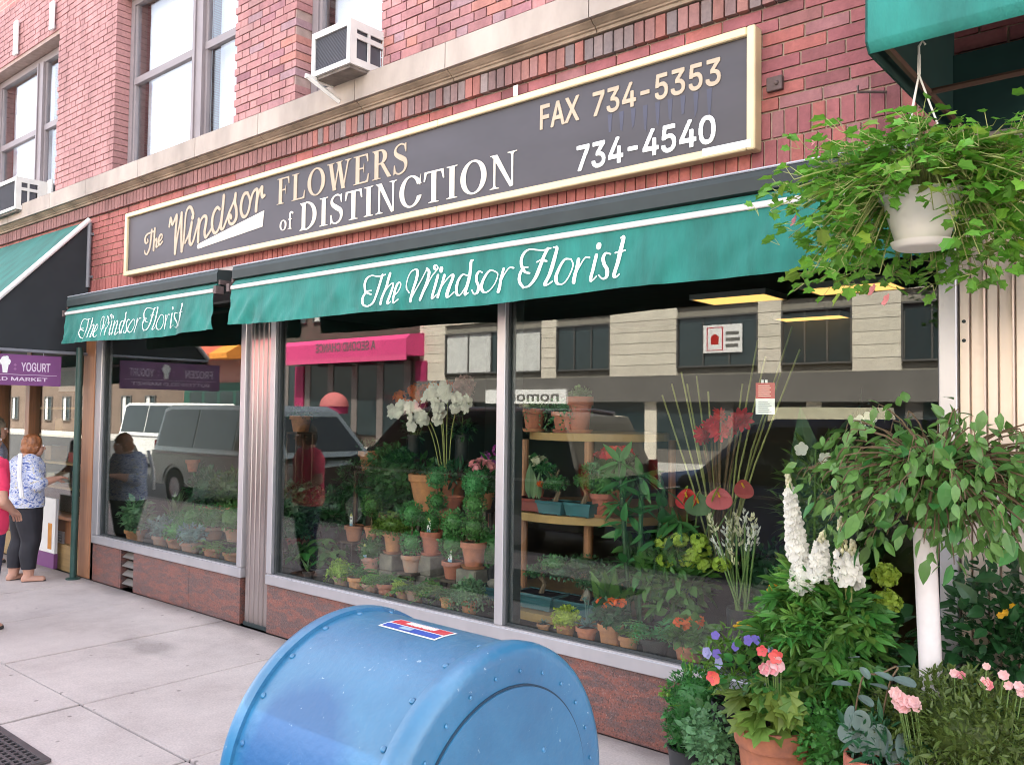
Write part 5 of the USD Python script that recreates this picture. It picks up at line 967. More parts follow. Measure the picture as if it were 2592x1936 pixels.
# right window, front row
for nm, lb, cat, px, R, h, bd, m in (
    ('succulent_pot', 'tiny grey succulent in the smallest terracotta pot beside the mullion of the right window', 'plant', (280, 1028), .042, .065, b_rosette(.055, 14, G_BLUE), TERRA),
    ('sedum_pot', 'bright lime cushion in terracotta pot left of the blue succulent', 'plant', (485, 1042), .066, .095, b_bush(560, (.088, .085, .062), .03, .016, G_LIME, OVW), TERRA),
    ('succulent_pot', 'blue grey rosette succulent with flower stalks in terracotta pot', 'plant', (682, 1068), .066, .10, b_rosette(.095, 22, G_BLUE, 3), TERRA),
    ('kalanchoe', 'orange kalanchoe in tall terracotta pot right of the blue succulent', 'plant', (905, 1050), .075, .145, b_flowers((.085, .08, .06), .05, 200, .05, G_DK, 8, F_ORANGE, .014, 15), TERRA),
    ('fern_pot', 'low spreading fern in tilted terracotta pot right of the tall kalanchoe pot', 'fern', (1075, 1125), .062, .10, b_fern(.15, 22, G_BR, 1.0), TERRA),
    ('fern_pot', 'large arching fern in dark pot in the middle of the right window', 'fern', (1320, 1190), .085, .115, b_fern(.27, 40, G_FERN, .95), BLACKPOT),
    ('kalanchoe', 'orange kalanchoe with silvery leaves in wide pot nearest the pansies', 'plant', (1640, 1245), .085, .12, b_flowers((.11, .10, .06), .05, 220, .055, G_MID, 9, F_ORANGE, .015, 15), TERRA)):
    potted(nm, lb, cat, *B(*px), .17, R, h, bd, m)
# tiered round wooden shelf of bonsai
qs = atY(*D6(440, 1260), .62); TS = thing('tiered_shelf', 'round tiered wooden shelf in the right window', 'shelf', (qs[0]-.10, 1.0, .402)); RT = .78
zt = [atY(*B(230, 900), .40)[2]+.01, atY(*D6(440, 1262), .35)[2], atY(*D6(440, 820), .55)[2]]
for z, R in zip(zt, (RT*.93, RT*.86, RT*.62)):
    pr = Polygon([(R*math.cos(a), R*math.sin(a)) for a in np.linspace(0, 2*np.pi, 48, endpoint=False)])
    obj('shelf_board', ext(pr, z-.402-.05, z-.402, 'xy'), mat('birch_shelf', (.31, .19, .065), .45, .2, 5, coat=.2), TS)
for x, y in ((-.30, -.45), (.25, -.48), (-.35, .4), (.35, .4)): obj('post', MB().add(tube([(x, y, 0), (x, y, zt[2]-.402-.05)], .028, 10)), WOODR, TS)
def on_shelf(i, u, v, Y): q = atY(u, v, Y); return q[0], Y, zt[i]+.001
def shelf_dish(i, label, px, Y, w, d, h, m, build, F=D6): q = atY(*F(*px), Y); t = thing('bonsai', label, 'bonsai', (q[0], Y, zt[i]+.001)); dish(t, w, d, h, m); build(t, h, rs())
def snake(t, h, r):
    for x, L in ((-.03, .24), (.0, .18), (.03, .20), (.05, .12)): obj('leaf', put(leaf_ovate(.30, .05, .2), [[x, 0, h*.9]], [[x, .05, 1]], [L], r, .2), G_PALE, t)
    obj('orange_flower', put(FL6, [[.08, -.03, h+.10]]*6, units(r, 6)+[0, -.6, .3], .025, r), F_ORANGE, t)
shelf_dish(1, 'snake plant and orange bloom in a red brown dish on the middle shelf', (205, 1200), .44, .26, .17, .085, GLAZER, snake)
shelf_dish(1, 'bonsai in a blue green dish, middle of the middle shelf', (320, 1205), .40, .20, .14, .085, GLAZE, b_bonsai(((.0, .12, .10), (-.08, .2, .07)), G_DK))
shelf_dish(1, 'jade bonsai in a blue green dish, right of the other dish on the middle shelf', (465, 1205), .42, .20, .14, .085, GLAZE, b_bonsai(((.02, .14, .08), (.06, .22, .06)), G_FERN))
shelf_dish(0, 'low bonsai in a long blue dish on the lowest shelf of the right window', (255, 750), .42, .30, .18, .10, GLAZE, b_bonsai(((-.05, .13, .08), (.10, .2, .12)), G_FERN), B)
shelf_dish(0, 'wide spreading bonsai in dark blue dish with upright stone on the lowest shelf', (640, 760), .46, .34, .2, .09, GLAZE, lambda t, h, r: (b_bonsai(((-.16, .16, .13), (.0, .22, .15), (.16, .18, .13), (.06, .12, .10)), G_DK)(t, h, r), obj('stone', ball((.08, -.06, h+.04), (.025, .02, .05), 1), BLOCK, t)), B)
shelf_dish(0, 'bonsai in a round blue dish half hidden behind the mullion', (-150, 740), .42, .24, .18, .09, GLAZE, lambda t, h, r: obj('stone', ball((0, -.03, h+.02), (.06, .04, .035), 1), BLOCK, t), B)
for lb, px, Y, R, h, bd, i in (('string of pearls trailing from a pot at the left end of the top shelf', (210, 720), .62, .085, .14, b_trail((.10, .09, .05), 240, .20, G_PALE, .018), 2), ('trailing sedum in a shallow pot in the middle of the top shelf', (370, 730), .60, .09, .12, b_trail((.12, .1, .06), 300, .16, G_FERN, .02), 2), ('tall terracotta pot on a saucer at the right of the top shelf', (450, 680), .62, .09, .22, b_trail((.07, .06, .04), 120, .14, G_PALE, .018), 2),
        ('red cyclamen in terracotta pot at the right end of the middle shelf', (640, 1180), .62, .10, .15, b_flowers((.16, .13, .11), .09, 260, .06, G_DK, 8, F_RED, .04, 7, OVW, .045), 1), ('red and cream orchid pot at the back left of the middle shelf', (210, 1010), .80, .09, .13, b_flowers((.10, .09, .08), .06, 160, .06, G_DK, 5, F_CREAM, .035, 6, OVW, .04), 1), ('terracotta pot of green herbs at the right end of the middle shelf', (570, 1190), .50, .085, .13, b_bush(200, (.10, .09, .09), .06, .035, G_MID), 1)):
    q = atY(*D6(*px), Y); t = thing('shelf_pot', lb, 'plant', (q[0], Y, zt[i]+.02)); pot_parts(t, R, h, TERRA, True); bd(t, h, rs())
# bamboo, viburnum, tuberose, anthurium, bow, grasses
q = atY(*B(1190, 840), .42); t = thing('lucky_bamboo', 'cluster of green lucky bamboo stalks behind the arching fern', 'bamboo', (q[0], .42, FLOOR)); pot_parts(t, .085, .13, BLACKPOT, False, False); r = rs()
for i, (dx, L, lean) in enumerate(((-.05, .95, -.08), (.0, .86, .01), (.05, .80, .10), (-.02, .70, -.14), (.03, .62, .2))):
    m = MB(); P = np.array([(dx+lean*s, .02*i-.04, .1+L*s) for s in np.linspace(0, 1, 9)]); m.tube(P, .013, 8)
    for p_ in P[1:]: m.add(lathe([(0, -.004), (.0155, -.004), (.0165, 0), (.0155, .004), (0, .004)], 8, p_))
    obj('stalk', m, G_DK, t); Q = P[[3, 5, 6, 7, 8, 8]]; obj('foliage', put(OVN, np.repeat(Q, 4, 0), units(r, 24)+[0, -.2, .3], .16, r), G_FERN, t)
potted('spathiphyllum', 'upright leafy plant with pale variegated leaves beside the bamboo', 'plant', *B(900, 800), .40, .085, .10, b_upright(34, .34, G_MID, OVN, .8), BLACKPOT, base=FLOOR)
q = atY(*B(1480, 620), .50); t = thing('viburnum', 'chartreuse snowball flowers over dark leaves in the right window', 'flowers', (q[0], .50, FLOOR)); pot_parts(t, .11, .22, BLACKPOT, False, False); r = rs(); hz = q[2]-FLOOR
obj('foliage', bush(r, 520, (.24, .2, .20), (0, 0, hz), .075, OV, .35, False), G_MID, t)
for px in ((1400, 270), (1550, 240), (1730, 250), (1760, 330), (1420, 430), (1630, 440), (1800, 480), (1940, 470), (1680, 390)):
    p_ = atY(*B(*px), .40+.08*r.random())-np.array([q[0], .5, FLOOR]); P, D = cloud(r, 60, (.052, .045, .04), p_, .85); obj('flower_head', put(FL5, P, D, .015, r), F_CHART, t)
    obj('flower_stem', tube([(0, 0, .2), p_*[.6, .6, .8], p_], .004, 5), STEMG, t)
q = atY(*B(2140, 850), .42); t = thing('tuberose_bunch', 'bunch of white tuberose buds on long straight stems in the right window', 'flowers', (q[0], .42, FLOOR)); hz = max(q[2]-FLOOR, .1); obj('bucket', lathe([(0, 0), (.07, 0), (.09, hz*.95), (.085, hz*.95), (.065, .01), (0, .01)], 22), BLACKPOT, t, 40); r = rs()
for px in ((1870, 110), (2080, 100), (2160, 80), (2230, 120), (1980, 240), (2120, 210), (2200, 260), (1900, 330), (2060, 400), (2260, 200), (2010, 150)):
    p_ = atY(*B(*px), .34+.12*r.random())-np.array([q[0], .42, FLOOR]); b0 = np.array([r.uniform(-.04, .04), r.uniform(-.04, .04), hz*.6]); obj('stem', tube([b0, b0*.3+p_*.7, p_], .0055, 6), STEMG, t)
    d = p_-b0; d /= np.linalg.norm(d); s = np.linspace(-.05, .05, 22); P = p_+d*s[:, None]+units(r, 22)*.016; obj('flower_head', MB().add(put(leaf_ovate(.5, -.3, .3, 4), P, units(r, 22)*.8+d, .028, r)), F_CREAM if r.random() < .7 else F_WHITE, t)
F_ANTH = fl('anthurium_pink_red', (.52, .085, .10))
def heart(s): a = np.linspace(0, 2*np.pi, 26); return _fan([(.5+.5*(-math.cos(q)) , .46*math.sin(q)*(1.25-.35*math.cos(q))) for q in a], lambda x, y: .12*abs(y))
q = atY(*B(1060, 620), .50); q = atY(1740, 1500, .62); t = thing('anthurium', 'red and green heart shaped anthurium blooms on tall stems', 'flowers', (q[0], .62, FLOOR)); obj('vase', lathe([(0, 0), (.055, 0), (.07, .02), (.055, .3), (.07, .34), (.06, .34), (.05, .3), (.055, .02), (0, .02)], 20), GLAZE, t, 40); r = rs()
for px, s, gm_ in (((1180, 1150), .125, F_ANTH), ((1305, 1100), .105, F_ANTH), ((1010, 1150), .12, F_RED), ((1070, 1180), .13, G_MID)):
    p_ = atY(*D6(*px), .50)-np.array([q[0], .62, FLOOR]); obj('stem', tube([(0, 0, .3), p_*[.5, .5, .7], p_], .005, 6), STEMG, t)
    obj('bloom', put(heart(1), [p_+[0, .0, s*.4]], [[.1, -.25, -1]], [s], r, .1), gm_, t)
    if s > .11: obj('green_edge', put(heart(1), [p_+[0, .012, s*.52]], [[-.3, -.1, -.9]], [s*.9], r, .1), F_CHART, t)
    obj('spadix', tube([p_+[0, -.02, s*.2], p_+[.03, -.06, s*.05]], .006, 6), F_YEL, t)
q = atY(*D6(1180, 1290), .95); t = thing('gerbera_bunch', 'large dark red gerbera blooms and tall grass stems in the right window', 'flowers', (q[0], .95, FLOOR)); obj('bucket', lathe([(0, 0), (.10, 0), (.13, .42), (.125, .42), (.095, .01), (0, .01)], 24), BLACKPOT, t, 40); r = rs()
for px, s in (((1085, 825), .055), ((1150, 760), .06), ((1185, 725), .055), ((1290, 745), .07), ((1130, 785), .055), ((1235, 800), .055), ((1175, 810), .06), ((1105, 850), .045), ((1250, 760), .05)):
    p_ = atY(*D6(*px), .80+.1*r.random())-np.array([q[0], .95, FLOOR]); obj('stem', tube([(0, 0, .3), p_*[.4, .4, .7], p_], .006, 6), STEMB, t); obj('flower', put(petal_flower(9, .42, .35), [p_]*3, [[r.normal()*.5, -1, r.normal()*.5], [-.3, -1, .5], [.2, -.8, -.3]], [s*1.1, s*.85, s*.7], r, .5), F_RED, t)
m = MB()
for px in ((880, 620), (930, 560), (980, 500), (1010, 560), (1060, 520), (1120, 600), (1380, 330), (1420, 420), (1300, 560), (1560, 260), (1600, 380), (1500, 500)):
    p_ = atY(*D6(*px), .9+.2*r.random())-np.array([q[0], .95, FLOOR]); obj('grass_stem', tube([(r.uniform(-.05, .05), 0, .3), p_*[.45, .45, .6], p_], .006, 5), STEMY, t)
q = atY(*D6(1750, 1000), .7); t = thing('mixed_bucket', 'tall bucket of mixed greenery at the right end of the right window', 'plant', (q[0], .7, FLOOR)); obj('bucket', lathe([(0, 0), (.10, 0), (.13, .4), (.125, .4), (.095, .01), (0, .01)], 24), GREYPOT, t, 40); r = rs(); hz = q[2]-FLOOR
obj('foliage', bush(r, 520, (.30, .2, .36), (0, 0, hz*.8), .09, OVN, .2, False), G_OLIVE, t); obj('leaf_spike', put(leaf_ovate(.28, .02, .1), np.array([[-.05, 0, .4], [.10, 0, .4], [.18, .02, .4]]), [[-.1, 0, 1], [.05, 0, 1], [.25, 0, 1]], [1.0, 1.1, .9], r, .3), G_DK, t)
obj('flower', put(FL5, [[.2, -.1, hz+.25], [.25, -.1, hz+.27], [-.1, -.12, hz+.1], [.02, -.1, hz+.05]], [[0, -1, .2]]*4, .04, r), F_WHITE, t)
q = atY(*D6(1425, 720), .06); t = thing('notice_card', 'red and white notice card fixed inside the right window glass', 'notice', (q[0], .045, q[2])); p0, p1 = atY(*D6(1375, 725), .045), atY(*D6(1475, 560), .045); w, hh = p1[0]-p0[0], p1[2]-p0[2]
obj('white_half', bx(-w/2, w/2, 0, .002, 0, hh*.5), WHITE, t); obj('red_half', bx(-w/2, w/2, 0, .002, hh*.502, hh), mat('notice_red', (.42, .045, .04), .5), t); m = MB()
for k in range(6): m.box(-w*.36, w*(.30-.07*(k % 2)), -.001, -.0003, hh*(.57+.065*k), hh*(.595+.065*k))
obj('print_lines', m, mat('notice_pale', (.7, .45, .4), .5), t); m = MB()
for k in range(6): m.box(-w*.36, w*(.34-.1*(k % 3)), -.001, -.0003, hh*(.06+.065*k), hh*(.08+.065*k))
obj('print_lines', m, mat('notice_grey', (.3, .3, .3), .5), t); obj('clip', MB().box(-w*.2, -w*.08, -.002, .004, hh, hh+.015).box(w*.0, w*.12, -.002, .004, hh, hh+.015), WHITE, t)
# left window
for nm, lb, cat, px, Y, R, h, bd, m in (
    ('leaf_plant', 'silver green leaved plant in terracotta pot at the left of the left window', 'plant', (285, 1450), .20, .11, .13, b_bush(260, (.16, .14, .16), .13, .06, G_PALE), TERRA),
    ('herb_pot', 'grey leaved herb in pale terracotta pot in the left window', 'plant', (460, 1485), .20, .085, .12, b_bush(200, (.12, .11, .09), .07, .04, G_BLUE), TERRAD),
    ('herb_pot', 'small green plant in terracotta pot in the middle of the left window', 'plant', (560, 1500), .20, .08, .12, b_bush(200, (.10, .1, .08), .06, .035, G_FERN), TERRA),
    ('herb_pot', 'bluish plant in weathered wide pot right of the middle of the left window', 'plant', (670, 1540), .19, .10, .12, b_bush(240, (.15, .12, .09), .06, .04, G_BLUE), TERRAD),
    ('fern_pot', 'bright fern in terracotta pot at the right of the left window', 'fern', (820, 1570), .18, .085, .11, b_fern(.20, 24, G_BR, 1.0), TERRA),
    ('fern_pot', 'second bright fern in the right corner of the left window', 'fern', (960, 1595), .18, .085, .11, b_fern(.20, 22, G_BR, 1.0), TERRA)):
    potted(nm, lb, cat, *E3(*px), Y, R, h, bd, m)
for lb, px, Y, rad in (('clipped boxwood ball second row left, in the left window', (560, 1390), .50, .13), ('clipped boxwood ball second row middle, in the left window', (690, 1400), .50, .14), ('clipped boxwood ball second row right, in the left window', (830, 1410), .52, .15), ('larger clipped boxwood ball at the right end of the left window', (975, 1420), .50, .17)):
    potted('boxwood_ball', lb, 'shrub', *E3(*px), Y, .10, .12, b_bush(620, (rad, rad, rad*.8), rad*.55, .024, G_BOX, OV, shell=.75), TERRAD)
for lb, px, Y, rad, mm in (('dark shrub in the middle of the left window behind the boxwood balls', (800, 1260), .95, .28, G_DK), ('dark shrub at the right of the left window behind the boxwood balls', (960, 1260), .95, .27, G_MID), ('leafy shrub with red pot high in the left window', (680, 1150), 1.3, .25, G_DK)):
    potted('shrub_pot', lb, 'shrub', *E3(*px), Y, .13, .18, b_bush(700, (rad, rad*.8, rad*.75), rad*.6, .05, mm), TERRA)
potted('lily_plant', 'plant with long pale striped leaves in the middle of the left window', 'plant', *E3(560, 1330), .75, .10, .14, b_upright(22, .36, G_PALE, OVN, .7), BLACKPOT)
for k, (px, lb) in enumerate((((670, 955), 'small terracotta pot hanging in the left window'),)):
    q = atY(*E3(*px), 1.2); t = thing('hanging_pot', lb, 'pot', (q[0], 1.2, q[2]-.12)); pot_parts(t, .10, .14); obj('wire', tube([(0, 0, .1), (0, 0, 2.94-q[2]+.12)], .003, 5), BLACKPOT, t)
# dense greenery deeper in the window
for lb, u, v, Y, rx, rz_, mm in (('tall dark shrub in the shadow at the left end of the middle window', 760, 1230, 1.35, .30, .30, G_DK), ('broad dark shrub below the terracotta pot raised left of the orchids', 930, 1240, 1.40, .34, .30, G_DK), ('dark shrub behind the tall ivy dome of the middle window', 1040, 1160, 1.55, .34, .28, G_MID), ('dark shrub filling the back under the orchids', 1150, 1250, 1.5, .34, .26, G_DK), ('dark shrub behind the purple phlox beside the mullion', 1240, 1300, 1.3, .28, .28, G_DK),
        ('dark shrub low behind the topiaries left of centre in the middle window', 860, 1370, 1.15, .28, .20, G_MID), ('dark shrub at the back left of the left window', 340, 1260, 1.4, .36, .30, G_DK), ('dark shrub at the back middle of the left window', 470, 1200, 1.55, .40, .34, G_DK), ('dark shrub at the back right of the left window', 590, 1220, 1.5, .36, .32, G_MID),
        ('dark leafy shrub behind the lucky bamboo in the right window', 1640, 1400, 1.25, .30, .26, G_DK), ('dark leafy shrub behind the viburnum in the right window', 1760, 1420, 1.2, .30, .28, G_DK), ('dark leafy shrub behind the tuberose bunch', 1930, 1470, 1.1, .28, .30, G_DK)):
    potted('shadow_shrub', lb, 'shrub', u, v+120, Y, .14, .2, b_bush(900, (rx, rx*.8, rz_), rz_*.75, .055, mm, shell=.5), TERRAD)
# lit ceiling lamps of the shop
LAMP = mat('lamp_diffuser', (1.0, .53, .15), .5, .0, emit=.26)
for k, (u, v, lb) in enumerate(((1868, 752, 'lit ceiling lamp seen below the long awning, left of the brightest'), (2160, 724, 'brightest lit ceiling lamp beside the hanging basket'), (2060, 802, 'lit ceiling lamp deeper in the shop, right one of the far pair'), (1962, 842, 'lit ceiling lamp deepest in the shop, left one of the far pair'), (900, 838, 'lit ceiling lamp at the top of the middle window'))):
    q = atZ(u, v, 2.925); t = thing('ceiling_lamp', lb, 'ceiling lamp', (q[0], q[1], 2.90), 0)
    w, d = (.40, .26) if k < 2 else (.40, .26)
    obj('diffuser', bx(-w+.02, w-.02, -d+.02, d-.02, 0, .012), LAMP, t); obj('frame', MB().box(-w, w, -d, -d+.02, -.004, .05).box(-w, w, d-.02, d, -.004, .05).box(-w, -w+.02, -d+.02, d-.02, -.004, .05).box(w-.02, w, -d+.02, d-.02, -.004, .05), WHITE, t)

# ============================================================ plants on the pavement at the right
G8 = lambda x, y: (1600+x/2.23, 1400+y/2.23)
G7 = lambda x, y: (1850+x/2.7534, 900+y/2.7534)
def single_leaves(parent, proto, P, D, S, r, m, keep=300, roll=.5, name='leaf', stuff='small_leaves'):
    """The leaves that show largest as parts of their own, the rest joined."""
    P, D = np.asarray(P, float), np.asarray(D, float); S = np.broadcast_to(np.asarray(S, float), (len(P),)); o = np.argsort(-S/np.maximum(.3, np.linalg.norm(P-(CAM-PARENT[0]), axis=1)))
    v, f = put(proto, P, D, S, r, roll); n = len(proto[0]); nf = len(proto[1]); V = v.reshape(len(P), n, 3)
    for i in o[:keep]: obj(name, (V[i], proto[1]), m, parent)
    if len(P) > keep: k = o[keep:]; obj(stuff, (V[k].reshape(-1, 3), (proto[1][None]+(np.arange(len(k))*n)[:, None, None]).reshape(-1, 3)), m, parent, kind='stuff')
PARENT = [np.zeros(3)]
def rel(u, v, Y, o): return atY(u, v, Y)-o
# clipped small leaved bush in a black pot
o = np.array([*atY(*G8(330, 1090), -.30)[:1], -.30, 0.0]); c = rel(*G8(365, 850), -.30, o)
t = thing('small_leaved_bush', 'bright green small leaved bush against the granite, leftmost pavement plant', 'shrub', o); r = rs()
obj('pot', lathe([(0, .0), (.085, .0), (.105, .18), (.112, .19), (.102, .19), (.09, .02), (0, .02)], 24), BLACKPOT, t, 40)
obj('foliage', MB().add(bush(r, 1700, (.155, .14, .17), c, .024, OV, .5, True, .7)).add(bush(r, 500, (.11, .10, .12), c+[-.06, 0, -.12], .022, OV, .5, True, .7)), G_BOX, t)
st = MB(); SPR = []
for k in range(26):
    a = r.uniform(0, 6.28); e = r.uniform(.1, 1.4); d = np.array([math.cos(a)*math.cos(e), math.sin(a)*math.cos(e), math.sin(e)]); p0 = c+d*[.13, .12, .14]; p1 = c+d*[.19, .17, .22]; st.add(tube([p0, p1], .0015, 3)); SPR += [p0+(p1-p0)*q for q in np.linspace(.1, 1, 7)]
obj('sprigs', MB().add(put(OV, np.array(SPR), units(r, len(SPR))+[0, 0, .4], .02, r)).add(st.get()), G_BR, t)
o = np.array([atY(*G8(430, 1120), -.46)[0], -.46, 0.0]); c = rel(*G8(455, 1050), -.46, o); t = thing('grey_green_plant', 'grey green small leaved plant in round black pot at the foot of the granite', 'shrub', o); r = rs()
obj('pot', lathe([(0, 0), (.08, 0), (.11, .11), (.118, .12), (.105, .12), (.09, .02), (0, .02)], 24), BLACKPOT, t, 40); obj('foliage', bush(r, 900, (.14, .12, .12), c, .026, OVW, .4, True, .7), G_PALE, t)
# the large terracotta pot with coleus and begonias
q = atY(*G8(806, 950), -.46); R = .166; t = thing('terracotta_planter', 'large terracotta pot of lobed leaves and begonias at the bottom right', 'plant', (q[0], -.46, 0)); r = rs(); h = q[2]; o = np.array([q[0], -.46, 0]); PARENT[0] = o
obj('pot', lathe([(0, 0), (R*.62, 0), (R*.64, .005), (R*.90, h*.80), (R*.98, h*.81), (R, h*.84), (R*1.02, h*.98), (R*1.0, h), (R*.90, h), (R*.87, h*.92), (0, h*.92)], 48), TERRA, t, 40); obj('soil', lathe([(0, h*.935), (R*.85, h*.93), (R*.85, h*.925), (0, h*.925)], 24), SOIL, t)
P, D = [], []
for k in range(46):
    a = r.uniform(0, 6.28); rr = r.uniform(.02, .95)*R*1.15; P.append((math.cos(a)*rr, math.sin(a)*rr, h+.02+r.uniform(0, .16)*(1.2-rr/R*.6))); D.append((math.cos(a)+r.normal()*.3, math.sin(a)+r.normal()*.3-.25, r.uniform(-.55, .25)))
for px in ((700, 800), (800, 850), (870, 880), (640, 900), (940, 880), (760, 790), (840, 800), (600, 820), (900, 830), (690, 880)): P.append(rel(*G8(*px), -.60, o)+[0, .05, 0]); D.append((r.normal()*.4, -.7, -.55))
single_leaves(t, LOB3, P, D, r.uniform(.085, .135, len(P)), r, lf('leaf_coleus', (.16, .26, .045), .25, .5, .3), roll=.35)
P, D = cloud(r, 150, (.18, .14, .13), rel(*G8(720, 690), -.48, o), .2); single_leaves(t, OVW, P, D+[0, -.3, .1], r.uniform(.035, .06, 150), r, G_MID, 150)
st = MB()
for px, m_, s in (((465, 705), F_CORAL, .030), ((452, 695), F_CORAL, .026), ((735, 550), F_CORAL, .024), ((810, 582), F_CORAL, .030), ((820, 622), F_PALEPINK, .030), ((792, 640), F_PINK, .030), ((760, 656), F_PALEPINK, .028), ((745, 650), F_PINK, .024), ((840, 640), F_PALEPINK, .022), ((805, 655), F_PALEPINK, .026)):
    p_ = rel(*G8(*px), -.60, o); st.add(tube([(p_[0]*.5, p_[1]*.3, h), p_], .0025, 4)); obj('flower', put(FL5, [p_, p_+[0, .004, 0]], [[r.normal()*.3, -1, .2], [.2, -1, -.1]], [s, s*.8], r, .4), m_, t)
obj('flower_stems', st, STEMG, t)
# pansies
o = np.array([atY(*G8(560, 1100), -.36)[0], -.36, 0.0]); c = rel(*G8(575, 620), -.36, o); t = thing('pansy_plant', 'pansies with violet and lavender blooms in front of the sill', 'flowers', o); r = rs(); zt_ = max(c[2]-.17, .2)
obj('pot', lathe([(0, 0), (.07, 0), (.09, zt_), (.084, zt_), (.065, .02), (0, .02)], 20), BLACKPOT, t, 40); obj('foliage', bush(r, 520, (.15, .12, .17), c, .036, OVN, .3, False, .8, .5), G_BR, t); st = MB()
for px, m_, s in (((425, 562), F_LAV, .026), ((415, 556), F_LAV, .022), ((470, 462), F_VIOL, .020), ((490, 618), F_LAV, .026), ((478, 566), F_VIOL, .022), ((583, 526), F_VIOL, .020), ((655, 490), F_VIOL, .024), ((706, 490), F_VIOL, .020), ((780, 545), F_LAV, .016), ((690, 480), F_VIOL, .016)):
    p_ = rel(*G8(*px), -.50, o); st.add(tube([c*[.6, .6, .9], p_+[0, .02, -.03], p_], .002, 4)); obj('flower', put(petal_flower(5, .95, .05), [p_], [[r.normal()*.3, -1, .15]], [s], r, .2), m_, t)
obj('flower_stems', st, STEMG, t)
# yarrow
o = np.array([atY(*G8(740, 1000), -.24)[0], -.24, 0.0]); t = thing('yarrow', 'golden yarrow with two flat flower heads behind the pansies', 'flowers', o); r = rs(); obj('pot', lathe([(0, 0), (.07, 0), (.09, .25), (.084, .25), (.065, .02), (0, .02)], 20), BLACKPOT, t, 40)
for px, R_ in (((655, 425), .060), ((838, 215), .062)):
    p_ = rel(*G8(*px), -.30, o); obj('stem', tube([(0, 0, .2), p_*[.6, .6, .6], p_-[0, 0, .01]], .0035, 5), STEMG, t); m = MB()
    for k in range(46): a = r.uniform(0, 6.28); q_ = math.sqrt(r.random())*R_; m.add(ball(p_+[q_*math.cos(a), q_*math.sin(a), .022*(1-(q_/R_)**2)-.55*abs(q_*math.sin(a))*0-.5*q_*math.cos(a)*(.4)], (.0095, .0095, .007), 1))
    obj('flower_head', m, F_YEL, t)
obj('foliage', bush(r, 120, (.08, .08, .14), (0, 0, .4), .05, BLD, .2, False), G_MID, t)
# delphinium
o = np.array([atY(*G8(1060, 1000), -.34)[0], -.34, 0.0]); c = rel(*G8(1040, 400), -.34, o); t = thing('delphinium', 'white delphinium spikes over a mound of deeply cut leaves', 'flowers', o); r = rs(); PARENT[0] = o; zt_ = max(.25, c[2]-.30)
obj('pot', lathe([(0, 0), (.10, 0), (.13, zt_), (.12, zt_), (.10, .02), (0, .02)], 24), BLACKPOT, t, 40)
P, D = cloud(r, 420, (.25, .18, .28), c+[.02, 0, -.02], .3); k = P[:, 2] > zt_-.02; P, D = P[k], D[k]; single_leaves(t, CUT, P, D*.8+r.normal(size=P.shape)*.35+[0, -.15, .05], r.uniform(.06, .13, len(P)), r, lf('leaf_delphinium', (.10, .27, .05), .28, .42, .35), 300, .5)
m = MB()
for p_ in P[::4]: m.add(tube([(c[0]*.3, c[1]*.3, zt_), (p_*[.5, .5, 1]+[0, 0, -.06]), p_], .002, 3, False))
obj('leaf_stalks', m, STEMG, t)
def spike(a, b, n, w, s, mm, buds=.3):
    P0, P1 = rel(*a, -.42, o), rel(*b, -.44, o); obj('flower_spike_stem', tube([P0-(P1-P0)*.5+[0, 0, 0], P0, P1], [.006, .005, .002], 6), STEMY, t); Q, D_, S_ = [], [], []
    for i in range(n):
        f_ = (i+.5)/n; aa = i*2.4; w_ = w*(1.05-.72*f_); d = np.array([math.cos(aa), math.sin(aa), .15]); Q.append(P0+(P1-P0)*f_+d*w_); D_.append(d+[0, -.3, 0]); S_.append(s*(1.05-.55*f_))
    Q, D_, S_ = map(np.array, (Q, D_, S_)); nb = int(n*(1-buds))
    for i in range(nb): obj('flower', put(FL6 if i % 2 else FL5, [Q[i], Q[i]+.2*S_[i]*D_[i]], [D_[i], D_[i]], [S_[i], S_[i]*.6], r, .4), mm, t)
    for i in range(nb, n): obj('bud', ball(Q[i]-D_[i]*.006, (.0075, .0075, .011), 1), F_CREAM if mm is not G_PALE else G_PALE, t)
spike(G7(470, 1420), G7(392, 812), 84, .032, .031, F_WHITE, .2); spike(G7(600, 1560), G7(640, 1230), 46, .038, .030, F_WHITE, .2); spike(G7(800, 1600), G7(760, 1130), 46, .036, .026, F_WHITE, .5); spike(G7(500, 1640), G7(470, 1420), 34, .048, .032, F_WHITE, .05); spike(G7(840, 1580), G7(850, 1290), 34, .034, .028, F_WHITE, .35)
P0, P1 = rel(*G7(580, 1400), -.38, o), rel(*G7(592, 640), -.40, o); m = MB().add(tube([P0, P1], [.006, .003], 6)); k = np.linspace(.02, 1, 70); aa = np.arange(70)*2.4; Q = P0+(P1-P0)*k[:, None]; m.add(put(OVN, Q, np.stack([np.cos(aa), np.sin(aa), np.full(70, .5)], 1), .04*(1.1-.7*k), r, .2)); obj('green_spike', m, G_MID, t)
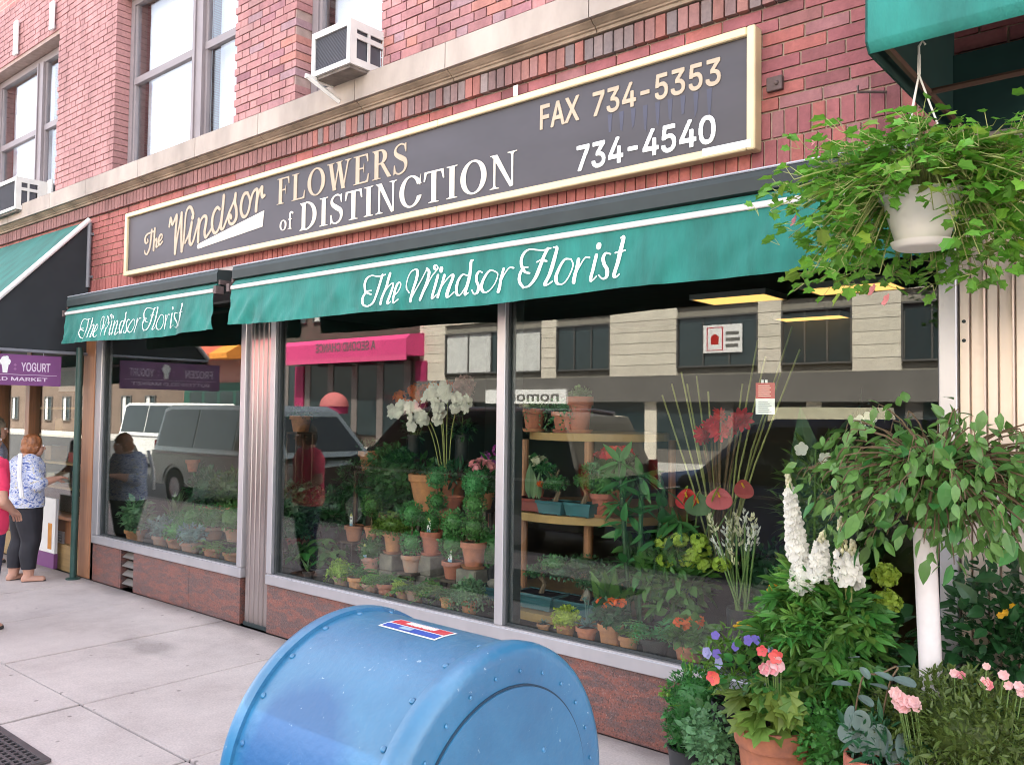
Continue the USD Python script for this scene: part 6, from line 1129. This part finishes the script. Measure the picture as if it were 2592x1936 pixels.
# lime hydrangea heads behind
o = np.array([atY(*G8(1440, 900), -.16)[0], -.16, 0.0]); t = thing('lime_hydrangea', 'hydrangea with lime green heads between the delphinium and the white post', 'flowers', o); r = rs(); obj('pot', lathe([(0, 0), (.09, 0), (.11, .3), (.1, .3), (.085, .02), (0, .02)], 20), BLACKPOT, t, 40)
for px, R_ in (((1440, 272), .055), ((1430, 122), .050), ((1215, 200), .04)):
    p_ = rel(*G8(*px), -.24, o); obj('stem', tube([(0, 0, .25), p_*[.7, .7, .6], p_], .004, 5), STEMG, t); P, D = cloud(r, 190, (R_, R_, R_*.9), p_, .72); obj('flower_head', MB().add(put(FL5, P, D+.5*r.normal(size=D.shape), .0125, r)).add(ball(p_, R_*.62, 2)), F_CHART, t)
obj('foliage', bush(r, 260, (.16, .12, .30), (0, 0, .62), .08, OV, .3, False), G_DK, t)
# white post with a leafy shrub growing at its top
a, b = atY(2339, 1335, -.52), atY(2357, 1720, -.52); g_ = a+(b-a)*(a[2]/(a[2]-b[2])); t = thing('white_post', 'white round post with a paper tag under the leafy shrub', 'post', (g_[0], -.52, 0)); o = np.array([g_[0], -.52, 0]); obj('tube', tube([(0, 0, .0), a-o], .0395, 24), mat('post_white', (.62, .575, .56), .5, .12, 8), t, 40); obj('rim', tube([a-o-[0, 0, .004], a-o+[0, 0, .02]], .034, 20), WOODR, t)
obj('paper_tag', ext(Polygon([(.0, a[2]-.035), (.055, a[2]-.005), (.045, a[2]+.015), (.0, a[2]+.0)]), -.06, -.0595), WHITE, t)
o = a.copy(); c = rel(*G7(1440, 900), -.58, o); t = thing('leafy_shrub', 'shrub of drooping pointed leaves spreading above the white post', 'shrub', o); r = rs(); PARENT[0] = o; BR = MB(); P, D = [], []
for k in range(230):
    d = units(r, 1)[0]; d[2] = d[2]*.85+.12; e = c+d*[.46, .26, .31]*r.uniform(.5, 1.05); B_ = spline([(0, 0, 0), c*[.5, .5, .45]+d*[.06, .05, .02], c*.6+e*.4+[0, 0, .05], e, e+d*[.05, .04, 0]-[0, 0, .05]], 5); BR.add(tube(B_[::2], np.linspace(.006, .0015, len(B_[::2])), 4, False))
    for i in np.linspace(6, len(B_)-1, 9).astype(int): tt = B_[i]-B_[i-1]; tt /= np.linalg.norm(tt)+1e-9; P.append(B_[i]+r.normal(size=3)*.018); D.append(tt*.5+r.normal(size=3)*.5+[0, -.15, -.45])
for px in ((640, 560), (720, 540), (835, 410), (1010, 360), (1080, 370), (740, 1000), (780, 1180), (940, 1080), (1000, 1330), (1080, 1290), (1180, 1250), (1340, 1200), (1540, 740), (1880, 400), (1840, 430), (1760, 380), (1560, 1310), (1620, 1330), (820, 590), (900, 470), (660, 1170)): P.append(rel(*G7(*px), -.66, o)); D.append((r.normal()*.4, -.2, -.9))
single_leaves(t, OV, P, D, np.clip(r.lognormal(-2.85, .28, len(P)), .03, .10), r, G_SHRUB, 300, .7); obj('branches', BR, STEMB, t)
# the dark fine leaved roses at the right
o = np.array([atY(*G8(1850, 1190), -.62)[0], -.62, 0.0]); t = thing('pink_rose_bush', 'fine leaved bush with pale pink roses at the right edge', 'shrub', o); r = rs(); c = rel(*G8(1880, 1000), -.62, o)
obj('pot', lathe([(0, 0), (.11, 0), (.14, .24), (.13, .24), (.10, .02), (0, .02)], 24), BLACKPOT, t, 40); obj('foliage', MB().add(bush(r, 5200, (.27, .22, .20), c, .030, OVN, .40, True, .8)).add(bush(r, 1500, (.14, .12, .13), c+[-.20, -.02, -.02], .026, OVN, .35, False, .8)), G_OLIVE, t); st = MB()
for px, m_, s in [((1500+35*math.cos(q)+8*q, 830+42*math.sin(q*1.7)), F_PALEPINK, .030) for q in (0, .7, 1.5, 2.2, 3, 3.8, 4.6, 5.4)]+[((1590, 840), F_PALEPINK, .028), ((1605, 870), F_PALEPINK, .024), ((1820, 680), F_PALEPINK, .022), ((1860, 690), F_PINK, .020), ((1990, 735), F_PALEPINK, .030), ((2005, 745), F_PINK, .026), ((2095, 690), F_PALEPINK, .024), ((2000, 640), F_PALEPINK, .018), ((2130, 750), F_PALEPINK, .022), ((2180, 750), F_PALEPINK, .022), ((2200, 790), F_PALEPINK, .022)]:
    p_ = rel(*G8(*px), -.80 if px[0] < 1700 else -.68, o); st.add(tube([p_*[.8, .8, .7], p_], .002, 4)); obj('rose', put(petal_flower(7, .8, .5), [p_, p_, p_-[0, .003, 0]], [[r.normal()*.3, -.8, .5], [.1, -.9, .4], [-.1, -1, .3]], [s*.75, s*.56, s*.38], r, .3), m_, t)
obj('flower_stems', st, STEMG, t)
o = np.array([atY(*G8(1130, 1190), -.50)[0], -.50, 0.0]); t = thing('low_bush', 'dark low bush between the big terracotta pot and the round silver leaves', 'shrub', o); r = rs(); c = rel(*G8(1110, 1040), -.50, o); obj('pot', lathe([(0, 0), (.08, 0), (.1, .14), (.094, .14), (.075, .02), (0, .02)], 20), BLACKPOT, t, 40); obj('foliage', bush(r, 1100, (.14, .13, .16), c, .026, OVW, .35, True, .7), G_MID, t)
o = np.array([atY(*G8(1360, 1180), -.74)[0], -.74, 0.0]); zr = atY(*G8(1360, 1140), -.74)[2]; t = thing('silver_dollar_plant', 'eucalyptus with round silver leaves in terracotta pot at the bottom edge', 'plant', o); r = rs(); PARENT[0] = o; pot_parts(t, .10, zr)
S1 = [rel(*G8(*p_), -.74, o) for p_ in ((1500, 640), (1400, 680), (1310, 690), (1278, 790), (1262, 880), (1250, 1000), (1262, 1090))]; obj('branch', tube(spline(np.array([[0, 0, zr*.9], S1[0]*[.6, .6, .9]]+S1), 5), .0035, 5), STEMB, t)
for px, d, s in (((1330, 735), (1, -.3, .1), .075), ((1370, 670), (1, -.3, -.1), .07), ((1280, 800), (1, -.35, -.35), .062), ((1225, 590), (.8, -.3, .35), .045), ((1290, 640), (.7, -.3, -.6), .05), ((1470, 700), (1, -.3, -.05), .085), ((1240, 745), (-1, -.3, .05), .07), ((1250, 860), (-.25, -.25, -1), .085), ((1285, 880), (.2, -.3, -1), .08), ((1220, 960), (-.2, -.3, -1), .07), ((1262, 1000), (.05, -.3, -1), .075), ((1400, 960), (.1, -.3, -1), .11), ((1520, 1010), (.3, -.3, -1), .10), ((1350, 1000), (-.1, -.3, -1), .09), ((1460, 1040), (.2, -.2, -1), .10), ((1500, 640), (.8, -.3, .3), .05)):
    obj('leaf', put(RND, [rel(*G8(*px), -.76, o)], [d], [s], r, .12), G_EUC, t)
obj('foliage', bush(r, 200, (.12, .1, .10), (.02, 0, zr+.05), .05, OVN, .3, False), G_DK, t)
o = np.array([atY(*G8(2090, 900), -.14)[0], -.14, 0.0]); t = thing('yellow_flower_pot', 'shaded plant with small yellow blooms against the metal cladding at the right edge', 'plant', o); r = rs(); pot_parts(t, .12, .3); obj('foliage', bush(r, 1500, (.30, .12, .50), (.06, 0, .72), .06, OV, .25, False), G_DK, t)
for px in ((2110, 335), (2080, 350), (2150, 300)): p_ = rel(*G8(*px), -.24, o); obj('flower', put(FL6, [p_, p_], [[0, -1, .3], [.2, -1, .1]], [.014, .012], r, .4), F_YEL, t)

# ============================================================ hanging basket
hk = atZ(2326, 138, 2.93); Yh = -.93
pb = atY(2334, 628, Yh); t = thing('hanging_basket', 'white hanging basket overflowing with lobed green geranium leaves', 'hanging plant', (pb[0], Yh, pb[2])); o = np.array([pb[0], Yh, pb[2]]); r = rs(); PARENT[0] = o
PL = mat('white_plastic_pot', (.72, .69, .64), .45, .06, 10)
obj('pot', lathe([(0, .012), (.072, .012), (.08, .016), (.125, .165), (.135, .168), (.135, .18), (.122, .18), (.076, .03), (0, .03)], 36), PL, t, 40); obj('saucer', lathe([(0, 0), (.05, 0), (.055, -.003), (.078, -.003), (.09, .004), (.098, .02), (.092, .02), (.085, .011), (0, .010)], 36), PL, t, 40)
ap = rel(2326, 190, Yh, o); tp = rel(2326, 140, Yh, o)
obj('hanger_hook', MB().add(tube([ap, tp*[1, 1, 1]], .006, 8)).add(tube([tp, tp+[0, 0, .03], tp+[.012, 0, .045], tp+[.02, 0, .03]], .004, 6)), PL, t)
for q_ in (2280, 2318, 2412): a_ = {2280: 2.6, 2318: 4.4, 2412: .5}[q_]; obj('hanger_wire', tube([ap, (.13*math.cos(a_), .13*math.sin(a_), .175)], .0034, 6), PL, t)
ST = MB(); P, D, S_ = [], [], []
for k in range(430):
    d = units(r, 1)[0]; e = np.array([0, 0, .125])+d*[.50, .42, .30]*r.uniform(.45, 1.04)*(1 if r.random() < .85 else 1.18); e[2] = max(e[2], -.10+r.uniform(-.06, .06))
    if (abs(e[0]) < .14 and e[1] < .12 and e[2] < .06) or (abs(e[0]) < .12 and e[2] > .42): continue
    B_ = spline([(d[0]*.04, d[1]*.04, .17), (d[0]*.14, d[1]*.12, .26+.06*d[2]), e*.55+np.array([d[0]*.05, d[1]*.05, .14]), e], 5); ST.add(tube(B_[::2], np.linspace(.0032, .0016, len(B_[::2])), 4, False))
    for i in (8, 10, 12, 13, 14, 15, 15):
        i = min(i, len(B_)-1); q = units(r, 1)[0]*[.9, .9, .6]+d*.4+[0, 0, .2]; stalk = B_[i]+q*r.uniform(.02, .055)
        if abs(stalk[0]) < .105 and stalk[1] < .10 and stalk[2] < .075: continue
        ST.add(tube([B_[i], stalk], .0011, 3, False)); P.append(stalk); D.append(q*[1, 1, .3]+[0, -.25, -.2]); S_.append(r.uniform(.030, .060))
for px in ((2410, 275), (2560, 240), (2090, 420), (2060, 700), (2560, 690)): P.append(rel(*px, -1.0, o)); D.append((r.normal(), -.4, .2)); S_.append(.05)
k = np.array(P); ok = ~((np.abs(k[:, 0]+.0) < .105) & (k[:, 1] < .10) & (k[:, 2] < .075)); P, D, S_ = k[ok], np.array(D)[ok], np.array(S_)[ok]
G_GER = lf('leaf_geranium', (.20, .42, .05), .40, .45, .4)
single_leaves(t, LOB, P, D, S_, r, G_GER, 300, .45); obj('stems', ST, STEMY, t)
for px in ((2065, 355), (2012, 560), (2210, 735), (2245, 760)): p_ = rel(*px, -1.05, o); obj('flower', put(FL5, [p_], [[-.6, -.6, .3]], [.022], r, .4), F_PINK, t)

# ============================================================ the other side of the street, which the shop windows mirror
YO = -24.0
def MX(u): return atY(u*K, 880, 24.0)[0]
def MZ(u, v): return atY(u*K, v*K, 24.0)[2]
def back(x0, x1, d0, d1, z0, z1, c=0): return bx(min(x0, x1), max(x0, x1), YO-d1, YO-d0, z0, z1, c)       # d counts away from the street
CREAMW = mat('cream_stone_panel', (.66, .60, .50), .85, .12, 1.5, rnd=.06); CREAMB = mat('cream_joint', (.26, .24, .20), .9); BAND = mat('grey_fascia', (.14, .13, .12), .6, .2, 1); FARGL = mat('far_window_glass', (.03, .045, .05), .06, 0, 2, spec=.8); FARFR = mat('far_window_frame', (.10, .095, .09), .5); FARBL = mat('far_blind', (.62, .62, .60), .8)
def far_window(par, x0, x1, z0, z1, n, blinds=()):
    w = thing('window', parent=par); obj('frame', MB().add(back(x0, x1, -.02, .10, z1-.06, z1)).add(back(x0, x1, -.02, .10, z0, z0+.06)).add(back(x0, x0+.06, -.02, .10, z0+.06, z1-.06)).add(back(x1-.06, x1, -.02, .10, z0+.06, z1-.06)), FARFR, w)
    for k in range(n):
        a = x0+.06+(x1-x0-.12)*k/n; b = x0+.06+(x1-x0-.12)*(k+1)/n
        if k: obj('mullion', back(a-.025, a+.025, .0, .10, z0+.06, z1-.06), FARFR, w)
        obj('pane', back(a+.026, b-.026, .06, .07, z0+.06, z1-.06), FARBL if k in blinds else FARGL, w)
cb = thing('cream_building', 'pale stone building across the street mirrored in the right windows', 'building')
cx0, cx1 = MX(905), 16.0; wz1 = MZ(1550, 680); wz0 = MZ(1550, 792); HB = 12.5
obj('back_wall', back(cx0, cx1, .12, 9, 0, HB), CREAMB, cb)
W5 = [(MX(a), MX(b), n, bl) for a, b, n, bl in ((960, 1168, 4, (0, 1, 3)), (1200, 1316, 3, ()), (1460, 1636, 3, ()), (1686, 1840, 3, ()), (1946, 2150, 3, ()))]
zf1 = MZ(1600, 808); zf0 = MZ(1600, 868); rows = [(wz0, wz1), (wz0+3.2, wz1+3.2), (wz0+6.4, wz1+6.4)]
zc = zf1; ch = .42
while zc < HB:
    z1 = min(zc+ch, HB); segs = [(cx0, cx1)]
    for a, b, n, bl in W5:
        for q0, q1 in rows:
            if q0 < z1-.01 and q1 > zc+.01: segs = [q for s, e in segs for q in ((s, min(e, a)), (max(s, b), e)) if q[1]-q[0] > .02]
    for s, e in segs: obj('stone_course', back(s, e, 0, .12, zc+.018, z1), CREAMW, cb)
    zc = z1
for i, (q0, q1) in enumerate(rows):
    for a, b, n, bl in W5: far_window(cb, a, b, q0, q1, n, bl if i == 0 else (0,))
obj('shop_fascia', back(cx0, cx1, -.25, .12, zf0, zf1-.001), BAND, cb)
wsx0, wsx1 = MX(1062), MX(1235); obj('shop_sign_board', back(wsx0, wsx1, -.40, -.26, MZ(1150, 872), MZ(1150, 842)), WHITE, cb)
obj('sign_lettering', wall_text('nomon', .36, wsx1-.3, MZ(1150, 866), YO+.402, True, 1, (wsx1-wsx0)*.62, .01), BAND, cb)
pz = zf0; k = 0; x = cx0
while x < cx1-1:
    w = 3.1; obj('shop_pier', back(x, x+.5, -.05, .12, 0, pz), BAND if k % 2 else CREAMW, cb); obj('shop_glass', back(x+.5, min(x+w, cx1), .02, .10, .5, pz), FARGL, cb); obj('stall_riser', back(x+.5, min(x+w, cx1), .0, .11, 0, .499), BAND, cb); x += w; k += 1
pc = thing('window_poster', 'white and red poster in the upper window of the pale stone building', 'poster', (MX(1560), YO+.005, wz0+.5)); obj('sheet', bx(-.75, .75, 0, .01, 0, 1.0), WHITE, pc); obj('red_frame', MB().box(-.62, .02, .0105, .014, .08, .11).box(-.62, .02, .0105, .014, .89, .92).box(-.62, -.58, .0105, .014, .11, .89).box(-.02, .02, .0105, .014, .11, .89), F_RED, pc); obj('red_emblem', xf(ext(unary_union([Point(-.3, .5).buffer(.16), sbox(-.45, .3, -.15, .42)]), .0105, .014)), F_RED, pc); obj('print', MB().box(.12, .62, .0105, .014, .62, .74).box(.12, .66, .0105, .014, .40, .52).box(.12, .6, .0105, .014, .18, .30), BAND, pc)
# pink awning shop
pbx0, pbx1 = MX(600), cx0-.02; ps_ = thing('pink_awning_shop', 'brown shop building under the long pink awning, mirrored in the middle window', 'building'); BRN = mat('brown_facade', (.10, .075, .06), .8, .2, 1)
obj('facade', back(pbx0, pbx1, .1, 9, 0, 12.5), BRN, ps_); az0, az1 = MZ(790, 783), MZ(790, 728)
for k in range(6): a = pbx0+.8+(pbx1-pbx0-1.6)*k/5; obj('pilaster', back(a-.22, a+.22, -.02, .1, 0, az0), mat('grey_brown_pilaster', (.19, .16, .15), .7), ps_)
for k in range(5): a = pbx0+.8+(pbx1-pbx0-1.6)*k/5; b = pbx0+.8+(pbx1-pbx0-1.6)*(k+1)/5; obj('shop_glass', back(a+.22, b-.22, .03, .1, .6, az0), FARGL, ps_)
for i in range(2):
    for k in range(5): a = pbx0+1.2+(pbx1-pbx0-2)*k/5; far_window(ps_, a, a+1.3, az1+1.0+3.2*i, az1+2.9+3.2*i, 2, (0,) if (i+k) % 2 else ())
PK = mat('pink_canvas', (.72, .06, .22), .8, .1, 1)
pa = thing('pink_awning', 'long pink box awning with black capitals mirrored in the middle window', 'awning'); ax0, ax1 = MX(648), MX(915)
obj('cover', ext(Polygon([(YO, az1), (YO+.9, az1-.12), (YO+1.15, az1-.35), (YO+1.15, az0+.2), (YO, az0+.2)]), ax0, ax1, 'yz'), PK, pa); obj('valance', bx(ax0, ax1, YO+1.12, YO+1.15, az0-.05, az0+.199), mat('pink_valance', (.75, .09, .24), .8, .1, 3), pa)
obj('lettering', wall_text('A SECOND CHANCE', .42, ax1-(ax1-ax0)*.22, (az0+az1)/2-.12, YO+1.152, True, 1, (ax1-ax0)*.48, .01), BAND, pa)
for x in (ax0-.35, ax1-.5): obj('side_panel', back(x, x+.75, -.08, .099, .3, az0-.06 if x < ax0 else az0-.05), mat('magenta_panel', (.36, .02, .10), .7), ps_)
dm = thing('red_dome_awning', 'small pink dome awning on the far pavement mirrored beside the dark car', 'awning', (MX(778), YO+1.6, 2.0)); v_, f_ = ball((0, 0, 0), (.95, .8, .85), 3); v_[:, 2] = np.maximum(v_[:, 2], 0)
obj('dome', (v_*.82, f_), mat('dull_red_canvas', (.50, .14, .14), .8), dm, 40); obj('skirt', lathe([(.66, -.35), (.68, 0), (.64, 0), (.62, -.35)], 24), MATS['magenta_panel'], dm); obj('post', tube([(0, 0, -2.1), (0, 0, .1)], .05, 8), BAND, dm)
# corner shops further left
lc = thing('far_brick_house', 'brick house with a green shop front across the street mirrored in the left window', 'building'); lx0, lx1 = MX(395), pbx0-.03
obj('facade', back(lx0, lx1, .1, 9, 0, 14), FARBRICK, lc); obj('green_shop_front', back(lx0+.3, lx1-.3, -.04, .1, 0, 3.4), mat('green_shop_paint', (.02, .09, .065), .5), lc); nl = 5
for k in range(nl): a = lx0+.8+(lx1-lx0-1.6)*k/nl; obj('shop_glass', back(a+.2, a+(lx1-lx0-1.6)/nl-.1, -.05, -.041, .7, 2.9), FARGL, lc)
for i in range(3):
    for k in range(6): a = lx0+1+(lx1-lx0-2)*k/6; far_window(lc, a, a+1.3, 5.2+3*i, 7.1+3*i, 1)
oa = thing('orange_red_awning', 'red and orange awning across the street mirrored in the left window', 'awning'); oz0, oz1 = MZ(475, 778), MZ(475, 742)
obj('red_half', ext(Polygon([(YO, oz1), (YO+1.2, oz0+.3), (YO+1.2, oz0), (YO, oz0)]), MX(425), MX(490), 'yz'), mat('red_canvas', (.55, .10, .06), .8), oa); obj('orange_half', ext(Polygon([(YO, oz1), (YO+1.2, oz0+.3), (YO+1.2, oz0), (YO, oz0)]), MX(490)+.01, MX(528), 'yz'), mat('orange_canvas', (.75, .28, .04), .8), oa)
wh = thing('brownstone_house', 'tall brownstone house at the far left of the mirrored street', 'building'); hx0 = -95.0; obj('facade', back(hx0, lx0-.03, .1, 9, 0, 13), mat('brownstone_facade', (.15, .105, .08), .85, .2, 1), wh)
for i in range(4):
    for k in range(12): a = hx0+1.5+k*(lx0-hx0-3)/12; far_window(wh, a, a+1.4, .8+3.1*i, 2.7+3.1*i, 2, (0,))
# ------------------------------------------------------------ vehicles along the kerb
TYRE = mat('tyre', (.02, .02, .02), .8); RIMM = mat('wheel_rim', (.5, .5, .52), .3, metal=.9); CARGL = mat('car_glass', (.012, .018, .018), .03, 0, 2, spec=.9); HEADL = mat('head_lamp', (.75, .77, .78), .1); TAILL = mat('tail_lamp', (.45, .01, .01), .2); TRIM = mat('black_trim', (.02, .02, .02), .5)
def vehicle(name, label, cat, x, y, face, L, Wd, H, paint, lower, roof, belt=1.05, roof_highlight=False, gl=None):
    CARGL_ = gl or CARGL
    """lower: outline of the body side below the window line, roof: outline of the cabin, both (x, z) with the front at +x."""
    t = thing(name, label, cat, (x, y, -.13), 180 if face < 0 else 0); w = Wd/2
    body = m3.Manifold.batch_hull([m3.Manifold(m3.Mesh(np.asarray(v, np.float32), np.asarray(f, np.uint32))) for v, f in (ext(Polygon(lower), -w, w), ext(affinity.scale(Polygon(lower), .985, .93), -w-.03, w+.03))]) if 0 else None
    lo = Polygon(lower)
    for cx in (-L*.31, L*.31): lo = lo.difference(Point(cx, .34).buffer(.40, 12))
    obj('body', MB().add(ext(lo, -w, w)).add(ext(lo.buffer(-.06).intersection(sbox(-9, .3, 9, belt-.08)), -w-.025, w+.025)).add(ext(Polygon(lower).buffer(-.02), -w+.22, w-.22)), paint, t)
    rv = np.array(roof); lo_, hi_ = rv[:, 1].min(), rv[:, 1].max()
    def cab(inset, grow=0): 
        v, f = ext(Polygon(roof).buffer(grow) if grow else Polygon(roof), -w+.03+inset, w-.03-inset); v = v.copy(); v[:, 1] *= 1-.20*np.clip((v[:, 2]-lo_)/(hi_-lo_), 0, 1); return v, f
    obj('cabin', cab(0), paint, t)
    g = Polygon(roof).buffer(-.085, join_style=2).intersection(sbox(-9, lo_+.03, 9, hi_-.07)); a, b = g.bounds[0], g.bounds[2]; n = 3
    for k in range(n):
        q = g.intersection(sbox(a+(b-a)*k/n+.03, 0, a+(b-a)*(k+1)/n-.03, 9))
        for s in (-1, 1):
            v, f = ext(q, s*(w-.03)-.012, s*(w-.03)+.012); v = v.copy(); v[:, 1] -= s*.20*(w-.03)*np.clip((v[:, 2]-lo_)/(hi_-lo_), 0, 1); obj('side_window', (v, f), CARGL_, t)
    for (p, q) in ((roof[-1], roof[-2]), (roof[0], roof[1])):
        p, q = np.array(p), np.array(q); d = q-p; nn = np.array([d[1], -d[0]])/np.linalg.norm(d)*(1 if p[0] > 0 else -1); p2, q2 = p+d*.12+nn*.008, p+d*.88+nn*.008
        obj('windscreen' if p[0] > 0 else 'rear_window', (np.array([(p2[0], -w*.84, p2[1]), (p2[0], w*.84, p2[1]), (q2[0], w*.70, q2[1]), (q2[0], -w*.70, q2[1])]), np.array([[0, 1, 2, 3]]) if p[0] > 0 else np.array([[3, 2, 1, 0]])), CARGL, t)
    for cx in (-L*.31, L*.31):
        for s in (-1, 1):
            wl = thing('wheel', parent=t); RY = rotx(90); obj('tyre', xf(lathe([(.20, -.11), (.33, -.11), (.35, -.08), (.35, .08), (.33, .11), (.20, .11)], 24), (cx, s*(w-.11), .35), R=RY), TYRE, wl); obj('rim', xf(lathe([(0, -.10), (.17, -.10), (.20, -.11), (.20, .11), (.17, .10), (0, .10)], 16), (cx, s*(w-.11), .35), R=RY), RIMM, wl)
    xf_, xr = max(p[0] for p in lower), min(p[0] for p in lower)
    for s in (-1, 1):
        obj('head_lamp', bx(xf_-.10, xf_+.012, s*(w-.38)-.14, s*(w-.38)+.14, .70, .86, .02), HEADL, t); obj('tail_lamp', bx(xr-.012, xr+.06, s*(w-.14)-.08, s*(w-.14)+.08, .85, 1.25 if H > 1.6 else 1.0, .015), TAILL, t); obj('door_mirror', ball((roof[-1][0]-.15, s*(w+.10), belt+.08), (.07, .11, .09), 1), TRIM, t); obj('bumper', bx((xf_-.05 if s > 0 else xr-.06), (xf_+.06 if s > 0 else xr+.05), -w+.05, w-.05, .35, .55, .03), TRIM, t)
    for s in (-1, 1): obj('belt_trim', bx(-L*.46, L*.30, s*(w+.02)-.012, s*(w+.02)+.012, belt-.055, belt-.02), ALU, t)  # added trim strip stands in for the highlight along the belt line
    if roof_highlight:  # added bright tubes stand in for the sky highlight on the roof edge
        for s in (-1, 1): obj('roof_rail', tube([(rv[1][0]+.2, s*w*.74, H+.02), (rv[2][0], s*w*.74, H+.06), (rv[3][0]-.3, s*w*.74, H+.06), (rv[3][0], s*w*.74, H+.02)], .032, 8), ALU, t)
    return t
SV = mat('silver_green_paint', (.50, .57, .54), .25, .05, 1, coat=.8, metal=.4); NV = mat('dark_blue_paint', (.085, .115, .20), .2, .05, 1, coat=1.0); BK = mat('black_paint', (.030, .036, .046), .18, .05, 1, coat=1.0); WV = mat('white_van_paint', (.78, .78, .76), .3, .05, 1, coat=.6); TX = mat('taxi_yellow', (.75, .42, .02), .3, .05, 1, coat=.6)
SUVL = lambda L: [(-L/2, .38), (L/2-.05, .38), (L/2, .55), (L/2-.03, .92), (L/2-.95, 1.05), (-L/2+.03, 1.05), (-L/2, .8)]
vehicle('dark_suv', 'black sport utility car parked along the kerb, mirrored in the middle window', 'car', -8.85, -5.60, -1, 5.3, 1.95, 1.86, BK, SUVL(5.3), [(-2.6, 1.05), (-2.25, 1.84), (-1.7, 1.90), (.55, 1.88), (.85, 1.80), (1.62, 1.05)], roof_highlight=True)
vehicle('navy_suv', 'dark blue sport utility car mirrored behind the leafy shrub in the right window', 'car', -3.2, -5.60, -1, 5.2, 1.95, 1.82, NV, SUVL(5.2), [(-2.55, 1.05), (-2.2, 1.80), (-1.7, 1.86), (.55, 1.84), (.85, 1.76), (1.62, 1.05)])
vehicle('silver_van', 'silver green passenger van parked ahead, mirrored in the left and middle windows', 'van', -14.45, -5.62, 1, 5.0, 1.98, 1.95, SV, SUVL(5.0), [(-2.45, 1.05), (-2.35, 1.88), (-2.1, 1.96), (.95, 1.96), (1.25, 1.86), (2.05, 1.05)], gl=mat('green_reflection_car_glass', (.13, .19, .155), .05, .1, 1, spec=.9))  # green reflection in the van windows is put into the glass colour
vehicle('white_van', 'white van parked farthest up the street, mirrored in the left window', 'van', -25.8, -10.4, 1, 5.6, 2.05, 2.1, WV, SUVL(5.6), [(-2.78, 1.05), (-2.72, 2.0), (-2.5, 2.08), (1.2, 2.08), (1.5, 1.96), (2.3, 1.05)])
tx = vehicle('dark_sedan', 'dark saloon car with a cream and orange advertising box on its roof', 'car', -4.8, -9.3, -1, 4.9, 1.85, 1.5, NV, SUVL(4.9), [(-2.2, 1.05), (-1.5, 1.62), (.5, 1.66), (1.4, 1.05)])
obj('roof_box', ext(Polygon([(-.95, 1.70), (.95, 1.70), (.9, 2.02), (-.9, 2.02)]), -.16, .16), mat('roof_box_cream', (.62, .58, .42), .5), tx); obj('roof_box_stripe', bx(-.93, .93, -.168, .168, 1.72, 1.80), TX, tx); obj('roof_box_foot', bx(-.8, .8, -.1, .1, 1.62, 1.70), TRIM, tx)
